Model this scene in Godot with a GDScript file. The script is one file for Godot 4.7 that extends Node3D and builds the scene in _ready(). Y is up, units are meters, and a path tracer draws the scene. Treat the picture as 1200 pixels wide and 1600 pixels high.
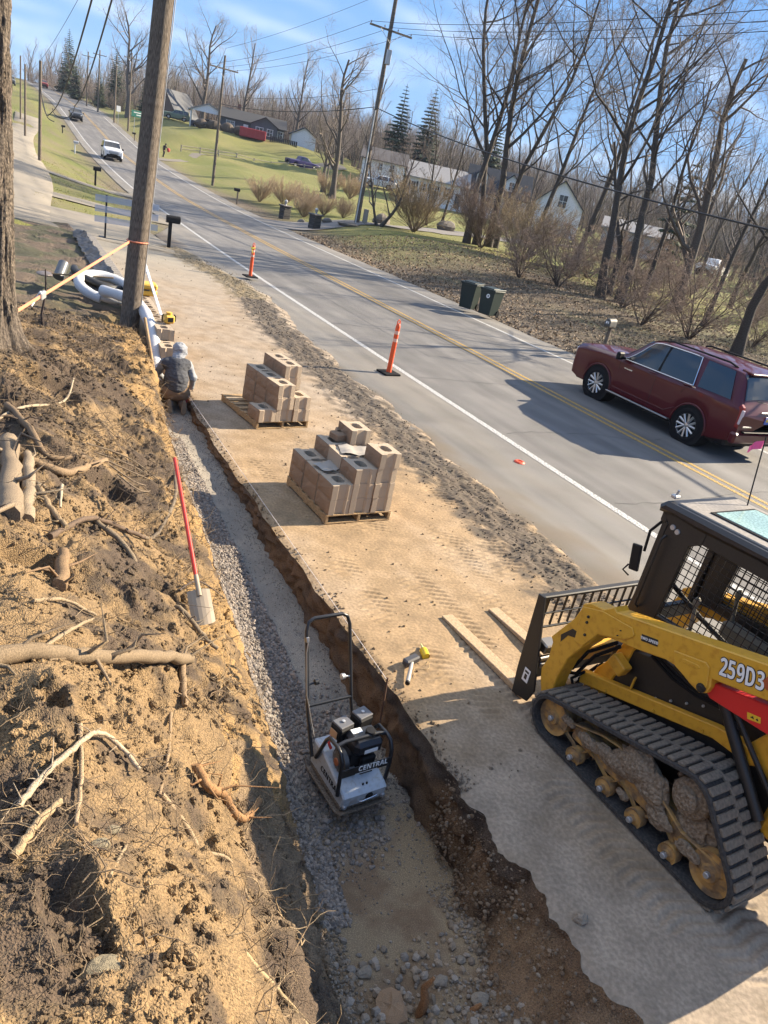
extends Node3D

# ---------------------------------------------------------------- geometry helper
class MB:
	var v := PackedVector3Array()
	var n := PackedVector3Array()
	var c := PackedColorArray()
	var u := PackedVector2Array()
	var ix := PackedInt32Array()
	var col := Color.WHITE
	var t := Transform3D()
	func at(p: Vector3, b := Basis()) -> MB:
		t = Transform3D(b, p)
		return self
	func put(p: Vector3, nn: Vector3, uv := Vector2.ZERO) -> int:
		v.append(t * p); n.append((t.basis * nn).normalized()); c.append(col); u.append(uv)
		return v.size() - 1
	func tri(a: Vector3, b: Vector3, d: Vector3) -> void:
		var nn := (b - a).cross(d - a)
		if nn.length_squared() < 1e-16:
			return
		var i := put(a, nn); put(d, nn); put(b, nn)
		ix.append(i); ix.append(i + 1); ix.append(i + 2)
	func quad(a: Vector3, b: Vector3, d: Vector3, e: Vector3, uvs := []) -> void:
		var nn := (d - a).cross(e - b)
		if nn.length_squared() < 1e-16:
			return
		var w: Array = uvs if uvs.size() == 4 else [Vector2(0, 1), Vector2(1, 1), Vector2(1, 0), Vector2(0, 0)]
		var i := put(a, nn, w[0]); put(b, nn, w[1]); put(d, nn, w[2]); put(e, nn, w[3])
		for k in [0, 2, 1, 0, 3, 2]: ix.append(i + k)
	func quad_out(a: Vector3, b: Vector3, d: Vector3, e: Vector3, ctr: Vector3) -> void:
		if (d - a).cross(e - b).dot((a + b + d + e) * 0.25 - ctr) >= 0.0: quad(a, b, d, e)
		else: quad(e, d, b, a)
	func tri_out(a: Vector3, b: Vector3, d: Vector3, ctr: Vector3) -> void:
		if (b - a).cross(d - a).dot((a + b + d) / 3.0 - ctr) >= 0.0: tri(a, b, d)
		else: tri(a, d, b)
	# chamfered box
	func box(ctr: Vector3, size: Vector3, bev := 0.01, rot := Basis()) -> MB:
		var h := size * 0.5
		var b := minf(bev, minf(h.x, minf(h.y, h.z)) * 0.49)
		var P := func(s: Vector3, axis: int) -> Vector3:
			var q := Vector3(s.x * (h.x - b), s.y * (h.y - b), s.z * (h.z - b))
			q[axis] = s[axis] * h[axis]
			return ctr + rot * q
		for a in 3:
			var e := (a + 1) % 3
			var f := (a + 2) % 3
			for s in [-1.0, 1.0]:
				var q := []
				for m in [[-1, -1], [1, -1], [1, 1], [-1, 1]]:
					var d := Vector3.ZERO
					d[a] = s; d[e] = m[0]; d[f] = m[1]
					q.append(P.call(d, a))
				quad_out(q[0], q[1], q[2], q[3], ctr)
				if b > 0.0:
					for s2 in [-1.0, 1.0]:
						var d0 := Vector3.ZERO
						d0[a] = s; d0[e] = s2; d0[f] = -1.0
						var d1 := d0
						d1[f] = 1.0
						quad_out(P.call(d0, a), P.call(d1, a), P.call(d1, e), P.call(d0, e), ctr)
		if b > 0.0:
			for sx in [-1.0, 1.0]: for sy in [-1.0, 1.0]: for sz in [-1.0, 1.0]:
				var s := Vector3(sx, sy, sz)
				tri_out(P.call(s, 0), P.call(s, 1), P.call(s, 2), ctr)
		return self
	# tube along points
	func tube(p: PackedVector3Array, r: PackedFloat32Array, sides := 6, caps := true) -> MB:
		var m := p.size()
		if m < 2: return self
		var up := Vector3.UP
		var d0 := (p[1] - p[0]).normalized()
		if absf(d0.dot(up)) > 0.9: up = Vector3.RIGHT
		var x := d0.cross(up).normalized()
		var base := v.size()
		for i in m:
			var d := (p[mini(i + 1, m - 1)] - p[maxi(i - 1, 0)]).normalized()
			x = (x - d * x.dot(d)).normalized()
			var y := d.cross(x)
			for k in sides:
				var a := TAU * k / sides
				var nn := x * cos(a) + y * sin(a)
				put(p[i] + nn * r[i], nn, Vector2(float(k) / sides, i))
		for i in m - 1:
			for k in sides:
				var a := base + i * sides + k
				var b := base + i * sides + (k + 1) % sides
				ix.append(a); ix.append(a + sides); ix.append(b)
				ix.append(b); ix.append(a + sides); ix.append(b + sides)
		if caps:
			for e in [0, m - 1]:
				if r[e] < 0.004: continue
				var d := (p[1] - p[0]).normalized() * -1.0 if e == 0 else (p[m - 1] - p[m - 2]).normalized()
				var i0 := v.size()
				put(p[e], d)
				for k in sides:
					var q: Vector3 = t.affine_inverse() * v[base + e * sides + k]
					put(q, d)
				for k in sides:
					var k2 := (k + 1) % sides
					ix.append(i0); ix.append(i0 + 1 + (k if e == 0 else k2)); ix.append(i0 + 1 + (k2 if e == 0 else k))
		return self
	func rod(a: Vector3, b: Vector3, r: float, sides := 8, r2 := -1.0) -> MB:
		return tube(PackedVector3Array([a, b]), PackedFloat32Array([r, r if r2 < 0.0 else r2]), sides)
	func pipe(pts: Array, r: float, sides := 8) -> MB:
		var p := PackedVector3Array(pts)
		var rr := PackedFloat32Array()
		rr.resize(p.size()); rr.fill(r)
		return tube(p, rr, sides)
	# profile (radius, height) turned about the local y axis
	func lathe(prof: Array, seg := 20, xf := Transform3D(), smooth := false) -> MB:
		var old := t
		t = t * xf
		for i in prof.size() - 1:
			var a: Vector2 = prof[i]
			var b: Vector2 = prof[i + 1]
			var nn := Vector2(b.y - a.y, a.x - b.x).normalized()
			for k in seg:
				var p0 := TAU * k / seg
				var p1 := TAU * (k + 1) / seg
				var q := [Vector3(a.x * cos(p0), a.y, a.x * sin(p0)), Vector3(a.x * cos(p1), a.y, a.x * sin(p1)), Vector3(b.x * cos(p1), b.y, b.x * sin(p1)), Vector3(b.x * cos(p0), b.y, b.x * sin(p0))]
				var n0 := Vector3(nn.x * cos(p0), nn.y, nn.x * sin(p0))
				var n1 := Vector3(nn.x * cos(p1), nn.y, nn.x * sin(p1))
				var i0 := put(q[0], n0); put(q[1], n1); put(q[2], n1); put(q[3], n0)
				for w in [0, 1, 2, 0, 2, 3]: ix.append(i0 + w)
		t = old
		return self
	# polygon in local xy, extruded along z from z0 to z1, with chamfer
	func prism(poly: PackedVector2Array, z0: float, z1: float, bev := 0.0) -> MB:
		var pl := poly.duplicate()
		if Geometry2D.is_polygon_clockwise(pl): pl.reverse()
		var m := pl.size()
		var inn := PackedVector2Array()
		for i in m:
			var e0 := (pl[i] - pl[(i + m - 1) % m]).normalized()
			var e1 := (pl[(i + 1) % m] - pl[i]).normalized()
			var n0 := Vector2(-e0.y, e0.x)
			var n1 := Vector2(-e1.y, e1.x)
			var h := n0 + n1
			var l := h.length_squared()
			inn.append(pl[i] + (h * (2.0 / l) if l > 0.3 else n0) * bev)
		var ti := Geometry2D.triangulate_polygon(inn)
		for side in 2:
			var z := z1 if side == 0 else z0
			for k in range(0, ti.size(), 3):
				var a := Vector3(inn[ti[k]].x, inn[ti[k]].y, z)
				var b := Vector3(inn[ti[k + 1]].x, inn[ti[k + 1]].y, z)
				var d := Vector3(inn[ti[k + 2]].x, inn[ti[k + 2]].y, z)
				var up := (b - a).cross(d - a).z > 0.0
				if up == (side == 0): tri(a, b, d)
				else: tri(a, d, b)
		for i in m:
			var j := (i + 1) % m
			quad(Vector3(pl[i].x, pl[i].y, z0 + bev), Vector3(pl[j].x, pl[j].y, z0 + bev), Vector3(pl[j].x, pl[j].y, z1 - bev), Vector3(pl[i].x, pl[i].y, z1 - bev))
			if bev > 0.0:
				quad(Vector3(pl[i].x, pl[i].y, z1 - bev), Vector3(pl[j].x, pl[j].y, z1 - bev), Vector3(inn[j].x, inn[j].y, z1), Vector3(inn[i].x, inn[i].y, z1))
				quad(Vector3(inn[i].x, inn[i].y, z0), Vector3(inn[j].x, inn[j].y, z0), Vector3(pl[j].x, pl[j].y, z0 + bev), Vector3(pl[i].x, pl[i].y, z0 + bev))
		return self
	# lumpy ball
	func blob(ctr: Vector3, size: Vector3, rough: float, sd: int, rings := 6, seg := 9) -> MB:
		var g := RandomNumberGenerator.new()
		g.seed = sd
		var ph := [g.randf() * TAU, g.randf() * TAU, g.randf() * TAU, g.randf() * TAU]
		var pts := []
		for i in rings + 1:
			var th := PI * i / rings
			var row := []
			for k in seg:
				var a := TAU * k / seg
				var d := Vector3(sin(th) * cos(a), cos(th), sin(th) * sin(a))
				var f := 1.0 + rough * (sin(d.x * 3.1 + ph[0]) * 0.5 + sin(d.y * 4.3 + ph[1]) * 0.4 + sin(d.z * 3.7 + ph[2]) * 0.5 + sin((d.x + d.z) * 6.0 + ph[3]) * 0.25)
				if i > 0 and i < rings: f += rough * (g.randf() - 0.5) * 0.5
				row.append(ctr + d * size * f)
			pts.append(row)
		for i in rings:
			for k in seg:
				var k2 := (k + 1) % seg
				if i == 0: tri_out(pts[0][0], pts[1][k], pts[1][k2], ctr)
				elif i == rings - 1: tri_out(pts[rings][0], pts[i][k], pts[i][k2], ctr)
				else:
					tri_out(pts[i][k], pts[i][k2], pts[i + 1][k2], ctr)
					tri_out(pts[i][k], pts[i + 1][k2], pts[i + 1][k], ctr)
		return self
	func mesh() -> ArrayMesh:
		var a := []
		a.resize(Mesh.ARRAY_MAX)
		a[Mesh.ARRAY_VERTEX] = v; a[Mesh.ARRAY_NORMAL] = n; a[Mesh.ARRAY_COLOR] = c; a[Mesh.ARRAY_TEX_UV] = u; a[Mesh.ARRAY_INDEX] = ix
		var m := ArrayMesh.new()
		if v.size() > 0: m.add_surface_from_arrays(Mesh.PRIMITIVE_TRIANGLES, a)
		return m

var rng := RandomNumberGenerator.new()
var M := {}
var nz := {}

func V(x: float, y: float, z: float) -> Vector3: return Vector3(x, y, z)
func lin(r: float, g: float, b: float) -> Color: return Color(r, g, b).linear_to_srgb()
func rot(x: float, y: float, z: float) -> Basis: return Basis.from_euler(Vector3(deg_to_rad(x), deg_to_rad(y), deg_to_rad(z)))

func noise(name: String, freq: float, oct := 4, kind := FastNoiseLite.TYPE_SIMPLEX_SMOOTH, ridged := false) -> FastNoiseLite:
	if nz.has(name): return nz[name]
	var f := FastNoiseLite.new()
	f.seed = hash(name) % 10000
	f.frequency = freq
	f.noise_type = kind
	f.fractal_type = FastNoiseLite.FRACTAL_RIDGED if ridged else FastNoiseLite.FRACTAL_FBM
	f.fractal_octaves = oct
	nz[name] = f
	return f

var texes := {}
func ntex(key: String, freq: float, oct: int, stops: Array, kind := FastNoiseLite.TYPE_SIMPLEX_SMOOTH, size := 512, ridged := false) -> NoiseTexture2D:
	if texes.has(key): return texes[key]
	var tx := NoiseTexture2D.new()
	tx.width = size; tx.height = size; tx.seamless = true; tx.seamless_blend_skirt = 0.15
	tx.noise = noise("t_" + key, freq, oct, kind, ridged)
	var g := Gradient.new()
	var o := PackedFloat32Array()
	var cs := PackedColorArray()
	for s in stops:
		o.append(s[0]); cs.append(s[1] if s[1] is Color else Color(s[1], s[1], s[1]))
	g.offsets = o; g.colors = cs
	tx.color_ramp = g
	texes[key] = tx
	return tx

func mat(key: String, albedo: Color, rough := 0.8, metal := 0.0) -> StandardMaterial3D:
	if M.has(key): return M[key]
	var m := StandardMaterial3D.new()
	m.resource_name = key
	m.albedo_color = albedo; m.roughness = rough; m.metallic = metal
	m.cull_mode = BaseMaterial3D.CULL_DISABLED
	M[key] = m
	return m

# adds a noise colour texture and relief to a material, laid on in the world's axes or the object's own
func grain(m: StandardMaterial3D, tx: Texture2D, metres: float, bump: Texture2D = null, cm := 0.0, world := true, squash := Vector3.ONE) -> StandardMaterial3D:
	m.albedo_texture = tx
	m.uv1_triplanar = true
	m.uv1_world_triplanar = world
	m.uv1_scale = squash / metres
	if bump:
		m.heightmap_enabled = true
		m.heightmap_texture = bump
		m.heightmap_scale = cm
	return m

func vc(m: StandardMaterial3D) -> StandardMaterial3D:
	m.vertex_color_use_as_albedo = true
	return m

# ---------------------------------------------------------------- object helpers
func thing(called: String, label: String, category: String, pos := Vector3.ZERO, yaw := 0.0, group := "") -> Node3D:
	var o := Node3D.new()
	o.name = called
	add_child(o, true)
	o.position = pos
	o.rotation_degrees.y = yaw
	return tag(o, label, category, group)

func tag(o: Node3D, label: String, category := "", group := "", kind := "") -> Node3D:
	if label: o.set_meta("label", label)
	if category: o.set_meta("category", category)
	if group: o.set_meta("group", group)
	if kind: o.set_meta("kind", kind)
	return o

func part(called: String, g, material: Material, parent: Node3D = self, kind := "") -> MeshInstance3D:
	var o := MeshInstance3D.new()
	o.name = called
	o.mesh = g.mesh() if g is MB else g
	o.material_override = material
	parent.add_child(o, true)
	if kind: o.set_meta("kind", kind)
	return o

func copy(o: Node3D, label: String, pos: Vector3, yaw := 0.0) -> Node3D:
	var d: Node3D = o.duplicate()
	add_child(d, true)
	d.set_meta("label", label)
	d.position = pos
	d.rotation_degrees.y = yaw
	return d

func scatter(called: String, label: String, mesh: Mesh, material: Material, xf: Array, cols: Array = []) -> MultiMeshInstance3D:
	var mm := MultiMesh.new()
	mm.transform_format = MultiMesh.TRANSFORM_3D
	mm.use_colors = cols.size() > 0
	mm.mesh = mesh
	mm.instance_count = xf.size()
	for i in xf.size():
		mm.set_instance_transform(i, xf[i])
		if cols.size(): mm.set_instance_color(i, cols[i])
	var o := MultiMeshInstance3D.new()
	o.name = called
	o.multimesh = mm
	o.material_override = material
	add_child(o, true)
	tag(o, label, "", "", "stuff")
	return o

# piecewise smooth curve through (key, value) pairs
func pw(keys: PackedFloat32Array, vals: PackedFloat32Array, x: float) -> float:
	var m := keys.size()
	if x <= keys[0]: return vals[0]
	if x >= keys[m - 1]: return vals[m - 1]
	var i := 0
	while x > keys[i + 1]: i += 1
	var f := (x - keys[i]) / (keys[i + 1] - keys[i])
	var s0 := 0.0 if i == 0 else (vals[i + 1] - vals[i - 1]) / (keys[i + 1] - keys[i - 1])
	var s1 := 0.0 if i + 2 >= m else (vals[i + 2] - vals[i]) / (keys[i + 2] - keys[i])
	var h := keys[i + 1] - keys[i]
	var f2 := f * f
	var f3 := f2 * f
	return (2 * f3 - 3 * f2 + 1) * vals[i] + (f3 - 2 * f2 + f) * h * s0 + (-2 * f3 + 3 * f2) * vals[i + 1] + (f3 - f2) * h * s1

# a sheet of rows: rows[i][k] are points, colours alike
func sheet(P: PackedVector3Array, C: PackedColorArray, nr: int, nc: int, away := Vector3.UP) -> ArrayMesh:
	var N := PackedVector3Array()
	N.resize(nr * nc)
	var I := PackedInt32Array()
	I.resize((nr - 1) * (nc - 1) * 6)
	var q := 0
	var tot := 0.0
	for i in nr:
		var r0 := maxi(i - 1, 0) * nc
		var r1 := mini(i + 1, nr - 1) * nc
		for k in nc:
			var a := P[i * nc + mini(k + 1, nc - 1)] - P[i * nc + maxi(k - 1, 0)]
			var b := P[r1 + k] - P[r0 + k]
			var nn := a.cross(b)
			tot += nn.normalized().dot(away)
			N[i * nc + k] = nn.normalized()
	var flip := tot < 0.0 or away == Vector3.ZERO
	if flip:
		for i in N.size(): N[i] = -N[i]
	for i in nr - 1:
		for k in nc - 1:
			var a := i * nc + k
			if flip:
				I[q] = a; I[q + 1] = a + 1; I[q + 2] = a + nc
				I[q + 3] = a + 1; I[q + 4] = a + nc + 1; I[q + 5] = a + nc
			else:
				I[q] = a; I[q + 1] = a + nc; I[q + 2] = a + 1
				I[q + 3] = a + 1; I[q + 4] = a + nc; I[q + 5] = a + nc + 1
			q += 6
	var arr := []
	arr.resize(Mesh.ARRAY_MAX)
	arr[Mesh.ARRAY_VERTEX] = P; arr[Mesh.ARRAY_NORMAL] = N; arr[Mesh.ARRAY_INDEX] = I
	if C.size(): arr[Mesh.ARRAY_COLOR] = C
	var m := ArrayMesh.new()
	m.add_surface_from_arrays(Mesh.PRIMITIVE_TRIANGLES, arr)
	return m

# ---------------------------------------------------------------- the lie of the land; d = -z is the distance up the road
var RK := PackedFloat32Array([0, 15, 27, 42, 54, 67, 91, 113, 137, 150, 165, 190, 230, 300])
var RX := PackedFloat32Array([8.95, 8.95, 9.3, 10.4, 11.3, 12.2, 13.75, 15.15, 16.25, 16.7, 17.1, 17.8, 18.6, 19.5])
var RY := PackedFloat32Array([0, 0, -0.12, -0.45, -0.68, -0.78, -0.5, 0.06, 1.54, 2.45, 3.5, 4.7, 6.3, 8.0])
func rl(d: float) -> float: return pw(RK, RX, d)
func ry(d: float) -> float: return pw(RK, RY, d)
const LANES := 7.25
func left_edge(d: float) -> float: return rl(d) - (2.3 if d < 34 else lerpf(2.3, 0.9, clampf((d - 34) / 5.0, 0, 1)))
func right_edge(d: float) -> float: return rl(d) + LANES + 1.25 + 0.12 * noise("edge", 0.3, 2).get_noise_1d(d)

var ANC := [[24, 20, .3], [30, 28, .5], [40, 30, .6], [60, 40, .8], [45, 33, .7], [27, 54, .4], [34, 48, .5], [41, 66, .6], [22.7, 59, -.3], [23.5, 82, .2], [21, 66, -.2], [25.5, 114, -.1], [31.7, 126, 1.1], [43, 122, 1.2], [50, 122, 1.8], [42.7, 144, 5.1], [53.4, 140, 5.5], [48, 150, 5.5], [39.4, 155, 4.7], [46, 160, 6.2], [37, 158, 5.4], [26, 140, 3.0], [30, 148, 3.8], [60, 170, 6.3], [80, 150, 5.6], [75, 140, 3.5], [64, 118, 2.3], [58, 130, 3.9], [35, 135, 3.2], [45, 132, 3.3],
	[48, 76, .9], [56, 70, 1.0], [70, 56, 1.2], [30, 90, .2], [36, 104, .6], [120, 100, 2], [200, 150, 4], [200, 0, 4], [100, 0, 2], [60, 0, 1.4], [40, 0, .9], [24, 0, .35], [24, -60, .4], [100, 250, 8], [200, 350, 12], [0, 350, 10], [40, 250, 8], [-200, 300, 10], [-5, 40, .15], [-5, 60, .35], [0, 90, .3], [5, 110, .2], [8, 137, 1.6], [5, 165, 3.3], [0, 200, 5], [-60, 100, 2], [-60, 200, 5], [-20, 40, .8], [-40, 0, 2.1], [-15, 0, 1.9], [-15, 15, 1.5], [-12, 27, .4], [-30, -60, 2.2]]

func land(x: float, d: float) -> float:
	var dd := clampf(d, -60, 300)
	var le := left_edge(dd)
	var re := rl(dd) + LANES + 1.25
	var road := ry(dd)
	var out := maxf(le - x, x - re)
	if out <= 0.0: return road - (0.045 if out > -1.6 else 0.25)
	var sw := 0.0
	var sh := 0.0
	for a in ANC:
		var ex: float = a[0] - x
		var ez: float = a[1] - d
		var w := ex * ex + ez * ez + 4.0
		w = 1.0 / (w * w)
		sw += w; sh += w * a[2]
	var f := smoothstep(0.0, 9.0, out)
	return lerpf(road - 0.045, sh / sw, f) + noise("land", 0.12, 3).get_noise_2d(x, d) * 0.12 * f

func _ready() -> void:
	rng.seed = 20240311
	var cam := Camera3D.new()
	cam.name = "camera"
	cam.fov = 69.65
	cam.near = 0.05
	cam.far = 3000.0
	cam.position = V(0, 4, 0)
	cam.basis = Basis(Vector3.UP, deg_to_rad(-32.814)) * Basis(Vector3.RIGHT, deg_to_rad(-24.124)) * Basis(Vector3.BACK, deg_to_rad(12.647))
	add_child(cam)
	cam.current = true
	var env := Environment.new()
	env.background_mode = Environment.BG_SKY
	env.tonemap_mode = Environment.TONE_MAPPER_LINEAR
	env.tonemap_exposure = EXPOSURE
	env.sdfgi_enabled = true
	env.ssao_enabled = true
	env.ssil_enabled = true
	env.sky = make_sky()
	env.fog_enabled = true
	env.fog_density = 0.00018
	env.fog_light_color = Color(0.86, 0.91, 1.0)
	var we := WorldEnvironment.new()
	we.name = "environment"
	we.environment = env
	add_child(we)
	var sun := DirectionalLight3D.new()
	sun.name = "sun"
	sun.light_color = Color(1.0, 0.93, 0.82)
	sun.light_energy = SUN
	sun.light_angular_distance = 0.5
	sun.shadow_enabled = true
	add_child(sun)
	# the low winter sun stands square to the road, over the woods on the right
	sun.look_at_from_position(V(cos(deg_to_rad(SUN_UP)), sin(deg_to_rad(SUN_UP)), 0.02) * 50.0, Vector3.ZERO)
	materials()
	ground()
	build_all()

const EXPOSURE := 3.25
const SUN := 1.6
const SUN_UP := 27.5

func make_sky() -> Sky:
	var w := 1024
	var h := 512
	var im := Image.create_empty(w, h, false, Image.FORMAT_RGBF)
	var f := noise("cloud", 0.9, 5)
	var f2 := noise("cloud_patch", 0.35, 2)
	var veil := noise("cloud_veil", 2.2, 4)
	for j in h:
		var el := PI * (0.5 - (j + 0.5) / h)
		var s := maxf(sin(el), 0.0)
		var k := pow(1.0 - s, 3.5)
		var base := Vector3(0.044, 0.125, 0.295).lerp(Vector3(0.140, 0.225, 0.335), k)
		for i in w:
			var a := TAU * (i + 0.5) / w
			var dx := sin(a) * cos(el)
			var dz := cos(a) * cos(el)
			var col := base
			if el > 0.0:
				var q := 1.0 / (s + 0.18)
				var px := dx * q
				var pz := dz * q
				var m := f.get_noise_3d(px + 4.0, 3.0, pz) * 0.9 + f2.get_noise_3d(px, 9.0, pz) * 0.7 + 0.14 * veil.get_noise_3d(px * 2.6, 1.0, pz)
				# extra cloud added overhead, out of view, for neutral fill; thins to wisps lower
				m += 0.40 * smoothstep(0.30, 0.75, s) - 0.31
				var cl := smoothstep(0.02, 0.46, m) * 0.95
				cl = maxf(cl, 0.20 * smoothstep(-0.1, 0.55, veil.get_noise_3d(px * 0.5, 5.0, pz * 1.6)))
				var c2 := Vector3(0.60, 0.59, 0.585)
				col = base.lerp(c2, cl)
			im.set_pixel(i, j, Color(col.x, col.y, col.z))
	var pm := PanoramaSkyMaterial.new()
	pm.panorama = ImageTexture.create_from_image(im)
	var sky := Sky.new()
	sky.sky_material = pm
	return sky

func materials() -> void:
	var w := Color(1, 1, 1)
	var soilbump := ntex("soil_bump", 0.02, 5, [[0.0, 0.0], [1.0, 1.0]])
	var fine := ntex("fine_bump", 0.06, 4, [[0.0, 0.0], [1.0, 1.0]])
	grain(vc(mat("soil", w, 0.95)), ntex("soil_col", 0.05, 5, [[0.15, 0.45], [0.42, 0.80], [0.6, 0.92], [0.85, 1.0]]), 0.38, ntex("grain_bump", 0.07, 5, [[0.0, 0.0], [1.0, 1.0]]), 1.6)
	grain(vc(mat("packed", w, 0.93)), ntex("packed_col", 0.025, 6, [[0.1, 0.80], [0.5, 0.90], [0.9, 1.0]]), 0.55, fine, 0.10)
	grain(vc(mat("grit", w, 0.9)), ntex("grit_col", 0.12, 3, [[0.2, 0.6], [0.5, 0.85], [0.8, 1.0]], FastNoiseLite.TYPE_CELLULAR), 0.5, ntex("grit_bump", 0.12, 3, [[0.0, 0.0], [1.0, 1.0]], FastNoiseLite.TYPE_CELLULAR), 0.35)
	grain(vc(mat("asphalt", w, 0.82)), ntex("asph_col", 0.22, 4, [[0.2, 0.66], [0.5, 0.86], [0.8, 1.0]]), 0.8, ntex("asph_bump", 0.25, 3, [[0.0, 0.0], [1.0, 1.0]]), 0.35)
	grain(mat("line_white", lin(0.55, 0.55, 0.53), 0.7), ntex("line_col", 0.06, 5, [[0.28, 0.34], [0.47, 0.84], [1.0, 1.0]]), 1.3, fine, 0.2)
	grain(mat("line_yellow", lin(0.50, 0.31, 0.06), 0.7), texes["line_col"], 1.3, fine, 0.2)
	grain(vc(mat("turf", w, 0.95)), ntex("turf_col", 0.05, 5, [[0.1, 0.4], [0.5, 0.82], [0.9, 1.0]]), 1.6, fine, 3.0)
	grain(vc(mat("stone", w, 0.85)), ntex("stone_col", 0.05, 4, [[0.1, 0.6], [0.5, 0.85], [0.9, 1.0]]), 0.12, fine, 0.4)
	grain(vc(mat("bark", w, 0.95)), ntex("bark_col", 0.03, 5, [[0.2, 0.35], [0.5, 0.8], [0.8, 1.0]]), 0.5, fine, 2.0, true, Vector3(2.2, 0.5, 2.2))
	vc(mat("twig", w, 0.9))
	vc(mat("leaf", w, 0.8))
	# worn wood, blocks, metals, rubber
	grain(vc(mat("root", w, 0.85)), ntex("root_col", 0.03, 4, [[0.2, 0.62], [0.5, 0.86], [0.8, 1.0]]), 0.16, fine, 0.35)
	grain(mat("lumber", lin(0.44, 0.29, 0.14), 0.8), ntex("lumber_col", 0.02, 5, [[0.2, 0.62], [0.5, 0.86], [0.8, 1.0]]), 0.5, fine, 0.15, true, Vector3(5, 5, 0.6))
	grain(mat("block", lin(0.52, 0.41, 0.29), 0.92), ntex("block_col", 0.09, 4, [[0.2, 0.72], [0.5, 0.9], [0.8, 1.0]]), 0.25, ntex("block_bump", 0.14, 3, [[0.0, 0.0], [1.0, 1.0]]), 0.25)
	grain(mat("split_face", lin(0.51, 0.335, 0.205), 0.95), ntex("split_col", 0.035, 5, [[0.2, 0.6], [0.5, 0.85], [0.8, 1.0]]), 0.22, ntex("split_bump", 0.03, 5, [[0.0, 0.0], [1.0, 1.0]]), 2.2)
	mat("black_metal", lin(0.010, 0.010, 0.011), 0.42).metallic_specular = .35
	mat("black_plastic", lin(0.011, 0.011, 0.012), 0.6).metallic_specular = .3
	mat("chrome", lin(0.62, 0.62, 0.63), 0.16, 1.0)
	mat("steel", lin(0.35, 0.34, 0.33), 0.38, 1.0)
	mat("galv", lin(0.42, 0.43, 0.44), 0.5, 0.7)
	mat("rubber", lin(0.013, 0.013, 0.014), 0.9).metallic_specular = .25
	mat("white_paint", lin(0.72, 0.72, 0.70), 0.5)
	mat("car_glass", lin(0.012, 0.014, 0.016), 0.05).metallic_specular = 0.8
	var cg := mat("cab_glass", Color(0.7, 0.82, 0.82, 0.12), 0.04)
	cg.transparency = BaseMaterial3D.TRANSPARENCY_ALPHA

# ------------------------------------------------------------ bank and trench
var BD := PackedFloat32Array([-4, 0, 1.0, 1.7, 2.5, 3.3, 4.2, 5.2, 7, 9, 11, 13, 14.5, 17, 20, 28])
var XF := PackedFloat32Array([1.35, 1.5, 1.62, 1.78, 1.97, 2.12, 2.23, 2.32, 2.45, 2.58, 2.74, 2.92, 3.02, 3.25, 3.45, 3.72])
var YF := PackedFloat32Array([.25, .15, -.02, -.28, -.50, -.60, -.52, -.42, -.27, -.14, -.12, -.12, -.10, 0.0, 0.0, 0.0])
var XC := PackedFloat32Array([.8, .96, 1.0, 1.06, 1.2, 1.38, 1.58, 1.68, 1.90, 2.12, 2.5, 2.7, 2.78, 3.1, 3.3, 3.5])
var YC := PackedFloat32Array([1.0, .95, .85, .75, .68, .62, .60, .52, .5, .55, .72, .62, .5, .34, .26, .18])
var Y0 := PackedFloat32Array([2.2, 2.1, 2.0, 1.86, 1.68, 1.55, 1.48, 1.45, 1.42, 1.36, 1.12, .88, .74, .55, .4, .1])
func xf(d: float) -> float: return pw(BD, XF, d)
func yf(d: float) -> float: return pw(BD, YF, d)

func bank_base(x: float, d: float) -> float:
	var f := xf(d)
	var y0f := yf(d)
	if x >= f: return y0f - 0.05
	var c := pw(BD, XC, d)
	var yc := pw(BD, YC, d)
	if x > c:
		var q := (f - x) / (f - c)
		return lerpf(y0f, yc, lerpf(pow(q, 0.75), smoothstep(0.0, 1.0, q), 0.4))
	var yt := pw(BD, Y0, d)
	var g := (c - x) / (c - 0.3)
	if g < 1.0: return lerpf(yc, yt, lerpf(g, 1.0 - (1.0 - g) * (1.0 - g), 0.45))
	return yt + minf(0.10 * (0.3 - x), 0.6)

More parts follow.
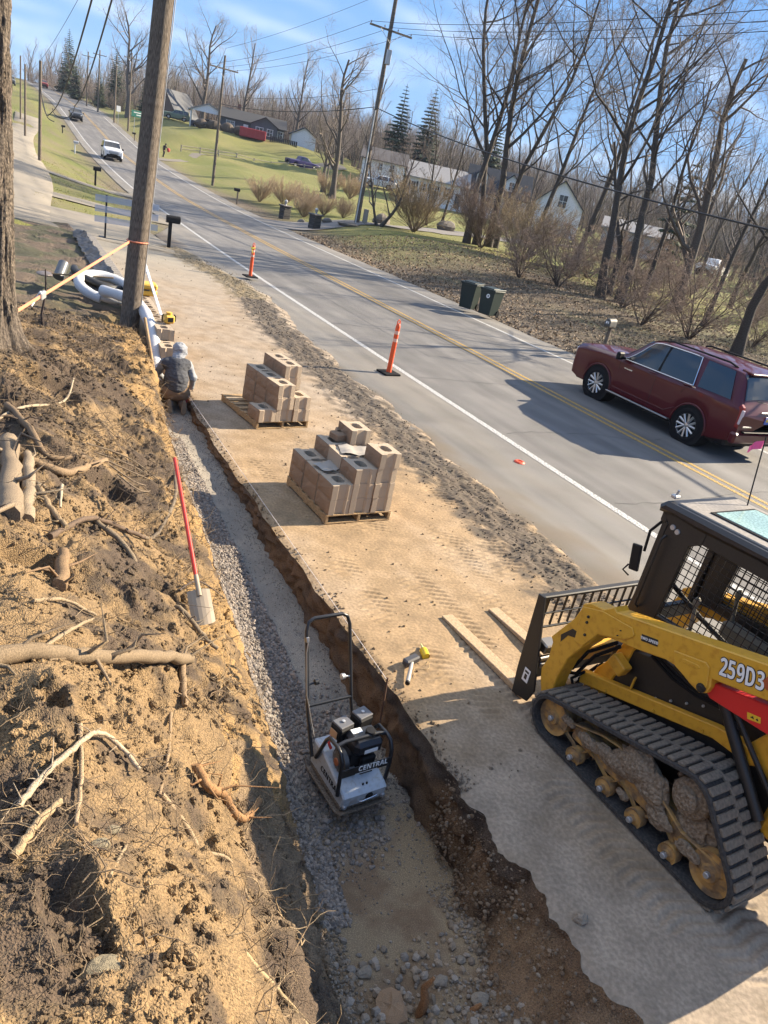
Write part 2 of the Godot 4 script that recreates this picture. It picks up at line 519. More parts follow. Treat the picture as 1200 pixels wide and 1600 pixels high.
func bank_h(x: float, d: float) -> float:
	var y := bank_base(x, d)
	var s := xf(d) - x
	var amp := clampf(s * 3.0, 0.0, 1.0) * (1.0 if d < 12 else lerpf(1.0, 0.35, clampf((d - 12) / 5.0, 0, 1)))
	var a := noise("bank_a", 0.9, 2).get_noise_2d(x, d)
	var b := noise("bank_b", 3.2, 3).get_noise_2d(x, d)
	var c := noise("bank_c", 11.0, 3).get_noise_2d(x, d)
	var lump := -noise("bank_l", 5.5, 2, FastNoiseLite.TYPE_CELLULAR).get_noise_2d(x + 0.1 * b, d + 0.1 * c)
	var rough := clampf(0.45 + 1.1 * noise("bank_r", 1.1, 2).get_noise_2d(x + 30.0, d), 0.12, 1.0)
	var dy := 0.15 * a + (0.098 * b + 0.032 * c + 0.03 * (lump - 0.5) + 0.020 * noise("bank_d", 34.0, 2).get_noise_2d(x, d)) * rough
	# dig marks of the bucket teeth, a sunken print and a few hollows under roots
	dy -= 0.10 * hollow(x, d, 0.25, 1.52, 0.075, 0.17, 10.0)
	dy -= 0.09 * hollow(x, d, 0.16, 2.66, 0.05, 0.07, 6.0) + 0.10 * hollow(x, d, 0.31, 2.67, 0.045, 0.08, 0.0) + 0.09 * hollow(x, d, 0.45, 2.70, 0.045, 0.06, -6.0)
	dy -= 0.16 * hollow(x, d, 1.28, 4.75, 0.14, 0.10, 20.0) + 0.22 * hollow(x, d, 1.12, 6.3, 0.22, 0.16, 30.0) + 0.18 * hollow(x, d, 0.35, 4.4, 0.2, 0.12, 10.0)
	dy -= 0.14 * hollow(x, d, 0.9, 2.35, 0.16, 0.09, 40.0) + 0.15 * hollow(x, d, 0.85, 8.6, 0.3, 0.2, 0.0)
	return y + dy * amp

func hollow(x: float, d: float, cx: float, cd: float, hx: float, hd: float, deg: float) -> float:
	var ex := x - cx
	var ed := d - cd
	if absf(ex) + absf(ed) > (hx + hd) * 2.2: return 0.0
	var a := deg_to_rad(deg)
	var p := (ex * cos(a) + ed * sin(a)) / hx
	var q := (-ex * sin(a) + ed * cos(a)) / hd
	var r := pow(p * p * p * p + q * q * q * q, 0.25)
	return 1.0 - smoothstep(0.75, 1.25, r)

func bank_col(x: float, d: float) -> Color:
	var s := xf(d) - x
	var a := noise("bcol", 0.8, 3).get_noise_2d(x, d)
	var b := noise("bcol2", 4.0, 3).get_noise_2d(x, d)
	var top := clampf((d - 5.0) / 4.0, 0.0, 1.0) * clampf((s - 0.5) / 0.9, 0.0, 1.0)
	var m := clampf(0.62 - 0.48 * top + 1.15 * a + 0.75 * b + 0.3 * clampf(0.7 - s, 0.0, 1.0), 0.0, 1.0)
	var soil := Color(0.112, 0.078, 0.048)
	var sand := Color(0.300, 0.198, 0.095)
	if s < 0.75 and d > 3.0: sand = sand.lerp(Color(0.40, 0.25, 0.10), clampf(0.6 + 2.0 * a, 0, 1))
	if s < 0.7 and d < 3.4: sand = sand.lerp(Color(0.23, 0.165, 0.10), 0.8)
	var c := soil.lerp(sand, smoothstep(0.15, 0.75, m))
	if d > 13.0:
		var dry := Color(0.17, 0.125, 0.085).lerp(Color(0.10, 0.095, 0.05), clampf(0.5 + 2.5 * a, 0, 1))
		c = c.lerp(dry, clampf((d - 13.0) / 3.0, 0, 1))
	return c

func rows_between(d0: float, d1: float, fine: float) -> PackedFloat32Array:
	var out := PackedFloat32Array()
	var d := d0
	while d < d1:
		out.append(d)
		d += clampf(fine * sqrt(16.0 + d * d) * 0.8, 0.012, 0.4) if d > 0.4 else 0.12
	out.append(d1)
	return out

func ground() -> void:
	# terrain: one sheet to the horizon, finer near the road
	var xs := PackedFloat32Array()
	for i in 121:
		var f := (i - 60) / 60.0
		xs.append(20.0 + signf(f) * (absf(f) * 45.0 + pow(absf(f), 5.0) * 900.0))
	var ds := PackedFloat32Array()
	for i in 131:
		var f := i / 130.0
		ds.append(-70.0 + 110.0 * f + 130.0 * f * f + pow(f, 6.0) * 900.0)
	var P := PackedVector3Array()
	var C := PackedColorArray()
	for d in ds:
		for x in xs:
			var y := land(x, d)
			if d > -8 and d < 26.5 and x > -13 and x < 6.4: y = minf(y, -1.4)
			P.append(V(x, y, -d))
			C.append(land_col(x, d))
	tag(part("ground", sheet(P, C, ds.size(), xs.size()), M.turf), "", "", "", "structure")
	roads()
	pad_and_trench()
	bank()

func land_col(x: float, d: float) -> Color:
	var a := noise("lc", 0.09, 3).get_noise_2d(x, d)
	var b := noise("lc2", 0.6, 3).get_noise_2d(x, d)
	var green := Color(0.19, 0.215, 0.032)
	var straw := Color(0.36, 0.31, 0.10)
	var leaf := Color(0.135, 0.095, 0.058)
	var c := green.lerp(straw, clampf(0.34 + 0.8 * a + 0.4 * b, 0, 1))
	if x > 16.0:
		# dead leaves under the trees by the road, open lawn further back
		var wood := clampf((47.0 - d) / 12.0, 0, 1) * clampf((36.0 - x) / 6.0, 0, 1)
		wood = maxf(wood, clampf((80.0 - d) / 12.0, 0, 1) * clampf((rl(d) + LANES + 6.0 - x) / 3.0, 0, 1))
		c = c.lerp(leaf.lerp(Color(0.15, 0.14, 0.055), clampf(0.2 + 1.1 * b + a, 0, 1)), wood)
		if d > 150 and x > 45: c = c.lerp(leaf, clampf((d - 150) / 20.0, 0, 1))
	var e := maxf(left_edge(clampf(d, 0, 300)) - x, x - right_edge(clampf(d, 0, 300)))
	if x < 12.0: c = c.lerp(Color(0.25, 0.20, 0.11), clampf(0.25 + 1.3 * b + a, 0, .85))
	if e < 2.5: c = c.lerp(Color(0.21, 0.165, 0.11), clampf(0.9 - e / 2.5 + 0.5 * b, 0, 1))
	return c

func strip(called: String, x0: Callable, x1: Callable, d0: float, d1: float, cols: int, lift: float, m: Material, colour: Callable, step := 1.0) -> MeshInstance3D:
	var P := PackedVector3Array()
	var C := PackedColorArray()
	var d := d0
	var rows := 0
	while true:
		for k in cols:
			var x := lerpf(x0.call(d), x1.call(d), float(k) / (cols - 1))
			P.append(V(x, ry(d) + lift, -d))
			C.append(colour.call(x, d))
		rows += 1
		if d >= d1: break
		d = minf(d + step * (1.0 + maxf(d, 0.0) * 0.03), d1)
	var o := part(called, sheet(P, C, rows, cols), m)
	o.set_meta("kind", "structure")
	return o

func road_col(x: float, d: float) -> Color:
	var u := x - rl(d)
	var a := noise("rc", 0.35, 3).get_noise_2d(x * 3.0, d * 0.5)
	var b := noise("rc2", 0.9, 3).get_noise_2d(x, d)
	var c := Color(0.142, 0.136, 0.130)
	if u > 0.0 and u < LANES:
		var l := fmod(u, 3.65) - 1.82
		var wheel := exp(-pow((absf(l) - 0.85) / 0.3, 2.0))
		c = c.lerp(Color(0.205, 0.195, 0.182), clampf(0.45 * wheel + 0.9 * a + .1, 0, 1))
	else:
		c = Color(0.235, 0.215, 0.185).lerp(Color(0.19, 0.18, 0.165), clampf(0.5 + 1.5 * a, 0, 1))
		if u < -1.35: c = c.lerp(Color(0.15, 0.115, 0.075), clampf((-1.35 - u) * 1.5 + b, 0, 0.85))
	c = c * (1.0 + 0.2 * b + 0.22 * noise("rc3", 1.0, 3).get_noise_2d(x * 2.2, d * .16))
	# patched and stained places with straight edges
	if u > 4.3 and u < 6.9 and d > 21.0 and d < 30.5: c = c * 0.84
	if u > .3 and u < 3.0 and d > 33.0 and d < 52.0: c = c * 1.12
	if u > -2.0 and u < -.35 and d > 11.0 and d < 16.0: c = c * 0.88
	return c

func roads() -> void:
	strip("road", left_edge, right_edge, -60, 290, 90, 0.0, M.asphalt, road_col, 0.16)
	cracks()
	var white := func(_x, _d): return Color.WHITE
	for a in [[-0.075, 0.15, "line_white"], [LANES + 0.0, 0.13, "line_white"], [3.58, 0.11, "line_yellow"], [3.84, 0.11, "line_yellow"]]:
		var off: float = a[0]
		var wd: float = a[1]
		strip("road_marking", func(d): return rl(d) + off, func(d): return rl(d) + off + wd, -60, 290, 2, 0.004, M[a[2]], white, 1.0)
	# driveway that crosses the end of the work area, and the path that runs on from it
	var pale := func(x, d): return Color(0.29, 0.255, 0.20) * (0.9 + 0.35 * noise("rc2", 0.9, 3).get_noise_2d(x, d))
	var P := PackedVector3Array()
	var C := PackedColorArray()
	for i in 30:
		var f := i / 29.0
		for kk in 11:
			var k := clampi(kk - 1, 0, 8)
			var x := lerpf(-26.0, left_edge(30.0) + 0.15, f)
			var d0 := lerpf(30.5, 28.2, smoothstep(0.6, 1.0, f)) + 0.2 * sin(x)
			var d1 := lerpf(35.0, 35.6, f) + smoothstep(0.75, 1.0, f) * 1.2
			var d := lerpf(d0, d1, k / 8.0)
			P.append(V(x, lerpf(maxf(land(x, d), bank_h(x, d) if d < 30.0 else -9.0) + .05, ry(d) + .006, smoothstep(0.95, 1.0, f)) - (.35 if kk == 0 or kk == 10 else 0.0), -d))
			C.append(pale.call(x, d))
	tag(part("driveway", sheet(P, C, 30, 11), M.packed), "", "", "", "structure")
	var pa := PackedFloat32Array([30, 36, 45, 55, 66, 80, 95, 110, 130])
	var px := PackedFloat32Array([1.4, 1.9, 2.9, 3.6, 4.0, 4.8, 6.0, 7.6, 9.6])
	P.clear(); C.clear()
	for i in 60:
		var d := lerpf(31.0, 128.0, i / 59.0)
		for kk in 7:
			var k := clampi(kk - 1, 0, 4)
			var x := pw(pa, px, d) + (k / 4.0 - 0.5) * 3.3
			P.append(V(x, land(x, d) + 0.05 - (.3 if kk == 0 or kk == 6 else 0.0), -d))
			C.append(pale.call(x, d) * 0.95)
	tag(part("path", sheet(P, C, 60, 7), M.packed), "", "", "", "structure")
	# three private entrances on the left between the grass, and the lane between the stone posts on the right
	for a in [[41.5, 2.6], [55.5, 2.2]]:
		P.clear(); C.clear()
		for i in 14:
			var f := i / 13.0
			for k in 3:
				var d: float = a[0] + (k - 1) * a[1] * 0.5 * (1.0 + 0.6 * pow(f, 4.0))
				var x := lerpf(3.2, left_edge(d) + 0.2, f)
				P.append(V(x, lerpf(land(x, d) + 0.045, ry(d) + 0.004, smoothstep(.6, .95, f)), -d))
				C.append(pale.call(x, d) * 0.9)
		tag(part("path", sheet(P, C, 14, 3), M.packed), "", "", "", "structure")
	P.clear(); C.clear()
	for i in 30:
		var f := i / 29.0
		for k in 5:
			var x := lerpf(right_edge(52.0) - 0.2, 60.0, f)
			var d := lerpf(52.5, 66.0, f) + (k / 4.0 - 0.5) * lerpf(5.5, 3.0, minf(f * 4.0, 1.0))
			P.append(V(x, maxf(land(x, d) + 0.05, ry(d) + 0.003 if f < 0.05 else -9.0), -d))
			C.append(Color(0.20, 0.185, 0.17))
	tag(part("driveway", sheet(P, C, 30, 5), M.packed), "", "", "", "structure")
	P.clear(); C.clear()
	for i in 30:
		var f := i / 29.0
		for k in 4:
			var x := lerpf(22.5, 58.0, f)
			var d := lerpf(108.0, 126.0, smoothstep(0.0, 0.4, f)) + (k / 3.0 - 0.5) * 3.0
			P.append(V(x, land(x, d) + 0.06, -d))
			C.append(Color(0.19, 0.165, 0.13))
	tag(part("driveway", sheet(P, C, 30, 4), M.packed), "", "", "", "structure")

func pad_h(x: float, d: float) -> float:
	var y := 0.012 * noise("pad_a", 0.8, 3).get_noise_2d(x, d) + 0.0016 * noise("pad_b", 14.0, 3).get_noise_2d(x, d) + 0.014
	# prints of the crawler tracks: bars 9 cm apart in two lanes, broken and overlaid by turning arcs
	if d < 12.0:
		var on := noise("pad_t", 0.9, 2).get_noise_2d(x, d)
		for t in [[4.42, 0.24, 0.0], [5.75, 0.24, 0.04], [5.15, 0.22, 0.12], [3.75, 0.2, -0.07]]:
			var e: float = absf(x - t[0] - t[2] * (d - 5.0) - 0.05 * sin(d * 0.9))
			if e < t[1] and on > -0.12:
				var w: float = sin((d + 0.25 * e + x * 0.1) * TAU / 0.088)
				y += 0.011 * clampf(w * 1.8, -1.0, 0.5) * smoothstep(-0.12, 0.15, on) * smoothstep(t[1], t[1] - 0.05, e)
	# churned strip beside the asphalt
	var mc := mud_mid(d)
	var mw := 0.62 + 0.3 * noise("mud_w", 0.4, 2).get_noise_1d(d)
	var m := 1.0 - smoothstep(mw * 0.6, mw, absf(x - mc))
	if m > 0.0:
		y += m * (0.035 * noise("mud_a", 3.5, 4).get_noise_2d(x, d * 0.6) + 0.012 + 0.012 * noise("mud_b", 16.0, 2).get_noise_2d(x, d))
	var over := x - mc - mw * 0.7
	if over > 0.0: y -= over * 0.12
	return y

func mud_mid(d: float) -> float: return pw(PackedFloat32Array([-4, 2, 5, 8, 11, 17, 23, 28]), PackedFloat32Array([6.0, 6.15, 6.35, 6.5, 6.65, 6.95, 7.65, 7.3]), d)

func pad_col(x: float, d: float) -> Color:
	var a := noise("pc", 0.5, 3).get_noise_2d(x, d)
	var b := noise("pc2", 2.5, 3).get_noise_2d(x, d)
	var tan_ := Color(0.325, 0.222, 0.12)
	var grey := Color(0.30, 0.24, 0.175)
	var g := clampf(smoothstep(4.6, 2.6, d) + smoothstep(7.5, 13.0, d) * 0.85, 0, 1)
	var c := tan_.lerp(grey, clampf(g + 0.7 * a + 0.25 * b, 0, 1))
	c = c * (1.0 + 0.3 * b + 0.15 * a)
	if d > 20.0: c = c.lerp(Color(0.29, 0.255, 0.20), clampf((d - 20.0) / 6.0, 0, 1))
	var m := 1.0 - smoothstep(0.3, 0.75, absf(x - mud_mid(d)) + 0.45 * b)
	c = c.lerp(Color(0.085, 0.066, 0.048) if d < 21 else Color(0.17, 0.13, 0.07), m * 0.9)
	c.a = 1.0
	return c

func line_x(d: float) -> float: return pw(PackedFloat32Array([0, 9, 11.3, 14, 17, 20, 25, 30]), PackedFloat32Array([3.17, 3.17, 3.26, 3.37, 3.5, 3.66, 3.84, 4.0]), d)
func cut_x(d: float) -> float: return line_x(d) + 0.05 * noise("cut", 0.9, 4).get_noise_1d(d) + 0.16 * smoothstep(4.0, 2.2, d) * noise("cut_b", 2.2, 4).get_noise_1d(d) + 0.15 * smoothstep(2.0, 0.0, d)

func pad_and_trench() -> void:
	var ds := rows_between(-4.0, 30.5, 0.0040)
	var P := PackedVector3Array()
	var C := PackedColorArray()
	var nc := 190
	for d in ds:
		var c0 := cut_x(d) if d < 17 else line_x(d) - 0.4
		var c1 := mud_mid(d) + 1.15
		for k in nc:
			var f := float(k) / (nc - 1)
			var x := lerpf(c0, c1, f)
			var y := pad_h(x, d)
			if k < 4: y -= (4 - k) * 0.004
			if d > 15: y += lerpf(0.0, ry(d), clampf((d - 15.0) / 12.0, 0, 1)) * clampf((x - 4.0) / 3.0, 0, 1)
			P.append(V(x, y, -d))
			C.append(pad_col(x, d))
	tag(part("ground", sheet(P, C, ds.size(), nc), M.packed), "", "", "", "structure")
	# cut face on the road side of the trench
	P = PackedVector3Array(); C = PackedColorArray()
	ds = rows_between(-4.0, 17.0, 0.008)
	nc = 22
	for d in ds:
		var c0 := cut_x(d)
		var lean := 0.05 + 0.9 * smoothstep(3.1, 0.8, d)
		var y1 := yf(d) - 0.08
		for k in nc:
			var f := float(k) / (nc - 1)
			var q := noise("face", 5.0, 4).get_noise_3d(f * 0.6, 4.0, d)
			var x := c0 - lean * pow(f, 1.3) + 0.085 * q * smoothstep(0.0, 0.15, f)
			P.append(V(x, lerpf(0.006, y1, f) + 0.02 * q, -d))
			var a := noise("facec", 2.0, 3).get_noise_2d(d, f)
			var c := Color(0.20, 0.115, 0.055).lerp(Color(0.12, 0.075, 0.044), clampf(0.4 + 1.5 * a, 0, 1))
			c = c.lerp(Color(0.29, 0.18, 0.095), smoothstep(3.4, 2.0, d + a) * smoothstep(0.1, 0.5, f + 0.6 * a))
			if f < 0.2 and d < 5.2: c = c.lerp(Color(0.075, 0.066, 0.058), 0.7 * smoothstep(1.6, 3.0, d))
			C.append(c)
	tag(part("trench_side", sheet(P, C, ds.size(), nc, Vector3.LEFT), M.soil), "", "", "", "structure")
	# floor
	P = PackedVector3Array(); C = PackedColorArray()
	ds = rows_between(-4.0, 17.0, 0.010)
	nc = 60
	for d in ds:
		for k in nc:
			var x := lerpf(xf(d) - 0.35, line_x(d) + 0.12, float(k) / (nc - 1))
			P.append(V(x, floor_h(x, d), -d))
			var a := noise("flc", 1.3, 3).get_noise_2d(x, d)
			var b := noise("flc2", 7.0, 3).get_noise_2d(x, d)
			var c := Color(0.29, 0.255, 0.21).lerp(Color(0.40, 0.35, 0.275), clampf(0.35 + 1.3 * a + 0.5 * b, 0, 1))
			c = c.lerp(Color(0.33, 0.245, 0.145).lerp(Color(0.23, 0.15, 0.085), clampf(0.4 + 1.8 * a + 0.8 * b, 0, 1)), smoothstep(3.7, 3.1, d + 0.6 * a))
			C.append(c)
	tag(part("trench_floor", sheet(P, C, ds.size(), nc), M.grit), "", "", "", "structure")

func floor_h(x: float, d: float) -> float:
	var y := yf(d) + 0.03 * noise("fl", 1.2, 3).get_noise_2d(x, d) + 0.006 * noise("fl2", 8.0, 3).get_noise_2d(x, d)
	var near := smoothstep(2.6, 1.2, d)
	if near > 0.0: y += near * (0.10 * noise("fl3", 2.4, 4).get_noise_2d(x, d) + 0.05 * noise("fl4", 9.0, 3).get_noise_2d(x, d))
	var l := x - xf(d)
	if l < 0.35: y += 0.10 * pow(clampf((0.35 - l) / 0.5, 0, 1), 1.5)
	return y

func bank() -> void:
	var ds := rows_between(-5.0, 30.0, 0.0055)
	var cs := PackedFloat32Array()
	var s := -0.03
	while s < 16.0:
		cs.append(s)
		s += 0.0135 if s < 2.9 else 0.0135 * pow(1.12, (s - 2.9) * 9.0) if s < 4.5 else 0.6
	var P := PackedVector3Array()
	var C := PackedColorArray()
	for d in ds:
		var f := xf(d)
		for k in cs:
			var x := f - k
			var y := bank_h(x, d)
			# ragged plan of the cut, so that the face overhangs and hollows out in places
			var w := clampf(k * 4.0, 0, 1) * clampf(1.6 - k, 0, 1)
			var ox := 0.0
			if w > 0.0: ox = w * (0.10 * noise("bank_o", 2.2, 3).get_noise_3d(x, y * 2.0, d) + 0.03 * noise("bank_p", 9.0, 2).get_noise_3d(x, y * 2.0, d))
			P.append(V(x + ox, y, -d))
			C.append(bank_col(x, d))
	tag(part("ground", sheet(P, C, ds.size(), cs.size()), M.soil), "", "", "", "structure")

func cracks() -> void:
	var tar := mat("tar", lin(.035, .034, .034), .7)
	var g := RandomNumberGenerator.new()
	g.seed = 77
	for k in 11:
		var d := [7.5, 10.5, 14.0, 19.0, 26.0, 33.0, 40.0, 12.0, 16.0, 24.0, 47.0][k] as float
		var across := k < 7
		var u := 0.2 if across else [3.45, 1.7, 5.5, 3.5][k - 7] as float
		var P := PackedVector3Array()
		var n := 30
		for i in n:
			var x := rl(d) + u
			for e in 2:
				var o := (e - .5) * (.018 + .012 * sin(i * 1.7))
				P.append(V(x + (0.0 if across else o), ry(d) + .0025, -d - (o if across else 0.0)))
			if across: u += .22 * (.7 if k % 2 else 1.0)
			else:
				d += .32
				u += g.randf_range(-.03, .03)
			if across: d += g.randf_range(-.06, .06)
		tag(part("road_crack", sheet(P, PackedColorArray(), n, 2), tar), "", "", "", "structure")

# polygon given as flat (z, y) pairs, as a plate between x0 and x1
func zy(pairs: Array) -> PackedVector2Array:
	var p := PackedVector2Array()
	for i in range(0, pairs.size(), 2): p.append(Vector2(-pairs[i], pairs[i + 1]))
	return p
func plate(m: MB, pairs: Array, x0: float, x1: float, bev := 0.006) -> MB:
	# local x = -z, local y = y, local z = x
	var old := m.t
	m.t = old * Transform3D(Basis(V(0, 0, -1), V(0, 1, 0), V(1, 0, 0)), Vector3.ZERO)
	m.prism(zy(pairs), x0, x1, bev)
	m.t = old
	return m
func axle(m: MB, prof: Array, x: float, y: float, z: float, seg := 24) -> MB:
	# a turned shape whose axis lies along x; profile heights run towards +x
	return m.lathe(prof, seg, Transform3D(Basis(V(0, 1, 0), V(1, 0, 0), V(0, 0, -1)), V(x, y, z)))
func words(called: String, s: String, size: float, depth: float, m: Material, parent: Node3D, pos: Vector3, b: Basis, bold := true, stretch := 1.0) -> MeshInstance3D:
	var tm := TextMesh.new()
	var f := SystemFont.new()
	f.font_names = PackedStringArray(["Droid Sans"])
	f.font_weight = 700 if bold else 400
	tm.font = f
	tm.text = s
	tm.font_size = 48
	tm.pixel_size = size / 48.0
	tm.depth = depth
	tm.curve_step = 2.0
	var o := MeshInstance3D.new()
	o.name = called
	o.mesh = tm
	o.material_override = m
	parent.add_child(o, true)
	o.transform = Transform3D(b.scaled_local(V(stretch, 1, 1)), pos)
	return o

func skid_steer() -> void:
	var fine: Texture2D = texes["fine_bump"]
	var yel := grain(mat("machine_yellow", lin(0.60, 0.315, 0.026), 0.42), ntex("dusty", 0.02, 5, [[0.0, Color(0.86, 0.81, 0.74)], [0.4, Color(0.97, 0.97, 0.97)], [1.0, Color(1, 1, 1)]]), 0.9, fine, 0.03)
	var blk := grain(mat("machine_black", lin(0.02, 0.019, 0.018), 0.5), ntex("dusty_black", 0.04, 5, [[0.0, Color(0.7, 0.7, 0.7)], [0.6, Color(0.8, 0.8, 0.8)], [1.0, Color(1, 1, 1)]]), 0.5, fine, 0.03)
	var dirty := grain(mat("dirty_yellow", Color(1, 1, 1), 0.85), ntex("dirty_yellow", 0.012, 6, [[0.15, lin(0.10, 0.07, 0.045)], [0.40, lin(0.22, 0.14, 0.07)], [0.62, lin(0.42, 0.24, 0.07)], [0.9, lin(0.46, 0.27, 0.08)]]), 0.9, fine, 0.5)
	var rub := grain(mat("track_rubber", Color(1, 1, 1), 0.85), ntex("track_rubber", 0.03, 4, [[0.2, lin(0.02, 0.02, 0.021)], [0.6, lin(0.04, 0.038, 0.036)], [0.9, lin(0.075, 0.066, 0.055)]]), 0.5, fine, 0.2)
	var worn := grain(mat("track_worn", Color(1, 1, 1), 0.9), ntex("track_worn", 0.03, 4, [[0.2, lin(0.085, 0.075, 0.062)], [0.6, lin(0.15, 0.128, 0.10)], [0.9, lin(0.2, 0.165, 0.12)]]), 0.5, fine, 0.2)
	var mudm := grain(mat("caked_mud", Color(1, 1, 1), 0.97), ntex("caked_mud", 0.03, 5, [[0.2, lin(0.12, 0.088, 0.058)], [0.55, lin(0.22, 0.17, 0.115)], [0.85, lin(0.32, 0.26, 0.19)]]), 0.5, texes["soil_bump"], 2.5)
	var red := mat("machine_red", lin(0.55, 0.02, 0.018), 0.4)
	var p0 := V(5.05, 0, -2.5)
	var o := thing("skid_steer", "yellow and black tracked skid steer loader with 259D3 on its lift arm", "skid steer", p0, 2.0)
	var B := func() -> MB:
		var m := MB.new()
		m.t = Transform3D(Basis(), -p0)
		return m
	# ---- crawler track, the left one in full
	var hullpts := PackedVector2Array()
	for c in [[-3.34, .225, .205], [-1.735, .23, .21], [-2.08, .565, .245]]:
		for k in 48: hullpts.append(Vector2(c[0] + c[2] * cos(TAU * k / 48), c[1] + c[2] * sin(TAU * k / 48)))
	var hull := Geometry2D.convex_hull(hullpts)
	var lens := 0.0
	for i in hull.size() - 1: lens += hull[i].distance_to(hull[i + 1])
	var n := 56
	var path := PackedVector2Array()
	for k in n * 2:
		var s := lens * k / (n * 2)
		var i := 0
		while s > hull[i].distance_to(hull[i + 1]):
			s -= hull[i].distance_to(hull[i + 1]); i += 1
		path.append(hull[i].lerp(hull[i + 1], s / hull[i].distance_to(hull[i + 1])))
	for side in 2:
		var x0 := 4.2 if side == 0 else 5.48
		var x1 := x0 + 0.42
		var m: MB = B.call()
		var cen := Vector2(-2.4, 0.3)
		var N := path.size()
		for k in N:
			var a := path[k]
			var b := path[(k + 1) % N]
			var na := (path[(k + 1) % N] - path[(k + N - 1) % N]).orthogonal().normalized()
			if na.dot(a - cen) < 0: na = -na
			var nb := (path[(k + 2) % N] - path[k]).orthogonal().normalized()
			if nb.dot(b - cen) < 0: nb = -nb
			var ai := a - na * 0.038
			var bi := b - nb * 0.038
			var e := 0.012
			var ae := a - na * e
			var be := b - nb * e
			m.quad_out(V(x0 + e, a.y, a.x), V(x1 - e, a.y, a.x), V(x1 - e, b.y, b.x), V(x0 + e, b.y, b.x), V(x0, cen.y, cen.x))
			m.quad_out(V(x0, ae.y, ae.x), V(x0 + e, a.y, a.x), V(x0 + e, b.y, b.x), V(x0, be.y, be.x), V(x1, cen.y, cen.x))
			m.quad(V(x0, ae.y, ae.x), V(x0, ai.y, ai.x), V(x0, bi.y, bi.x), V(x0, be.y, be.x))
			m.quad(V(x1, a.y, a.x), V(x1, ai.y, ai.x), V(x1, bi.y, bi.x), V(x1, b.y, b.x))
			m.quad(V(x0, ai.y, ai.x), V(x1, ai.y, ai.x), V(x1, bi.y, bi.x), V(x0, bi.y, bi.x))
			# guide teeth on the inside
			if k % 2 == 0 and side == 0:
				var q := a.lerp(b, 0.5) - na * 0.055
				m.box(V(x0 + 0.21, q.y, q.x), V(0.05, 0.05, 0.03), 0.006, Basis(Vector3.RIGHT, -atan2(na.y, na.x) + PI / 2 + PI))
		var tr := part("track", m, rub, o)
		var lugs: MB = B.call()
		for k in N:
			var a := path[k]
			var na := (path[(k + 1) % N] - path[(k + N - 1) % N]).orthogonal().normalized()
			if na.dot(a - cen) < 0: na = -na
			var bs := Basis(V(1, 0, 0), V(0, na.y, na.x), V(0, -na.x, na.y))
			var outer := k % 2 == 0
			var c := V(x0 + (0.115 if outer else 0.305), a.y + na.y * 0.011, a.x + na.x * 0.011)
			var size := V(0.215, 0.026, 0.058)
			if side == 0:
				var lm := MB.new()
				lm.box(Vector3.ZERO, size, 0.006)
				var lg := part("track_lug", lm, worn, tr)
				lg.transform = Transform3D(bs, c - p0)
			else:
				lugs.box(c, size, 0.006, bs)
		if side == 1: part("track_lugs", lugs, worn, tr, "stuff")
	# ---- undercarriage
	var uf: MB = B.call()
	plate(uf, [-3.401, .15, -3.363, .235, -3.119, .34, -2.852, .455, -2.691, .49, -2.261, .42, -2.021, .32, -1.684, .335, -1.645, .275, -1.731, .18, -1.90, .20, -2.028, .15, -2.161, .25, -2.303, .155, -2.37, .12, -2.457, .19, -2.576, .24, -2.672, .14, -2.805, .2, -2.90, .24, -2.965, .17, -3.03, .12, -3.09, .16, -3.24, .20, -3.38, .19], 4.26, 4.30, 0.008)
	uf.box(V(4.45, .25, -2.5), V(.3, .16, 1.3), .02)
	part("undercarriage_frame", uf, dirty, o)
	for c in [[-3.34, .225, .155], [-3.017, .098, .076], [-2.672, .098, .076], [-2.358, .098, .076], [-2.028, .098, .076], [-1.735, .23, .16]]:
		var r: float = c[2]
		var w: MB = B.call()
		axle(w, [[.0, -.02], [r * .35, -.02], [r * .42, 0.0], [r * .8, .01], [r, .0], [r, .07], [r * .7, .08], [r * .7, .16], [r, .17], [r, .24], [0.0, .25]].map(func(q): return Vector2(q[0], q[1])), 4.236 + (0.0 if r < .1 else .03), c[1], c[0])
		part("roller", w, dirty, o)
		var bo: MB = B.call()
		axle(bo, [Vector2(0, -.035), Vector2(.02, -.035), Vector2(.024, -.03), Vector2(.024, 0), Vector2(0, 0)], 4.222 + (0.0 if r < .1 else .03), c[1], c[0], 6)
		part("bolt", bo, M.galv, o)
	var tg: MB = B.call()
	plate(tg, [-3.2, .12, -3.2, .36, -2.2, .76, -1.95, .72, -1.7, .4, -1.7, .12], 4.585, 4.61, .004)
	part("track_guard", tg, blk, o)
	var sp: MB = B.call()
	axle(sp, [Vector2(0, -.045), Vector2(.06, -.045), Vector2(.085, -.03), Vector2(.095, 0.0), Vector2(.135, .01), Vector2(.15, .03), Vector2(.15, .12), Vector2(.1, .2), Vector2(0, .2)], 4.275, .555, -2.08)
	for k in 13:
		var a := TAU * k / 13
		sp.box(V(4.4, .555 + .175 * sin(a), -2.08 + .175 * cos(a)), V(.05, .05, .04), .008, Basis(Vector3.RIGHT, -a))
	part("sprocket", sp, mudm, o)
	for b in [[4.29, .47, -2.5, .07, .13, .24, 11], [4.28, .40, -2.36, .05, .14, .16, 12], [4.27, .36, -2.62, .05, .09, .14, 13], [4.36, .36, -1.98, .07, .12, .2, 14], [4.29, .33, -2.75, .05, .07, .12, 15], [4.275, .30, -2.95, .035, .06, .10, 16], [4.27, .25, -2.2, .035, .07, .12, 17], [4.265, .24, -1.92, .03, .05, .10, 18], [4.268, .33, -2.28, .03, .05, .08, 19], [4.275, .16, -2.52, .03, .04, .06, 20], [4.275, .30, -3.2, .03, .04, .07, 21]]:
		var mm: MB = B.call()
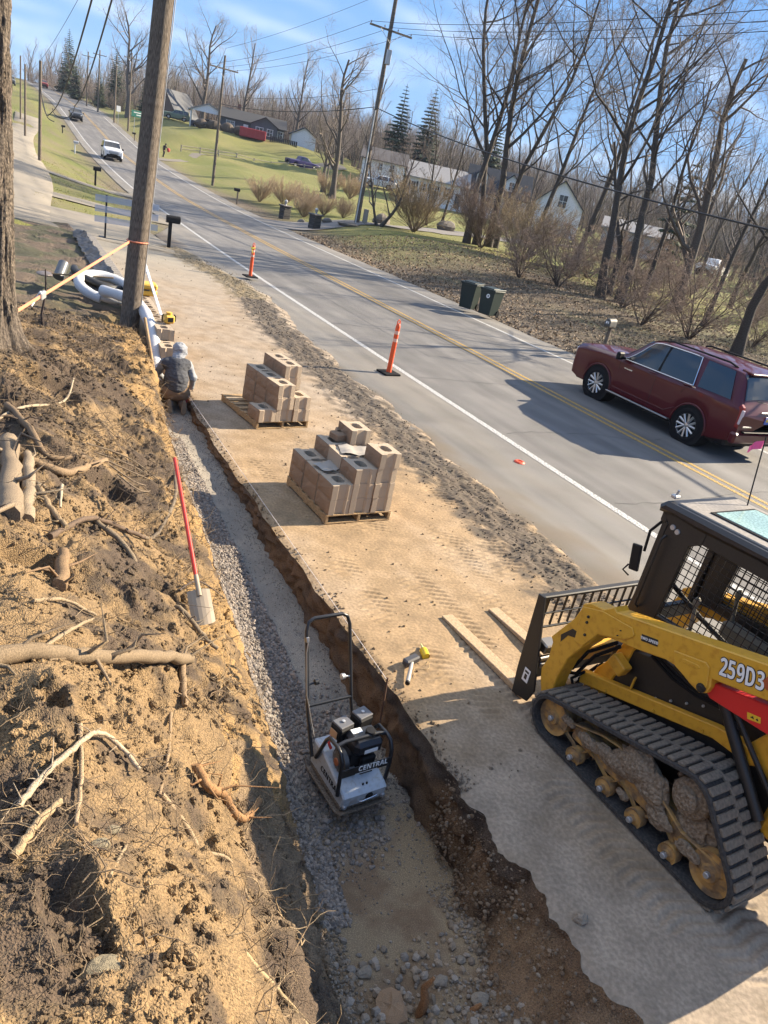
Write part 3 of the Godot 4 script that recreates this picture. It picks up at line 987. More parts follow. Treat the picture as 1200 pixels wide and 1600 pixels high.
		mm.blob(V(b[0], b[1], b[2]), V(b[3], b[4], b[5]), 0.22, b[6], 14, 20)
		part("mud_cake", mm, mudm, o)
	# small fittings: grab rails, bolts along the arm guard, a wiring clip, a work lamp and more hoses
	for q in [[-3.30, 1.30, -3.30, 1.95], [-3.36, 1.02, -3.34, 1.2]]:
		var gr: MB = B.call()
		gr.pipe([V(4.72, q[1], q[0]), V(4.68, q[1] + .03, q[0]), V(4.68, q[3] - .03, q[2]), V(4.72, q[3], q[2])], .011, 6)
		part("grab_rail", gr, blk, o)
	for k in 7:
		var bo2: MB = B.call()
		axle(bo2, [Vector2(0, -.01), Vector2(.009, -.01), Vector2(.011, 0), Vector2(.011, .006)], 4.664, .62 + .082 * k * .9, -3.05 + .12 * k, 6)
		part("bolt", bo2, M.galv, o)
	var wl: MB = B.call()
	wl.box(V(4.80, 2.235, -3.40), V(.06, .03, .05), .008)
	wl.rod(V(4.80, 2.24, -3.40), V(4.80, 2.29, -3.39), .01, 6)
	part("roof_fitting", wl, M.galv, o)
	var hz: MB = B.call()
	for k in 3: hz.pipe([V(4.52, 1.20 - .03 * k, -2.9), V(4.58, 1.12 - .03 * k, -2.7), V(4.6, 1.10 - .02 * k, -2.5), V(4.58, 1.16 - .02 * k, -2.3), V(4.55, 1.1, -2.1)], .012, 6)
	part("hydraulic_hose", hz, M.rubber, o)
	# ---- body
	var body: MB = B.call()
	plate(body, [-3.36, .5, -3.34, .93, -2.6, 1.18, -2.0, 1.2, -1.35, 1.2, -1.3, .5, -1.7, .42, -3.2, .38], 4.68, 5.42, 0.02)
	part("chassis", body, blk, o)
	var fen: MB = B.call()
	plate(fen, [-3.493, .535, -2.281, .961, -2.1, 1.0, -1.95, .98, -1.9, .93, -1.97, .88, -2.264, .86, -3.473, .42], 4.60, 4.67, 0.008)
	for pz in [[-3.2, .55], [-2.75, .71], [-2.35, .86]]:
		axle(fen, [Vector2(0, -.012), Vector2(.014, -.012), Vector2(.014, .01)], 4.6, pz[1], pz[0], 6)
	part("fender", fen, yel, o)
	var rf: MB = B.call()
	plate(rf, [-2.05, .99, -1.83, .86, -1.66, .60, -1.5, .52, -1.2, .52, -1.15, 1.25, -1.9, 1.3], 4.62, 4.70, 0.01)
	part("rear_fender", rf, yel, o)
	var eng: MB = B.call()
	eng.box(V(5.05, .95, -1.45), V(.86, .95, .62), .04)
	part("engine_cover", eng, yel, o)
	# front stays and guides between the arm and the track
	var st: MB = B.call()
	plate(st, [-3.47, .36, -3.40, .62, -3.30, .80, -3.24, 1.04, -3.14, 1.05, -3.16, .78, -3.22, .66, -3.24, .45], 4.66, 4.74, 0.008)
	st.box(V(4.60, .84, -3.17), V(.10, .11, .16), .01, rot(20, 0, 0))
	st.box(V(4.64, .74, -3.02), V(.06, .13, .015), .004, rot(0, 25, 0))
	part("arm_guide", st, yel, o)
	var hs: MB = B.call()
	for h in [[4.6, .55, -3.45, 4.62, .30, -3.5], [4.7, .62, -3.42, 4.66, .28, -3.55], [4.8, .6, -3.45, 4.8, .3, -3.62]]:
		hs.pipe([V(h[0], h[1], h[2]), V(h[0] - .03, (h[1] + h[4]) * .5, h[2] - .08), V(h[3], h[4], h[5])], .014)
	hs.pipe([V(4.5, 1.05, -3.2), V(4.5, .8, -3.42), V(4.52, .55, -3.52), V(4.56, .45, -3.7), V(4.62, .55, -3.8)], .016)
	hs.pipe([V(4.56, 1.0, -3.2), V(4.55, .78, -3.38), V(4.57, .5, -3.5), V(4.62, .38, -3.66), V(4.7, .5, -3.8)], .016)
	part("hydraulic_hose", hs, M.rubber, o)
	# ---- lift arms
	var armp := [-3.519, 1.23, -3.449, 1.283, -3.317, 1.31, -3.237, 1.383, -3.202, 1.361, -2.731, 1.509, -2.017, 1.74, -1.4, 1.92, -1.32, 1.70, -1.915, 1.529, -2.122, 1.46, -2.332, 1.396, -2.313, 1.335, -2.324, 1.278, -2.369, 1.247, -2.467, 1.262, -2.591, 1.304, -2.682, 1.294, -2.945, 1.202, -3.15, 1.145, -3.289, 1.083, -3.332, .976, -3.394, .875, -3.475, .713, -3.508, .5, -3.51, .341, -3.619, .254, -3.669, .349, -3.7, .448, -3.668, .581, -3.679, .738, -3.711, .774, -3.553, 1.065, -3.521, 1.175]
	for x in [[4.35, 4.50], [5.60, 5.75]]:
		var am: MB = B.call()
		plate(am, armp, x[0], x[1], 0.008)
		var arm := part("lift_arm", am, yel, o)
		if x[0] > 5: continue
		var lp: MB = B.call()
		plate(lp, [-3.505, 1.215, -3.317, 1.296, -3.02, 1.34, -2.985, 1.30, -2.99, 1.275, -3.045, 1.215, -3.28, 1.10, -3.38, .915, -3.47, .90], 4.338, 4.352, 0.004)
		part("gusset_plate", lp, yel, arm)
		lp = B.call()
		plate(lp, [-2.65, 1.405, -2.405, 1.482, -2.37, 1.465, -2.332, 1.34, -2.34, 1.285, -2.375, 1.262, -2.46, 1.278, -2.6, 1.31], 4.336, 4.352, 0.005)
		part("pivot_plate", lp, yel, arm)
		lp = B.call()
		plate(lp, [-2.565, 1.393, -2.55, 1.405, -2.44, 1.432, -2.425, 1.42, -2.435, 1.402, -2.55, 1.376], 4.331, 4.338, 0.003)
		part("grip_plate", lp, yel, arm)
		lp = B.call()
		plate(lp, [-3.62, .86, -3.53, .98, -3.43, .99, -3.47, .93, -3.55, .90, -3.60, .80], 4.346, 4.352, 0.001)
		part("arm_slot", lp, blk, arm)
		for bz in [[-3.418, 1.175, .012], [-3.412, 1.125, .012], [-3.1, 1.262, .005], [-3.11, 1.21, .005], [-2.362, 1.300, .034], [-3.39, 1.02, .012]]:
			lp = B.call()
			axle(lp, [Vector2(0, -.012), Vector2(bz[2] * .55, -.012), Vector2(bz[2] * .6, -.006), Vector2(bz[2], -.004), Vector2(bz[2], .01)], 4.334, bz[1], bz[0], 14)
			part("pin", lp, blk, arm)
		var side_b := Basis(V(0, 0, 1), V(0, 1, 0), V(-1, 0, 0)) * Basis(V(0, 0, 1), deg_to_rad(17.5))
		lp = B.call()
		lp.box(V(4.3485, 1.342, -2.858), V(.004, .052, .145), .001, Basis(V(1, 0, 0), deg_to_rad(-17.5)))
		var sticker := part("sticker", lp, blk, arm)
		words("lettering", "TWO SPEED", .029, .002, M.white_paint, sticker, V(4.3455, 1.342, -2.858) - p0, side_b)
		var big := words("model_number", "259D3", .172, .002, M.white_paint, arm, V(4.3455, 1.566, -2.165) - p0, side_b, true, 0.64)
		big.mesh.font.font_weight = 700
		for oz in [[.005, .005], [-.005, .005], [.005, -.005], [-.005, -.005]]:
			words("model_number_outline", "259D3", .172, .001, mat("decal_dark", lin(.03, .02, .015), .5), arm, V(4.3485, 1.566 + oz[0], -2.165 + oz[1]) - p0, side_b, true, 0.64)
		lp = B.call()
		plate(lp, [-2.01, 1.68, -1.96, 1.695, -1.92, 1.66, -1.94, 1.60, -1.985, 1.578, -2.04, 1.59], 4.3475, 4.352, 0.001)
		part("decal", lp, mat("decal_red", lin(.35, .07, .02), .5), arm)
	var cr: MB = B.call()
	cr.box(V(5.05, .62, -3.62), V(1.2, .14, .10), .02)
	part("cross_tube", cr, yel, o)
	var lk: MB = B.call()
	plate(lk, [-2.356, 1.335, -2.34, 1.35, -1.5, 1.60, -1.45, 1.44, -1.857, 1.29, -2.312, 1.235, -2.35, 1.26], 4.40, 4.52, 0.008)
	var link := part("red_link", lk, red, o)
	lk = B.call()
	plate(lk, [-2.05, 1.335, -1.96, 1.362, -1.945, 1.325, -2.03, 1.295], 4.397, 4.401, 0.0005)
	part("warning_label", lk, mat("label_yellow", lin(.65, .4, .02), .5), link)
	lk = B.call()
	plate(lk, [-2.02, 1.318, -2.005, 1.338, -1.99, 1.323], 4.3955, 4.3975, 0.0003)
	plate(lk, [-1.982, 1.328, -1.976, 1.343, -1.962, 1.334, -1.966, 1.328], 4.3955, 4.3975, 0.0003)
	part("warning_mark", lk, blk, link)
	var cy: MB = B.call()
	cy.rod(V(4.55, 1.28, -2.36), V(4.56, .62, -1.74), .042, 14)
	cy.rod(V(4.55, 1.25, -2.26), V(4.6, .7, -1.62), .02, 10)
	part("lift_cylinder", cy, blk, o)
	cy = B.call()
	axle(cy, [Vector2(0, -.05), Vector2(.08, -.05), Vector2(.1, -.03), Vector2(.1, .1)], 4.62, .93, -1.72, 20)
	part("lift_pivot", cy, dirty, o)
	# ---- cab
	var x0 := 4.75
	var x1 := 5.55
	for x in [x0, x1]:
		var pf: MB = B.call()
		plate(pf, [-3.416, 2.116, -3.321, 2.038, -3.395, 1.199, -3.13, 1.25, -3.095, 1.965, -3.0, 2.03, -3.0, 2.14], x - .02, x + .03, .006)
		plate(pf, [-3.0, 2.14, -3.0, 2.03, -2.3, 2.05, -1.7, 2.07, -1.7, 2.17], x - .02, x + .03, .006)
		plate(pf, [-3.13, 1.25, -3.12, 1.34, -2.0, 1.42, -2.0, 1.25], x - .02, x + .03, .006)
		plate(pf, [-2.05, 1.3, -2.0, 2.08, -1.7, 2.07, -1.65, 1.3], x - .02, x + .03, .006)
		part("cab_frame", pf, blk, o)
		var gd: MB = B.call()
		var zz := -3.12
		while zz < -2.0:
			gd.rod(V(x, 1.28, zz + .01), V(x, 2.06, zz + .05), .0042, 5); zz += .055
		var yy := 1.3
		while yy < 2.06:
			gd.rod(V(x, yy - .01, -3.14), V(x, yy + .03, -2.0), .0042, 5); yy += .055
		part("mesh_guard", gd, M.black_metal, o)
	var dg: MB = B.call()
	dg.pipe([V(4.95, 1.55, -3.3), V(4.95, 1.42, -2.9), V(4.95, 1.32, -2.45)], .02)
	part("lap_bar", dg, M.black_metal, o)
	var fr: MB = B.call()
	fr.box(V(5.15, 2.08, -3.38), V(.84, .10, .06), .01)
	for x in [x0 + .02, x1 - .02]: fr.box(V(x, 1.6, -3.36), V(.06, .9, .06), .01)
	fr.box(V(5.15, 1.15, -3.36), V(.84, .14, .06), .01)
	part("door_frame", fr, blk, o)
	var lm: MB = B.call()
	for k in 2: axle(lm, [Vector2(0, -.008), Vector2(.02, -.008), Vector2(.023, 0), Vector2(.023, .01)], 4.728, 2.035 - .014 * k, -3.275 + .05 * k, 12)
	part("marker_lamp", lm, M.galv, o)
	var mr: MB = B.call()
	mr.pipe([V(4.78, 2.02, -3.41), V(4.76, 1.9, -3.47), V(4.77, 1.72, -3.46)], .012)
	mr.box(V(4.75, 1.64, -3.50), V(.03, .22, .09), .012, rot(-12, 0, 0))
	mr.pipe([V(4.74, 1.56, -3.53), V(4.72, 1.50, -3.55), V(4.75, 1.47, -3.5)], .008)
	part("mirror", mr, M.black_plastic, o)
	# roof with rounded rim, top panel and tinted hatch
	var rfm: MB = B.call()
	plate(rfm, [-3.44, 2.10, -3.45, 2.15, -3.40, 2.20, -2.5, 2.235, -1.6, 2.25, -1.55, 2.12, -2.5, 2.15, -3.1, 2.115, -3.3, 2.12], 4.70, 5.60, .03)
	part("roof", rfm, grain(mat("roof_black", lin(.018, .02, .026), .42), texes["dusty_black"], .6), o)
	var rt: MB = B.call()
	plate(rt, [-3.34, 2.19, -3.33, 2.215, -2.5, 2.249, -1.65, 2.265, -1.65, 2.23], 4.77, 5.53, .008)
	part("roof_panel", rt, grain(mat("roof_dust", lin(.24, .215, .19), .75), texes["packed_col"], .5), o)
	var hg: MB = B.call()
	plate(hg, [-3.13, 2.222, -3.13, 2.232, -2.3, 2.266, -2.3, 2.256], 4.88, 5.44, .003)
	part("hatch_seal", hg, M.rubber, o)
	hg = B.call()
	plate(hg, [-3.10, 2.232, -3.10, 2.238, -2.33, 2.270, -2.33, 2.262], 4.91, 5.41, .002)
	part("roof_hatch", hg, grain(mat("hatch_tint", lin(.36, .50, .43), .12), ntex("hatch", .03, 4, [[.3, .8], [.7, 1.0]]), .4), o)
	# seat, console and the block of controls inside
	var se: MB = B.call()
	se.box(V(5.15, 1.18, -2.45), V(.5, .14, .5), .05)
	se.box(V(5.15, 1.52, -2.2), V(.48, .6, .14), .05, rot(-10, 0, 0))
	part("seat", se, mat("seat_cloth", lin(.10, .085, .06), .9), o)
	for x in [4.88, 5.42]:
		var co: MB = B.call()
		co.box(V(x, 1.22, -2.7), V(.12, .2, .5), .03)
		co.rod(V(x, 1.32, -2.9), V(x, 1.52, -2.94), .016)
		co.blob(V(x, 1.55, -2.94), V(.03, .045, .03), .05, 3)
		part("control_console", co, mat("console_grey", lin(.16, .145, .11), .7), o)
	# ---- fork carriage with guard, coupler and two tines
	var ca: MB = B.call()
	for x in [4.33, 5.62]: plate(ca, [-3.965, 1.05, -3.885, 1.06, -3.665, .22, -3.71, .08, -3.90, .04, -3.93, .3], x - .012, x + .012, .004)
	ca.box(V(4.975, 1.035, -3.93), V(1.31, .035, .06), .008)
	ca.box(V(4.975, .86, -3.92), V(1.29, .014, .016), .002)
	ca.box(V(4.975, .72, -3.91), V(1.29, .016, .02), .002)
	for k in 12: ca.box(V(4.43 + .108 * k, .88, -3.925), V(.014, .31, .02), .002)
	ca.box(V(4.38, .9, -3.92), V(.06, .28, .03), .004)
	ca.box(V(4.975, .30, -3.83), V(1.27, .12, .06), .01)
	ca.box(V(4.975, .55, -3.86), V(1.27, .10, .05), .01)
	var car := part("fork_carriage", ca, blk, o)
	ca = B.call()
	ca.box(V(4.45, .60, -3.80), V(.14, .10, .12), .012, rot(8, 0, 0))
	ca.box(V(4.47, .44, -3.78), V(.2, .06, .10), .01)
	ca.rod(V(4.36, .5, -3.76), V(4.62, .5, -3.76), .028, 12)
	part("coupler", ca, M.steel, car)
	ca = B.call()
	ca.box(V(4.316, .30, -3.80), V(.004, .13, .075), .001, rot(0, 0, 0))
	var lab := part("label", ca, M.white_paint, car)
	ca = B.call()
	ca.box(V(4.3135, .285, -3.80), V(.003, .05, .03), .0005)
	ca.box(V(4.3135, .335, -3.80), V(.003, .02, .05), .0005)
	part("print", ca, blk, lab)
	var tine := grain(mat("tine_steel", Color(1, 1, 1), .62), ntex("tine", .02, 5, [[.2, lin(.27, .18, .10)], [.5, lin(.38, .265, .15)], [.8, lin(.46, .335, .20)]]), .4, fine, .1, true, V(3, 3, .8))
	for x in [4.42, 5.04]:
		var ti: MB = B.call()
		plate(ti, [-5.12, .02, -5.12, .045, -3.88, .09, -3.80, .09, -3.80, .02], x - .068, x + .068, .006)
		part("fork_tine", ti, tine, car)

# ---------------------------------------------------------------- hollow wall blocks and pallets
var block_proto: Node3D
const ORD := ["bottom", "second", "third", "fourth"]

func split_sheet(w: float, h: float, sd: int) -> MB:
	var m := MB.new()
	var f := noise("splitf", 9.0, 3)
	var nx := 9
	var ny := 5
	var P := []
	for j in ny:
		for i in nx:
			var z := (float(i) / (nx - 1) - 0.5) * w
			var y := float(j) / (ny - 1) * h
			var e := 0.0 if (i == 0 or i == nx - 1 or j == 0 or j == ny - 1) else 1.0
			P.append(V(-0.004 - e * (0.012 + 0.016 * f.get_noise_3d(z * 1.0, y, sd * 3.7)), y, z))
	for j in ny - 1:
		for i in nx - 1:
			var a: Vector3 = P[j * nx + i]
			var b: Vector3 = P[j * nx + i + 1]
			var c: Vector3 = P[(j + 1) * nx + i + 1]
			var d: Vector3 = P[(j + 1) * nx + i]
			m.tri_out(a, b, c, V(1, y_mid(a, c), 0)); m.tri_out(a, c, d, V(1, y_mid(a, c), 0))
	return m
func y_mid(a: Vector3, b: Vector3) -> float: return (a.y + b.y) * 0.5

func block_shape() -> MB:
	var m := MB.new()
	for s in [-1.0, 1.0]:
		var o := PackedVector2Array([Vector2(0, 0), Vector2(0, .19), Vector2(.075, .193), Vector2(.098, .16), Vector2(.205, .155), Vector2(.228, .182), Vector2(.30, .178), Vector2(.30, 0), Vector2(.225, 0), Vector2(.225, .05), Vector2(.205, .09), Vector2(.15, .098), Vector2(.105, .085), Vector2(.09, .045), Vector2(.09, 0)])
		var q := PackedVector2Array()
		for p in o: q.append(Vector2(p.x, p.y * s))
		m.t = Transform3D(Basis(V(1, 0, 0), V(0, 0, 1), V(0, -1, 0)), V(0, 0.196, 0))
		m.prism(q, 0.0, 0.196, 0.0)
	m.t = Transform3D()
	# moulded grooves on top
	return m

func make_block(sd: int, label: String, group: String) -> Node3D:
	var o := thing("concrete_block", label, "concrete block", Vector3.ZERO, 0.0, group)
	part("block_body", block_m, M.block, o)
	part("split_face", split_m[sd % split_m.size()], M.split_face, o)
	return o

var block_m: ArrayMesh
var split_m := []
func put_block(pos: Vector3, yaw: float, label: String, group: String, sd: int) -> void:
	if block_m == null:
		block_m = block_shape().mesh()
		for k in 5: split_m.append(split_sheet(.383, .196, k).mesh())
	var o := make_block(sd, label, group)
	o.position = pos
	o.rotation_degrees.y = yaw

func pallet(pos: Vector3, yaw: float, sx: float, sz: float, label: String) -> void:
	var o := thing("wooden_pallet", label, "pallet", pos, yaw, "pallets of wall blocks")
	for k in 3:
		var m := MB.new()
		m.box(V((k - 1) * (sx - .04) * .5, .065, 0), V(.038, .088, sz), .004)
		part("stringer", m, M.lumber, o)
	for k in 7:
		var m := MB.new()
		m.box(V(0, .119, (k - 3) * (sz - .10) / 6.0), V(sx, .018, .10), .003, rot(0, rng.randf_range(-.6, .6), 0))
		part("deck_board", m, M.lumber, o)
	for k in 3:
		var m := MB.new()
		m.box(V(0, .011, (k - 1) * (sz - .10) / 2.0), V(sx, .018, .10), .003)
		part("bottom_board", m, M.lumber, o)

func stack_blocks(pos: Vector3, yaw: float, heights: Array, which: String, group: String, px: float, pz: float) -> void:
	var b := Basis(Vector3.UP, deg_to_rad(yaw))
	for ix in 3: for iz in 3:
		var h: int = heights[ix][iz]
		var off := rng.randf_range(-.012, .012)
		for k in h:
			var jx := (ix - 1) * px - .15 + off + rng.randf_range(-.008, .008)
			var jz := (1 - iz) * pz + rng.randf_range(-.01, .01)
			var place: String = ["front", "middle", "back"][iz] + " " + ["left", "centre", "right"][ix]
			var lay: String = "topmost" if k == h - 1 and h > 1 else "only" if h == 1 else ORD[k]
			var turn := yaw + rng.randf_range(-1.2, 1.2) + (180.0 if (ix == 1 and iz == 1 and k == h - 1 and which == "nearer") else 0.0)
			var fix := Vector3.ZERO
			if turn > 150: fix = b * V(.3, 0, 0)
			put_block(pos + b * V(jx, .128 + k * .1985, jz) + fix, turn, "tan hollow concrete block, %s in the %s stack on the %s pallet" % [lay, place, which], group, ix * 7 + iz * 3 + k)

func site() -> void:
	# the two pallets
	pallet(V(4.28, .014, -7.82), 3, .95, 1.18, "wooden pallet under the nearer, fuller load of tan blocks")
	stack_blocks(V(4.28, .014, -7.82), 3, [[2, 2, 2], [3, 3, 3], [4, 3, 4]], "nearer", "blocks on the nearer pallet", .305, .392)
	pallet(V(4.40, .014, -11.12), 8, .95, 1.32, "wooden pallet half emptied, bare slats showing, beyond the fuller one")
	stack_blocks(V(4.40, .014, -11.02), 8, [[1, 0, 0], [3, 3, 3], [2, 4, 4]], "farther", "blocks on the farther pallet", .305, .392)
	# pieces of packing card on top of the nearer load
	for a in [[4.03, .532, -7.75, 20, .34, .26, "creased grey packing sheet on the low left stacks of the nearer pallet"], [4.42, .732, -7.80, -15, .46, .30, "larger crumpled grey packing sheet on the centre stacks of the nearer pallet"]]:
		var P := PackedVector3Array()
		var w: float = a[4]
		var d: float = a[5]
		for j in 7: for i in 9:
			var x := (i / 8.0 - .5) * w
			var z := (j / 6.0 - .5) * d
			P.append(V(x, .012 + .03 * absf(noise("card", 6.0, 2).get_noise_2d(x + a[0], z)) + .02 * absf(sin(x * 14.0)), z))
		var o := part("packing_sheet", sheet(P, PackedColorArray(), 7, 9), mat("card", lin(.30, .27, .23), .8))
		o.position = V(a[0], a[1], a[2]); o.rotation_degrees.y = a[3]
		tag(o, a[6], "packing sheet")
	for a in [[4.33, .74, -8.22, 12], [4.43, .74, -8.32, -20]]:
		var m := MB.new()
		m.box(V(0, .05, 0), V(.17, .095, .19), .012)
		var o := part("cap_stone", m, M.split_face)
		o.position = V(a[0], a[1], a[2]); o.rotation_degrees.y = a[3]
		tag(o, "small tan half stone on the nearer pallet, " + ("front one of the pair" if a[3] > 0 else "rear one of the pair"), "stone")
	# the wall that is being laid: stepped end by the kneeling worker, running back behind the pole
	var ends := [11.95, 12.3, 12.75, 13.25]
	for k in 4:
		var d: float = ends[k] + .2
		var i := 0
		while d < 17.0:
			var x := line_x(d)
			var lab: String = "tan block in the new wall's %s course, %s from its open end" % [["lowest", "second", "third", "top"][k], ["first", "second", "third", "fourth", "fifth", "sixth", "seventh", "eighth", "ninth", "tenth", "eleventh", "twelfth", "thirteenth", "fourteenth"][i]]
			# the split face looks at the road
			put_block(V(x + .02, -.03 + k * .1985, -d), 180 - 2.5, lab, "blocks of the new wall", i + k * 3)
			d += .388
			i += 1
	# yellow instrument case, laser level and measuring rod on the wall
	var yellow := mat("case_yellow", lin(.60, .36, .05), .5)
	var c := thing("instrument_case", "yellow plastic instrument case standing on the new block wall", "case", V(3.38, .765, -16.1), -4)
	var m := MB.new()
	m.box(V(0, .075, 0), V(.50, .13, .36), .03)
	m.box(V(0, .20, 0), V(.50, .11, .36), .03)
	part("shell", m, yellow, c)
	m = MB.new()
	m.pipe([V(-.08, .14, .185), V(-.07, .14, .225), V(.07, .14, .225), V(.08, .14, .185)], .014)
	part("handle", m, M.black_plastic, c)
	for s in [-1, 1]:
		m = MB.new()
		m.box(V(.16 * s, .14, .185), V(.05, .07, .02), .005)
		part("latch", m, M.black_plastic, c)
	var l := thing("laser_level", "small yellow rotating laser level on the end of the new wall", "laser level", V(3.36, .765, -13.75), 10)
	m = MB.new()
	m.box(V(0, .085, 0), V(.19, .15, .17), .03)
	part("housing", m, yellow, l)
	m = MB.new()
	m.box(V(0, .085, .088), V(.10, .08, .012), .004)
	part("panel", m, M.black_plastic, l)
	for s in [-1, 1]:
		m = MB.new()
		m.pipe([V(.10 * s, .03, 0), V(.125 * s, .05, 0), V(.125 * s, .14, 0), V(.10 * s, .16, 0)], .014)
		part("handle", m, M.black_plastic, l)
	m = MB.new()
	m.lathe([Vector2(.0, .0), Vector2(.05, .0), Vector2(.055, .03), Vector2(.055, .045), Vector2(0, .05)], 14, Transform3D(Basis(), V(0, .16, 0)))
	part("head", m, yellow, l)
	var rd := MB.new()
	rd.box(V(0, .72, 0), V(.05, 1.44, .028), .004)
	var r := part("measuring_rod", rd, mat("rod_white", lin(.66, .68, .72), .45))
	r.position = V(3.36, .77, -14.35)
	r.rotation = Vector3(deg_to_rad(-58), deg_to_rad(6), 0)
	tag(r, "pale extending measuring rod lying aslant over the case on the wall", "measuring rod")
	compactor()
	tools()
	low_wall()
	pipes()

func compactor() -> void:
	var grey := grain(mat("hood_grey", lin(.40, .44, .475), .45), texes["dusty"], .5, null, 0.0, false)
	var plm := grain(mat("plate_steel", Color(1, 1, 1), .6), ntex("plate_steel", .03, 4, [[.2, lin(.06, .045, .035)], [.6, lin(.17, .14, .105)], [.9, lin(.25, .22, .18)]]), .3, texes["fine_bump"], .1, false)
	var blk := mat("tube_black", lin(.012, .013, .015), .35)
	var o := thing("plate_compactor", "grey and black petrol plate compactor with a tall tube handle in the trench", "plate compactor", V(2.61, -.475, -3.74), 4)
	var m := MB.new()
	# base plate with turned up ends
	var pr := [Vector2(-.30, .06), Vector2(-.25, .0), Vector2(.26, .0), Vector2(.33, .055), Vector2(.33, .07), Vector2(.25, .022), Vector2(-.245, .022), Vector2(-.295, .075)]
	m.t = Transform3D(Basis(V(0, 0, 1), V(0, 1, 0), V(-1, 0, 0)), Vector3.ZERO)
	m.prism(PackedVector2Array(pr), -.23, .23, .004)
	m.t = Transform3D()
	part("base_plate", m, plm, o)
	m = MB.new()
	m.box(V(0, .055, .02), V(.40, .03, .50), .004)
	part("deck_plate", m, plm, o)
	# hood: wedge with sloping top
	m = MB.new()
	m.t = Transform3D(Basis(V(0, 0, 1), V(0, 1, 0), V(-1, 0, 0)), Vector3.ZERO)
	m.prism(PackedVector2Array([Vector2(-.26, .07), Vector2(.275, .07), Vector2(.29, .175), Vector2(.25, .20), Vector2(-.10, .30), Vector2(-.26, .30)]), -.20, .20, .012)
	m.t = Transform3D()
	var hood := part("hood", m, grey, o)
	m = MB.new()
	m.lathe([Vector2(.0, .0), Vector2(.034, .0), Vector2(.034, .003), Vector2(0, .003)], 20, Transform3D(Basis(V(1, 0, 0), V(0, 0, 1), V(0, -1, 0)), V(.04, .132, .287)))
	part("port", m, M.black_plastic, hood)
	m = MB.new()
	m.pipe([V(-.05, .105, .285), V(-.03, .11, .30), V(.10, .13, .302), V(.115, .13, .285)], .0055, 6)
	part("rail", m, M.chrome, hood)
	m = MB.new()
	m.box(V(-.10, .125, .284), V(.06, .05, .004), .001, rot(-8, 0, 0))
	part("label", m, M.galv, hood)
	for s in [[-.175, .085], [.175, .09]]:
		m = MB.new()
		m.lathe([Vector2(0, .018), Vector2(.016, .016), Vector2(.018, .008), Vector2(.024, .006), Vector2(.024, 0)], 12, Transform3D(Basis(V(1, 0, 0), V(0, 0, 1), V(0, -1, 0)), V(s[0], s[1], .282)))
		part("bolt", m, M.galv, hood)
	words("lettering", "CENTRAL", .068, .002, M.black_plastic, hood, V(-.2015, .16, .06), Basis(V(0, 0, 1), V(0, 1, 0), V(-1, 0, 0)) * Basis(V(0, 0, 1), 0.0))
	m = MB.new()
	for k in 4: m.rod(V(-.03 + .035 * (k % 2) + .03, .22 - .012 * int(k / 2) * 3, .13 + .10 * int(k / 2)), V(-.03 + .035 * (k % 2) + .03, .255 - .012 * int(k / 2) * 3, .13 + .10 * int(k / 2)), .008, 6)
	part("stud", m, M.black_plastic, hood, "stuff")
	# engine
	m = MB.new()
	m.box(V(.02, .36, .0), V(.24, .16, .22), .02)
	m.box(V(.07, .30, .10), V(.14, .18, .10), .015)
	var en := part("engine", m, M.black_plastic, o)
	m = MB.new()
	m.box(V(.05, .485, .05), V(.26, .13, .21), .035)
	var tank := part("fuel_tank", m, mat("tank_black", lin(.014, .015, .018), .3), en)
	m = MB.new()
	m.lathe([Vector2(.04, 0), Vector2(.042, .03), Vector2(.038, .038), Vector2(0, .04)], 16, Transform3D(Basis(), V(.09, .548, .06)))
	part("fuel_cap", m, M.black_plastic, en)
	m = MB.new()
	m.box(V(.0, .5515, .0), V(.09, .004, .05), .001)
	part("label", m, M.white_paint, en)
	m = MB.new()
	m.box(V(.06, .47, .1565), V(.12, .035, .004), .001, rot(0, 0, 3))
	part("label", m, M.white_paint, en)
	for e in [[-.07, .50, -.10], [.12, .52, -.13]]:
		m = MB.new()
		m.box(V(e[0], e[1], e[2]), V(.15, .12, .13), .015, rot(0, 12, 0))
		var bx := part("air_filter" if e[0] < 0 else "muffler", m, M.black_plastic, en)
		m = MB.new()
		m.box(V(e[0], e[1] + .068, e[2]), V(.135, .02, .115), .008, rot(0, 12, 0))
		part("cover", m, mat("cover_grey", lin(.10, .10, .105), .4), bx)
		m = MB.new()
		m.lathe([Vector2(.014, 0), Vector2(.014, .012), Vector2(0, .014)], 10, Transform3D(Basis(), V(e[0], e[1] + .078, e[2])))
		part("knob", m, M.galv, bx)
		if e[0] < 0:
			m = MB.new()
			m.box(V(e[0] - .08, e[1] - .01, e[2] + .01), V(.004, .07, .08), .001, rot(0, 12, 0))
			part("label", m, mat("label_tan", lin(.45, .28, .16), .6), bx)
	# recoil starter with slotted cover
	m = MB.new()
	m.lathe([Vector2(.0, .06), Vector2(.035, .058), Vector2(.05, .05), Vector2(.098, .035), Vector2(.105, .0)], 24, Transform3D(Basis(V(0, 1, 0), V(-1, 0, 0), V(0, 0, 1)), V(-.115, .34, .06)))
	var rc := part("recoil_cover", m, mat("recoil_grey", lin(.055, .055, .055), .5), en)
	for k in 18:
		var a := TAU * k / 18
		m = MB.new()
		m.box(V(-.158, .34 + .066 * sin(a), .06 + .066 * cos(a)), V(.008, .030, .006), .001, Basis(Vector3.RIGHT, -a + PI / 2))
		part("slot_rib", m, mat("rib_grey", lin(.16, .15, .14), .5), rc)
	m = MB.new()
	m.lathe([Vector2(.0, .01), Vector2(.03, .008), Vector2(.034, 0)], 16, Transform3D(Basis(V(0, 1, 0), V(-1, 0, 0), V(0, 0, 1)), V(-.172, .34, .06)))
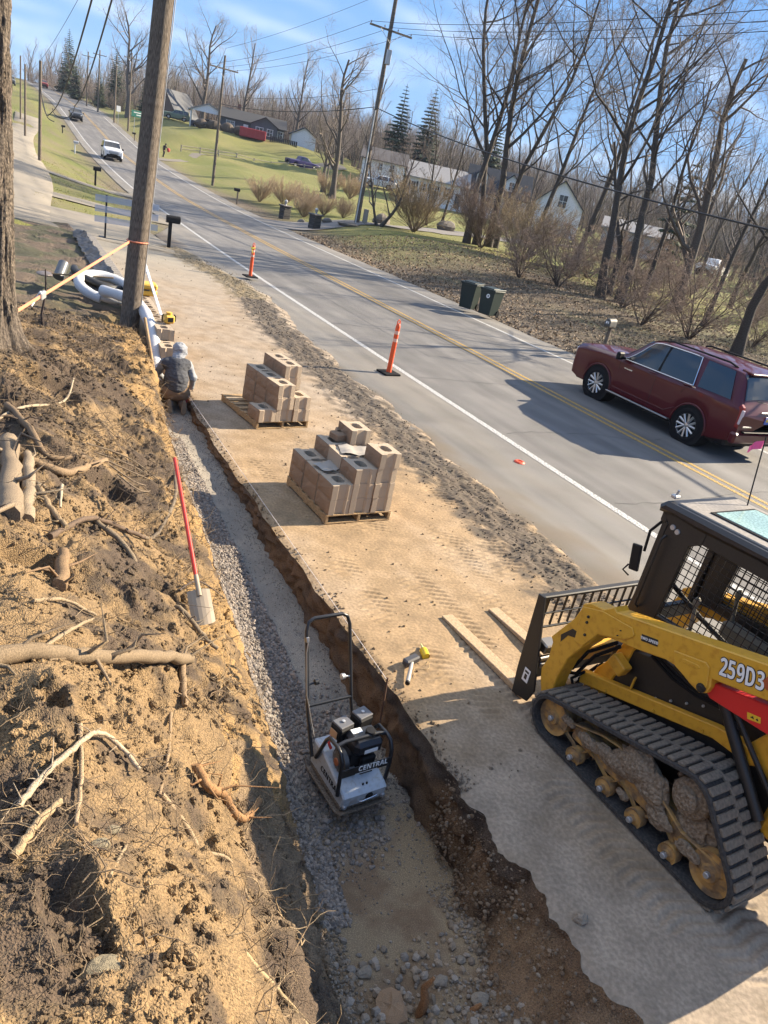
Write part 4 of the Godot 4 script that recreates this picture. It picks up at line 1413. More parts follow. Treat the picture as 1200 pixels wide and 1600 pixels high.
	part("badge", m, mat("badge_rust", lin(.30, .09, .03), .5), rc)
	m = MB.new()
	m.pipe([V(-.16, .36, -.06), V(-.17, .39, -.09), V(-.15, .41, -.13), V(-.12, .40, -.15)], .012)
	part("throttle", m, mat("throttle_red", lin(.45, .03, .02), .5), en)
	# cage
	for s in [-1.0, 1.0]:
		m = MB.new()
		m.pipe([V(.215 * s, .16, .22), V(.225 * s, .34, .215), V(.225 * s, .47, .20), V(.225 * s, .53, .16), V(.225 * s, .545, .10), V(.225 * s, .53, -.02), V(.222 * s, .47, -.06), V(.21 * s, .19, -.17)], .0165, 10)
		part("cage_tube", m, blk, o)
	m = MB.new()
	m.pipe([V(-.225, .54, .09), V(-.15, .56, .085), V(.15, .56, .085), V(.225, .54, .09)], .0165, 10)
	part("cage_tube", m, blk, o)
	m = MB.new()
	m.box(V(0, .375, .222), V(.45, .075, .008), .002, rot(-4, 0, 0))
	var np := part("name_plate", m, blk, o)
	words("lettering", "CENTRAL", .062, .002, M.white_paint, np, V(.055, .389, .2285), rot(-4, 0, 0))
	words("lettering", "MACHINERY", .030, .002, mat("letter_blue", lin(.25, .33, .55), .5), np, V(.075, .353, .2265), rot(-4, 0, 0))
	m = MB.new()
	m.box(V(0, .345, .2285), V(.2, .004, .003), .0005, rot(-4, 0, 0))
	part("stripe", m, M.white_paint, np)
	# handle, leaning back over the far end
	var hb := Transform3D(rot(-22, 0, 0), V(-.02, .15, -.26))
	m = MB.new()
	m.t = hb
	m.pipe([V(-.205, .0, .06), V(-.205, .35, .0), V(-.20, 1.02, 0), V(-.18, 1.09, 0), V(-.13, 1.115, 0), V(.13, 1.115, 0), V(.18, 1.09, 0), V(.20, 1.02, 0), V(.205, .35, 0), V(.205, .0, .06)], .0155, 10)
	var hd := part("handle", m, blk, o)
	m = MB.new()
	m.t = hb
	m.rod(V(-.203, .40, 0), V(.203, .40, 0), .0145, 10)
	part("cross_bar", m, blk, hd)
	for s in [-1.0, 1.0]:
		m = MB.new()
		m.t = hb
		m.rod(V(.203 * s, .575, 0), V(.12 * s, .585, 0), .009, 8)
		m.t = hb * Transform3D(Basis(), V(.125 * s, .585, 0))
		m.lathe([Vector2(0, -.022), Vector2(.024, -.02), Vector2(.026, .012), Vector2(.012, .02), Vector2(0, .022)], 12, Transform3D(rot(0, 0, 90), Vector3.ZERO))
		part("clamp_knob", m, M.galv if s > 0 else blk, hd)
	m = MB.new()
	m.t = hb
	m.box(V(-.20, .95, .0), V(.03, .05, .04), .008)
	m.pipe([V(-.20, .93, .02), V(-.215, .85, .02), V(-.22, .5, .02), V(-.17, .1, .05), V(-.1, .05, .15)], .005, 6)
	part("throttle_lever", m, M.steel, hd)

func tools() -> void:
	# sledge hammer, string bottle
	var h := thing("sledge_hammer", "short handled sledge hammer lying on the packed dirt beside the trench", "hammer", V(3.50, .02, -4.40), 0)
	var m := MB.new()
	m.box(V(.02, .05, -.06), V(.17, .072, .075), .014, rot(0, 14, 4))
	part("head", m, grain(mat("hammer_grey", lin(.055, .055, .06), .45), texes["dusty"], .2), h)
	m = MB.new()
	m.rod(V(.02, .05, -.04), V(-.16, .032, .20), .0165, 12, .020)
	var hn := part("handle", m, mat("handle_grey", lin(.30, .28, .25), .6), h)
	m = MB.new()
	m.rod(V(-.155, .033, .195), V(-.168, .031, .212), .022, 12)
	part("grip_end", m, M.black_plastic, hn)
	var b := thing("chalk_bottle", "small yellow squeeze bottle lying on the dirt by the hammer", "bottle", V(3.74, .05, -4.58), 0)
	m = MB.new()
	m.tube(PackedVector3Array([V(-.02, -.008, .075), V(-.02, -.008, .072), V(0, -.008, 0), V(.008, -.008, -.03), V(.014, -.006, -.05)]), PackedFloat32Array([.034, .038, .039, .036, .016]), 16)
	part("body", m, mat("bottle_yellow", lin(.62, .40, .01), .4), b)
	m = MB.new()
	m.rod(V(.014, -.006, -.05), V(.03, -.002, -.12), .014, 10, .005)
	part("nozzle", m, mat("nozzle_pale", lin(.65, .58, .25), .5), b)
	m = MB.new()
	var pts := []
	for k in 40: pts.append(V(.02 + .16 * sin(k * .16) * (1 - k * .012), .006, .02 + .22 * k / 40.0 + .035 * sin(k * .5)))
	m.pipe(pts, .002, 4)
	var st := part("loose_string", m, mat("string_tan", lin(.5, .36, .18), .8))
	st.position = V(3.56, .018, -4.50)
	tag(st, "loose curl of tan mason's line beside the hammer", "string")
	# string line along the cut, with its pin
	m = MB.new()
	m.rod(V(3.085, .16, -4.16), V(3.22, .16, -11.6), .0028, 5)
	tag(part("string_line", m, mat("string_white", lin(.75, .68, .62), .7)), "taut pale mason's line along the edge of the trench", "string line")
	m = MB.new()
	m.rod(V(3.10, -.35, -4.12), V(3.08, .19, -4.15), .009, 6)
	tag(part("steel_pin", m, mat("rust", lin(.09, .045, .025), .8)), "rusty steel pin holding the near end of the mason's line", "stake")
	# red handled shovel stuck in the sandy slope
	var s := thing("flat_shovel", "square bladed shovel with a long red handle lying back on the sandy slope", "shovel", V(1.55, .70, -4.52), 0)
	var top := V(1.56, 1.50, -5.80) - s.position
	m = MB.new()
	m.rod(top.normalized() * .24, top, .0175, 10, .0165)
	part("handle", m, mat("shovel_red", lin(.56, .035, .02), .38), s)
	var dirv := top.normalized()
	m = MB.new()
	m.rod(dirv * .22, dirv * .40, .021, 10, .019)
	part("socket", m, mat("shovel_steel", lin(.30, .24, .17), .65, .1), s)
	m = MB.new()
	var bx := V(.97, .22, .0).normalized()
	bx = (bx - dirv * bx.dot(dirv)).normalized()
	var bzv := bx.cross(dirv)
	for i in 6:
		for j in 8:
			var a0 := -.088 + .176 * i / 6.0
			var a1 := -.088 + .176 * (i + 1) / 6.0
			var l0 := -.02 + .30 * j / 8.0
			var l1 := -.02 + .30 * (j + 1) / 8.0
			var q := func(a: float, l: float) -> Vector3: return bx * a + dirv * l + bzv * (-.03 * pow(absf(a) / .098, 2.0)) + dirv * (.035 * pow(absf(a) / .098, 3.0) if l < .1 else 0.0)
			m.quad(q.call(a0, l0), q.call(a1, l0), q.call(a1, l1), q.call(a0, l1))
	part("blade", m, M["shovel_steel"], s)
	# orange disc marker on the shoulder
	m = MB.new()
	m.lathe([Vector2(.10, 0), Vector2(.10, .012), Vector2(.075, .03), Vector2(.05, .034), Vector2(.045, .022), Vector2(0, .02)], 20)
	var d := part("survey_disc", m, mat("disc_orange", lin(.62, .07, .02), .5))
	d.position = V(8.40, .004, -9.14)
	tag(d, "small flat orange red disc lying on the grey shoulder", "marker")

func low_wall() -> void:
	# older low wall of small grey blocks that the new one joins, with black fabric behind it
	var o := thing("low_wall", "older low wall of small grey blocks along the edge of the driveway", "wall", V(3.7, 0, -22))
	var bl := MB.new()
	bl.box(V(0, .075, 0), V(.26, .15, .27), .012)
	var bm := bl.mesh()
	var bmat := grain(mat("old_block", lin(.27, .245, .215), .9), texes["block_col"], .3, texes["block_bump"], .4)
	var d := 17.2
	while d < 28.4:
		for c in 2:
			if c == 1 and (d > 26.6): continue
			var p := part("block", bm, bmat, o)
			p.position = V(line_x(d) - .02 - .03 * c, .005 + .152 * c, -d - (.14 if c else 0.0)) - o.position
			p.rotation_degrees.y = -3 + rng.randf_range(-4, 4)
		d += .29
	var P := PackedVector3Array()
	for i in 70:
		for k in 6:
			var dd := 16.0 + 11.5 * i / 69.0
			var f := k / 5.0
			P.append(V(line_x(dd) - .18 - .42 * f + .07 * noise("fab", .9, 3).get_noise_2d(dd * 3.0, f), .34 + .03 * sin(dd * 4.0) - .06 * f + .10 * noise("fab2", 1.5, 3).get_noise_2d(dd * 2.0, f * 2.0), -dd))
	var fb := part("ground_fabric", sheet(P, PackedColorArray(), 70, 6), mat("fabric_black", lin(.013, .014, .018), .55))
	tag(fb, "wrinkled black landscape fabric lying behind the low grey wall", "fabric")

func coil(c: Vector3, r: float, tube_r: float, turns: float, tilt: Basis, rise: float, a0 := 0.0, sides := 12) -> MB:
	var m := MB.new()
	var p := PackedVector3Array()
	var rr := PackedFloat32Array()
	var n := int(turns * 36)
	for k in n + 1:
		var a := a0 + TAU * k / 36.0
		p.append(c + tilt * V(r * cos(a), rise * k / 36.0, r * sin(a)))
		rr.append(tube_r * (1.0 + .03 * sin(k * 2.4)))
	return m.tube(p, rr, sides)

func pipes() -> void:
	var sock := grain(mat("sock_white", lin(.62, .63, .64), .9), ntex("sock", .05, 4, [[.2, .8], [.7, 1.0]]), .3, texes["fine_bump"], .6)
	var blackp := mat("drain_black", lin(.012, .012, .013), .55)
	# white sleeved drain pipe: a loop that lies on the bank behind the pole and runs down behind the new wall
	var m := coil(V(2.62, .82, -16.0), .52, .10, 1.0, rot(14, 0, -6), .06, 1.9)
	var p := PackedVector3Array([V(2.45, .90, -15.4), V(2.75, .90, -15.05), V(3.0, .86, -14.55), V(3.04, .74, -13.9), V(3.02, .55, -13.3), V(2.96, .30, -12.8), V(2.9, .06, -12.4)])
	var rr := PackedFloat32Array()
	for k in p.size(): rr.append(.105)
	var q := smooth_path(p, 6)
	var r2 := PackedFloat32Array()
	for k in q.size(): r2.append(.105 + .006 * sin(k * 1.3))
	m.tube(q, r2, 12)
	tag(part("sleeved_pipe", m, sock), "white sleeved drain pipe looped behind the pole and run down behind the new wall", "drain pipe")
	m = coil(V(2.55, .72, -16.6), .50, .075, 1.6, rot(10, 40, -4), .14, .4)
	tag(part("drain_pipe", m, blackp), "coil of black corrugated drain pipe on the ground behind the white one", "drain pipe")
	m = MB.new()
	m.rod(V(1.85, .72, -17.1), V(1.98, .98, -17.35), .105, 16)
	tag(part("pipe_offcut", m, mat("pipe_grey", lin(.10, .11, .12), .4)), "short thick dark grey pipe offcut sticking up beside the round shovel", "pipe")
	m = MB.new()
	m.box(V(2.75, .68, -17.7), V(.6, .28, .5), .09, rot(0, 25, 4))
	tag(part("black_bundle", m, blackp), "low bundle of black plastic sheet behind the white pipe loop", "bundle")
	# round pointed shovel lying with its blade up
	var s := thing("round_shovel", "round bladed shovel lying on the bank beside the pipes, handle to the right", "shovel", V(1.55, .80, -16.6), 0)
	m = MB.new()
	m.blob(V(0, .06, 0), V(.16, .04, .20), .06, 4, 8, 14)
	part("blade", m, mat("blade_rust", lin(.15, .125, .11), .5, .3), s)
	m = MB.new()
	m.rod(V(.12, .08, .02), V(1.25, .20, .35), .017, 8)
	part("handle", m, M.lumber, s)
	# dark wedge shaped tool half hidden by the tree
	m = MB.new()
	m.prism(PackedVector2Array([Vector2(-.4, 0), Vector2(.36, 0), Vector2(.30, .10), Vector2(-.02, .52), Vector2(-.4, .55)]), -.03, .03, .01)
	var w := part("plastic_sled", m, mat("sled_grey", lin(.06, .062, .068), .5))
	w.position = V(.55, .93, -15.2)
	tag(w, "dark grey plastic wedge leaning behind the near tree trunk", "plastic sheet")
	# plank leaning on the cut bank by the white pipe
	m = MB.new()
	m.rod(V(2.86, -.02, -12.05), V(2.82, .95, -13.2), .028, 6)
	tag(part("long_stick", m, M.lumber), "long straight brown stick leaning on the cut bank by the white pipe", "stick")

func smooth_path(p: PackedVector3Array, per: int) -> PackedVector3Array:
	var c := Curve3D.new()
	for i in p.size():
		var t := (p[mini(i + 1, p.size() - 1)] - p[maxi(i - 1, 0)]) / 6.0
		c.add_point(p[i], -t, t)
	var out := PackedVector3Array()
	for i in p.size() - 1:
		for k in per: out.append(c.sample(i, float(k) / per))
	out.append(p[p.size() - 1])
	return out

# ---------------------------------------------------------------- bare trees
# p: height, radius, first branch (share of height), spread (degrees), first-order branches, twig levels, crook
func bare_tree(sd: int, p: Dictionary) -> Array:
	var g := RandomNumberGenerator.new()
	g.seed = sd
	var trunk := MB.new()
	var crown := MB.new()
	var bc: Color = p.get("bark", Color(0.115, 0.092, 0.075))
	var tc: Color = p.get("twig", Color(0.13, 0.098, 0.078))
	var stack := []
	var stems: int = p.get("stems", 1)
	for s in stems:
		var lean: float = p.get("lean", 0.05) * (1.0 if stems == 1 else 1.6)
		var a := g.randf() * TAU + TAU * s / stems
		stack.append([V(cos(a), 0, sin(a)) * (0.0 if stems == 1 else p.r * 1.2), V(cos(a) * lean, 1, sin(a) * lean).normalized(), p.h * g.randf_range(0.9, 1.0), p.r * (1.0 if s == 0 else 0.75), 0])
	var most: int = p.get("levels", 3)
	while stack.size():
		var b: Array = stack.pop_back()
		var lv: int = b[4]
		var n: int = [9, 6, 4, 3, 2][lv]
		var pts := PackedVector3Array([b[0]])
		var rs := PackedFloat32Array([b[3]])
		var d: Vector3 = b[1]
		var seg: float = b[2] / n
		var crook: float = p.get("crook", 0.12) * [0.55, 1.0, 1.4, 1.6, 1.6][lv]
		for i in n:
			d = (d + V(g.randfn(), g.randfn() * 0.6, g.randfn()) * crook + Vector3.UP * (p.get("rise", 0.10) if lv > 0 else 0.04)).normalized()
			pts.append(pts[i] + d * seg)
			var f := float(i + 1) / n
			rs.append(maxf(b[3] * lerpf(1.0, 0.28 if lv == 0 else 0.18, pow(f, 0.8)), 0.0035))
		if lv == 0: rs[0] *= 1.35
		var m := trunk if lv == 0 or (lv == 1 and b[3] > 0.05) else crown
		m.col = bc if lv <= 1 else tc
		m.tube(pts, rs, [9, 6, 4, 3, 3][lv], false)
		if lv >= most: continue
		var cnt: int = [p.get("n0", 12), p.get("n1", 7), p.get("n2", 5), p.get("n3", 3), 0][lv]
		var start: float = p.get("first", 0.35) if lv == 0 else 0.22
		for k in cnt:
			var f := lerpf(start, 0.99, (k + g.randf() * 0.9) / cnt)
			var idx := mini(int(f * n), n - 1)
			var q := pts[idx].lerp(pts[idx + 1], f * n - idx)
			var along := (pts[idx + 1] - pts[idx]).normalized()
			var side := along.cross(V(g.randfn(), g.randfn(), g.randfn())).normalized()
			var ang := deg_to_rad(p.get("spread", 42.0) * g.randf_range(0.65, 1.25))
			var dir := along * cos(ang) + side * sin(ang)
			var l: float = b[2] * lerpf(0.50, 0.22, f) * g.randf_range(0.7, 1.25) * (p.get("reach", 1.0) if lv == 0 else 1.15)
			var r: float = maxf(rs[idx] * g.randf_range(0.38, 0.62), 0.0045)
			stack.append([q, dir, l, r, lv + 1])
	return [trunk.mesh(), crown.mesh()]

func tree_proto(called: String, cat_: String, sd: int, p: Dictionary) -> Node3D:
	var o := thing(called, "", cat_)
	var m := bare_tree(sd, p)
	if m[0].get_surface_count(): part("trunk" if cat_ == "tree" else "stem", m[0], M.bark, o)
	if m[1].get_surface_count(): part("crown", m[1], M.twig, o)
	return o

func spruce(sd: int, h: float, w: float, thick: float) -> Node3D:
	var g := RandomNumberGenerator.new()
	g.seed = sd
	var o := thing("spruce_tree", "", "tree")
	var t := MB.new()
	t.col = Color(0.07, 0.055, 0.045)
	t.tube(PackedVector3Array([V(0, 0, 0), V(0, h * .5, 0), V(0.05, h, 0)]), PackedFloat32Array([h * .014, h * .009, .02]), 7)
	part("trunk", t, M.bark, o)
	var c := MB.new()
	var lay := int(h * 2.2)
	for i in lay:
		var f := (i + 0.5) / lay
		var y := h * lerpf(.08, .99, f)
		var rad := w * pow(1.0 - f, 0.8) * g.randf_range(.75, 1.1) + .12
		var nb := int(lerpf(11, 5, f))
		for k in nb:
			var a := TAU * (k + g.randf() * .7) / nb + i
			var d := V(cos(a), -.18 - .2 * (1 - f), sin(a))
			var l := rad * g.randf_range(.7, 1.12)
			var tip := V(0, y, 0) + d * l + Vector3.UP * l * .12
			c.col = Color(.018, .034, .018).lerp(Color(.045, .066, .03), g.randf())
			# a spray of drooping needled twigs
			var nt := int(5 * thick) + 2
			for j in nt:
				var s := lerpf(.2, 1.0, (j + g.randf()) / nt)
				var q := V(0, y, 0).lerp(tip, s)
				var wd := l * .30 * (1.15 - s * .7) + .05
				var sx := V(-sin(a), 0, cos(a))
				var dn := V(0, -wd * g.randf_range(.3, .9), 0)
				c.tri(q, q + sx * wd + d * wd * .7 + dn, q + d * wd * .9 + dn * .4)
				c.tri(q, q + d * wd * .9 + dn * .4, q - sx * wd + d * wd * .7 + dn)
	part("crown", c, M.leaf, o)
	return o

var G := {}
func plant(kind: String, label: String, x: float, d: float, s := 1.0, yaw := -1.0, group := "", dy := 0.0) -> Node3D:
	var pr: Node3D = G[kind]
	var o: Node3D = pr
	if pr.get_meta("label", "") != "":
		o = pr.duplicate()
		add_child(o, true)
		o.remove_meta("group")
	o.set_meta("label", label)
	if group: o.set_meta("group", group)
	o.position = V(x, land(x, d) - 0.05 + dy, -d)
	o.rotation_degrees.y = yaw if yaw >= 0.0 else fmod(x * 37.0 + d * 61.0, 360.0)
	o.scale = Vector3.ONE * s
	return o

func trees() -> void:
	var dark := Color(0.125, 0.102, 0.085)
	var mid := Color(0.19, 0.16, 0.135)
	G.tall_a = tree_proto("bare_tree", "tree", 11, {h = 19.0, r = .25, first = .30, spread = 52.0, crook = .17, n0 = 17, n1 = 9, n2 = 6, n3 = 4, levels = 4, bark = dark, twig = Color(.155, .122, .10), rise = .10, lean = .06})
	G.tall_b = tree_proto("bare_tree", "tree", 12, {h = 20.0, r = .23, first = .26, spread = 54.0, crook = .18, n0 = 17, n1 = 9, n2 = 6, n3 = 4, levels = 4, bark = dark, twig = Color(.165, .13, .105), rise = .11, lean = .10})
	G.wide = tree_proto("bare_tree", "tree", 13, {h = 15.0, r = .36, first = .20, spread = 52.0, n0 = 15, n1 = 8, n2 = 6, n3 = 4, levels = 4, bark = mid, twig = Color(.21, .17, .14), rise = .08, crook = .16, reach = 1.25})
	G.round_ = tree_proto("bare_tree", "tree", 14, {h = 13.0, r = .28, first = .16, spread = 44.0, n0 = 16, n1 = 9, n2 = 6, n3 = 4, levels = 4, bark = mid, twig = Color(.24, .20, .17), rise = .16, reach = 1.1})
	G.slim = tree_proto("bare_tree", "tree", 15, {h = 10.0, r = .12, first = .30, spread = 44.0, n0 = 13, n1 = 7, n2 = 5, n3 = 3, levels = 4, bark = dark, twig = Color(.16, .13, .11), rise = .15, lean = .05})
	G.crook = tree_proto("bare_tree", "tree", 16, {h = 9.0, r = .22, first = .28, spread = 60.0, n0 = 9, n1 = 7, n2 = 5, n3 = 3, levels = 4, bark = dark, twig = Color(.16, .13, .105), crook = .26, rise = .05, reach = 1.4, lean = .22})
	G.small = tree_proto("bare_tree", "tree", 17, {h = 6.0, r = .13, first = .12, spread = 48.0, n0 = 12, n1 = 8, n2 = 5, n3 = 3, levels = 4, bark = dark, twig = Color(.16, .125, .105), crook = .2, rise = .10, reach = 1.3, stems = 2, lean = .3})
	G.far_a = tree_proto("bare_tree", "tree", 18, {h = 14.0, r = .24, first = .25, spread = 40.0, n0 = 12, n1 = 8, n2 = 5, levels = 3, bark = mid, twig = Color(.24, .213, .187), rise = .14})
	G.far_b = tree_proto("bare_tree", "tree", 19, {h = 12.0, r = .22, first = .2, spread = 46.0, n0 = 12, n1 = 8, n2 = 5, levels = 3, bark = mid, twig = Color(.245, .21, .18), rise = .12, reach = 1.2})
	var br := Color(.24, .175, .12)
	G.bush_a = tree_proto("bare_shrub", "shrub", 21, {h = 2.5, r = .022, first = .08, spread = 34.0, stems = 30, n0 = 9, n1 = 7, n2 = 4, levels = 3, lean = .58, rise = .10, bark = br, twig = Color(.25, .195, .115), crook = .14})
	G.bush_b = tree_proto("bare_shrub", "shrub", 22, {h = 3.0, r = .024, first = .1, spread = 34.0, stems = 32, n0 = 9, n1 = 7, n2 = 4, levels = 3, lean = .55, rise = .10, bark = br * .8, twig = Color(.22, .16, .12), crook = .16})
	G.tangle = tree_proto("bare_shrub", "shrub", 23, {h = 2.2, r = .025, first = .05, spread = 50.0, stems = 10, n0 = 8, n1 = 6, n2 = 4, levels = 3, lean = .5, rise = .02, bark = Color(.18, .13, .10), twig = Color(.23, .165, .125), crook = .3})
	G.straw = tree_proto("bare_shrub", "shrub", 24, {h = 1.35, r = .013, first = .05, spread = 30.0, stems = 34, n0 = 8, n1 = 6, levels = 2, lean = .55, rise = .12, bark = Color(.36, .27, .17), twig = Color(.38, .28, .185), crook = .14})
	G.spruce = spruce(31, 13.0, 2.9, 1.5)
	G.pine = spruce(32, 15.0, 3.6, .6)
	G.cedar = spruce(33, 5.0, 1.0, 1.6)
	# --- woods on the right of the road
	var roadside := "bare trees in the woods right of the road"
	plant("tall_a", "tall dark bare tree behind the rounded shrubs, leftmost trunk of the big clump", 34.6, 50.6, 1.05, 40, roadside)
	plant("tall_b", "tall dark bare tree in the big clump, second trunk from the left", 35.7, 50.9, 1.1, 120, roadside)
	plant("tall_a", "thickest tall dark bare tree in the middle of the big clump behind the shrubs", 36.7, 50.6, 1.2, 200, roadside)
	plant("tall_b", "tall dark bare tree at the right edge of the big clump behind the shrubs", 37.6, 50.9, 1.0, 290, roadside)
	plant("slim", "slender dark bare tree with a broken looking limb, before the white houses", 37.6, 62.0, 1.0, 20, roadside)
	plant("slim", "slender bare tree leaning right across the white house gable end", 38.2, 60.5, 1.15, 190, roadside)
	plant("tall_b", "tall bare tree before the dormered house, just right of the big clump", 38.6, 47.6, .95, 15, roadside)
	plant("tall_a", "tall bare tree in front of the white gabled wing", 38.8, 43.0, .9, 310, roadside)
	plant("tall_a", "large dark bare tree with twin trunks above the leaf covered bank, left trunk", 29.3, 29.6, .92, 150, roadside)
	plant("tall_b", "large dark bare tree with twin trunks above the leaf covered bank, right trunk", 30.2, 29.1, .98, 75, roadside)
	plant("slim", "reddish brown leaning bare tree right of the twin trunks", 33.2, 30.3, 1.25, 260, roadside)
	plant("wide", "thick bare tree leaning right, its crown over the far pickup", 34.0, 28.6, .85, 330, roadside)
	plant("slim", "thin bare tree between the leaning thick trunk and the road", 31.8, 24.8, 1.1, 100, roadside)
	plant("tall_b", "stout bare tree at the back of the wood, left of the far pickup", 44.5, 33.2, .7, 250, roadside)
	plant("crook", "crooked bare tree with a low bent limb by the maroon car's roof", 27.2, 19.2, 1.05, 10, roadside)
	plant("crook", "gnarled bare tree whose limb arches over the wood, beside the twin trunks", 31.2, 31.0, .95, 215, roadside)
	plant("small", "small forked dark bare tree at the foot of the tall utility pole", 28.3, 53.5, 1.1, 75, roadside)
	plant("wide", "broad bare tree on the lawn behind the tall utility pole", 36.0, 80.0, .95, 10, roadside)
	plant("round_", "dense round headed bare tree left of the white house", 40.0, 92.0, .9, 50, roadside)
	var behind := "bare trees standing behind the white houses"
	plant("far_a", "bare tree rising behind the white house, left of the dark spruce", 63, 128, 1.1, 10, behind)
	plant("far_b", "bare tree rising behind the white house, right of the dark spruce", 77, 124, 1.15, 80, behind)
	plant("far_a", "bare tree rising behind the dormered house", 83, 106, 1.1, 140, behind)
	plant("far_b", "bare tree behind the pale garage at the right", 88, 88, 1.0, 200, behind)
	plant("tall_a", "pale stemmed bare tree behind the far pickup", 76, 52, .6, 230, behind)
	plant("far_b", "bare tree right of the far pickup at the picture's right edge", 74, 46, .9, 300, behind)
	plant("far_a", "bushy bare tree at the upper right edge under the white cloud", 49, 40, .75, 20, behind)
	plant("far_b", "bare tree right of the small cedar near the right edge", 56, 44, .7, 120, behind)
	plant("spruce", "dark spruce behind the white house roofs", 70, 121, 1.25, 0, "", .0)
	plant("spruce", "broad brownish green spruce behind the white house, left of the darker one", 65, 122, 1.2, 90)
	plant("spruce", "dark spruce behind the big clump of trunks", 82, 118, 1.1, 180)
	plant("cedar", "small dark cedar against the sky at the right", 47.5, 42.5, 1.8, 0)
	# --- hillside and the far end of the road
	var hill := "bare trees round the hilltop houses"
	plant("round_", "large round headed bare tree right of the grey hilltop house", 62, 160, 1.25, 10, hill)
	plant("round_", "large bare tree directly behind the grey hilltop house", 53, 168, 1.3, 130, hill)
	plant("wide", "broad bare tree between the steep roofed house and the grey house", 43.5, 164, 1.2, 60, hill)
	plant("far_b", "bare tree behind the steep roofed house", 38, 178, 1.2, 200, hill)
	plant("wide", "broad bare tree by the road sign left of the main pole's top", 29, 162, 1.2, 250, hill)
	plant("spruce", "dark spruce left of the steep roofed house", 33.5, 168, .62, 10)
	plant("spruce", "dark spruce beside the road beyond the green sign", 27.5, 186, .55, 50)
	plant("pine", "tall open crowned pine at the far end of the road", 25.5, 222, .95, 20)
	plant("pine", "tall open crowned pine right of the far road poles", 33, 200, .85, 140)
	plant("spruce", "low dark spruce right of the far bend", 24.5, 200, .6, 90)
	for a in [[72, 152, "leftmost"], [75.5, 149, "second"], [78.5, 147, "third"], [82, 144, "rightmost"]]:
		plant("cedar", "narrow dark cedar in the row beyond the hill, %s one" % a[2], a[0], a[1], .9, a[0] * 20.0, "cedars beyond the hill")
	# --- left of the road
	plant("far_b", "brownish bare tree overhanging the path, left of the thin pole", -1.0, 62, .8, 40, "bare trees left of the path")
	plant("far_a", "bare tree beyond the path at the upper left edge", .5, 84, .9, 160, "bare trees left of the path")
	plant("far_b", "bare tree farthest along the path on the left", 4.0, 112, .9, 300, "bare trees left of the path")
	plant("wide", "bare tree whose branches reach in over the path at the upper left", -3.4, 31, .95, 200, "bare trees left of the path")
	# --- shrubs
	var sh := "rounded bare shrubs on the leaf covered bank"
	plant("bush_a", "rounded bare shrub right of the tall pole, leftmost of three on the bank", 31.6, 53.8, 1.75, 10, sh)
	plant("bush_b", "largest rounded bare shrub, in the middle of three on the bank", 34.6, 48.6, 1.6, 100, sh)
	plant("bush_a", "reddish brown bare shrub, rightmost of three on the bank", 34.4, 43.2, 1.8, 220, sh)
	var row := "pale shrubs along the bed by the stone posts"
	for a in [[24.6, 70.5, 1.6, "leftmost of the pale row"], [26.2, 68.5, 1.8, "second of the pale row"], [27.4, 66.2, 1.5, "third of the pale row"], [25.0, 60.5, 1.5, "between the two stone posts"], [27.6, 62.5, 1.35, "right behind the second stone post"]]:
		plant("straw", "straw coloured bare shrub %s near the road" % a[3], a[0], a[1], a[2], a[0] * 50, row)
	plant("bush_b", "dark dome shaped shrub left of the tall utility pole", 29.0, 61.5, .55, 0, row)
	plant("straw", "twin straw coloured shrub on the lawn below the purple pickup, left one", 38.0, 86.0, 2.0, 30, row)
	plant("straw", "twin straw coloured shrub on the lawn below the purple pickup, right one", 40.5, 85.0, 2.1, 90, row)
	var un := "tangled undergrowth in the roadside wood"
	var where := ["behind the two wheeled bins", "left of the twin trunks", "between the twin trunks and the road", "right behind the twin trunks", "left of the reddish leaning trunk", "before the far pickup, low down", "above the maroon car's bonnet", "above the maroon car's windscreen", "at the foot of the thick leaning trunk", "right of the thick leaning trunk", "below the pale shed", "left of the pale shed", "before the pale shed's wall", "below the white gabled wing", "right of the white gabled wing", "by the weathered mailbox", "over the maroon car's roof", "at the right picture edge over the car", "beneath the far pickup", "at the foot of the big clump's right trunk"]
	var spots := [[26.5, 33.0], [28.0, 31.5], [28.6, 27.2], [32.4, 32.5], [35.5, 33.0], [38.5, 27.5], [27.0, 21.5], [30.5, 21.0], [37.5, 31.0], [40.0, 28.0], [33.0, 36.5], [36.0, 38.0], [38.5, 35.0], [41.0, 40.0], [43.0, 36.0], [26.2, 23.6], [33.5, 20.5], [32.5, 16.0], [44.0, 28.5], [38.2, 42.5]]
	for i in spots.size():
		plant("tangle", "tangled brown undergrowth in the roadside wood, %s" % where[i], spots[i][0], spots[i][1], [1.4, 1.7, 1.2, 1.9, 1.5][i % 5], -1, un)
	# --- the wood that closes the view, one mass
	var ms := [bare_tree(41, {h = 13.0, r = .2, first = .2, spread = 42.0, n0 = 11, n1 = 7, n2 = 4, levels = 3, twig = Color(.24, .213, .187), bark = mid, rise = .13}), bare_tree(42, {h = 11.0, r = .2, first = .15, spread = 46.0, n0 = 12, n1 = 7, n2 = 4, levels = 3, twig = Color(.25, .215, .183), bark = mid, rise = .13})]
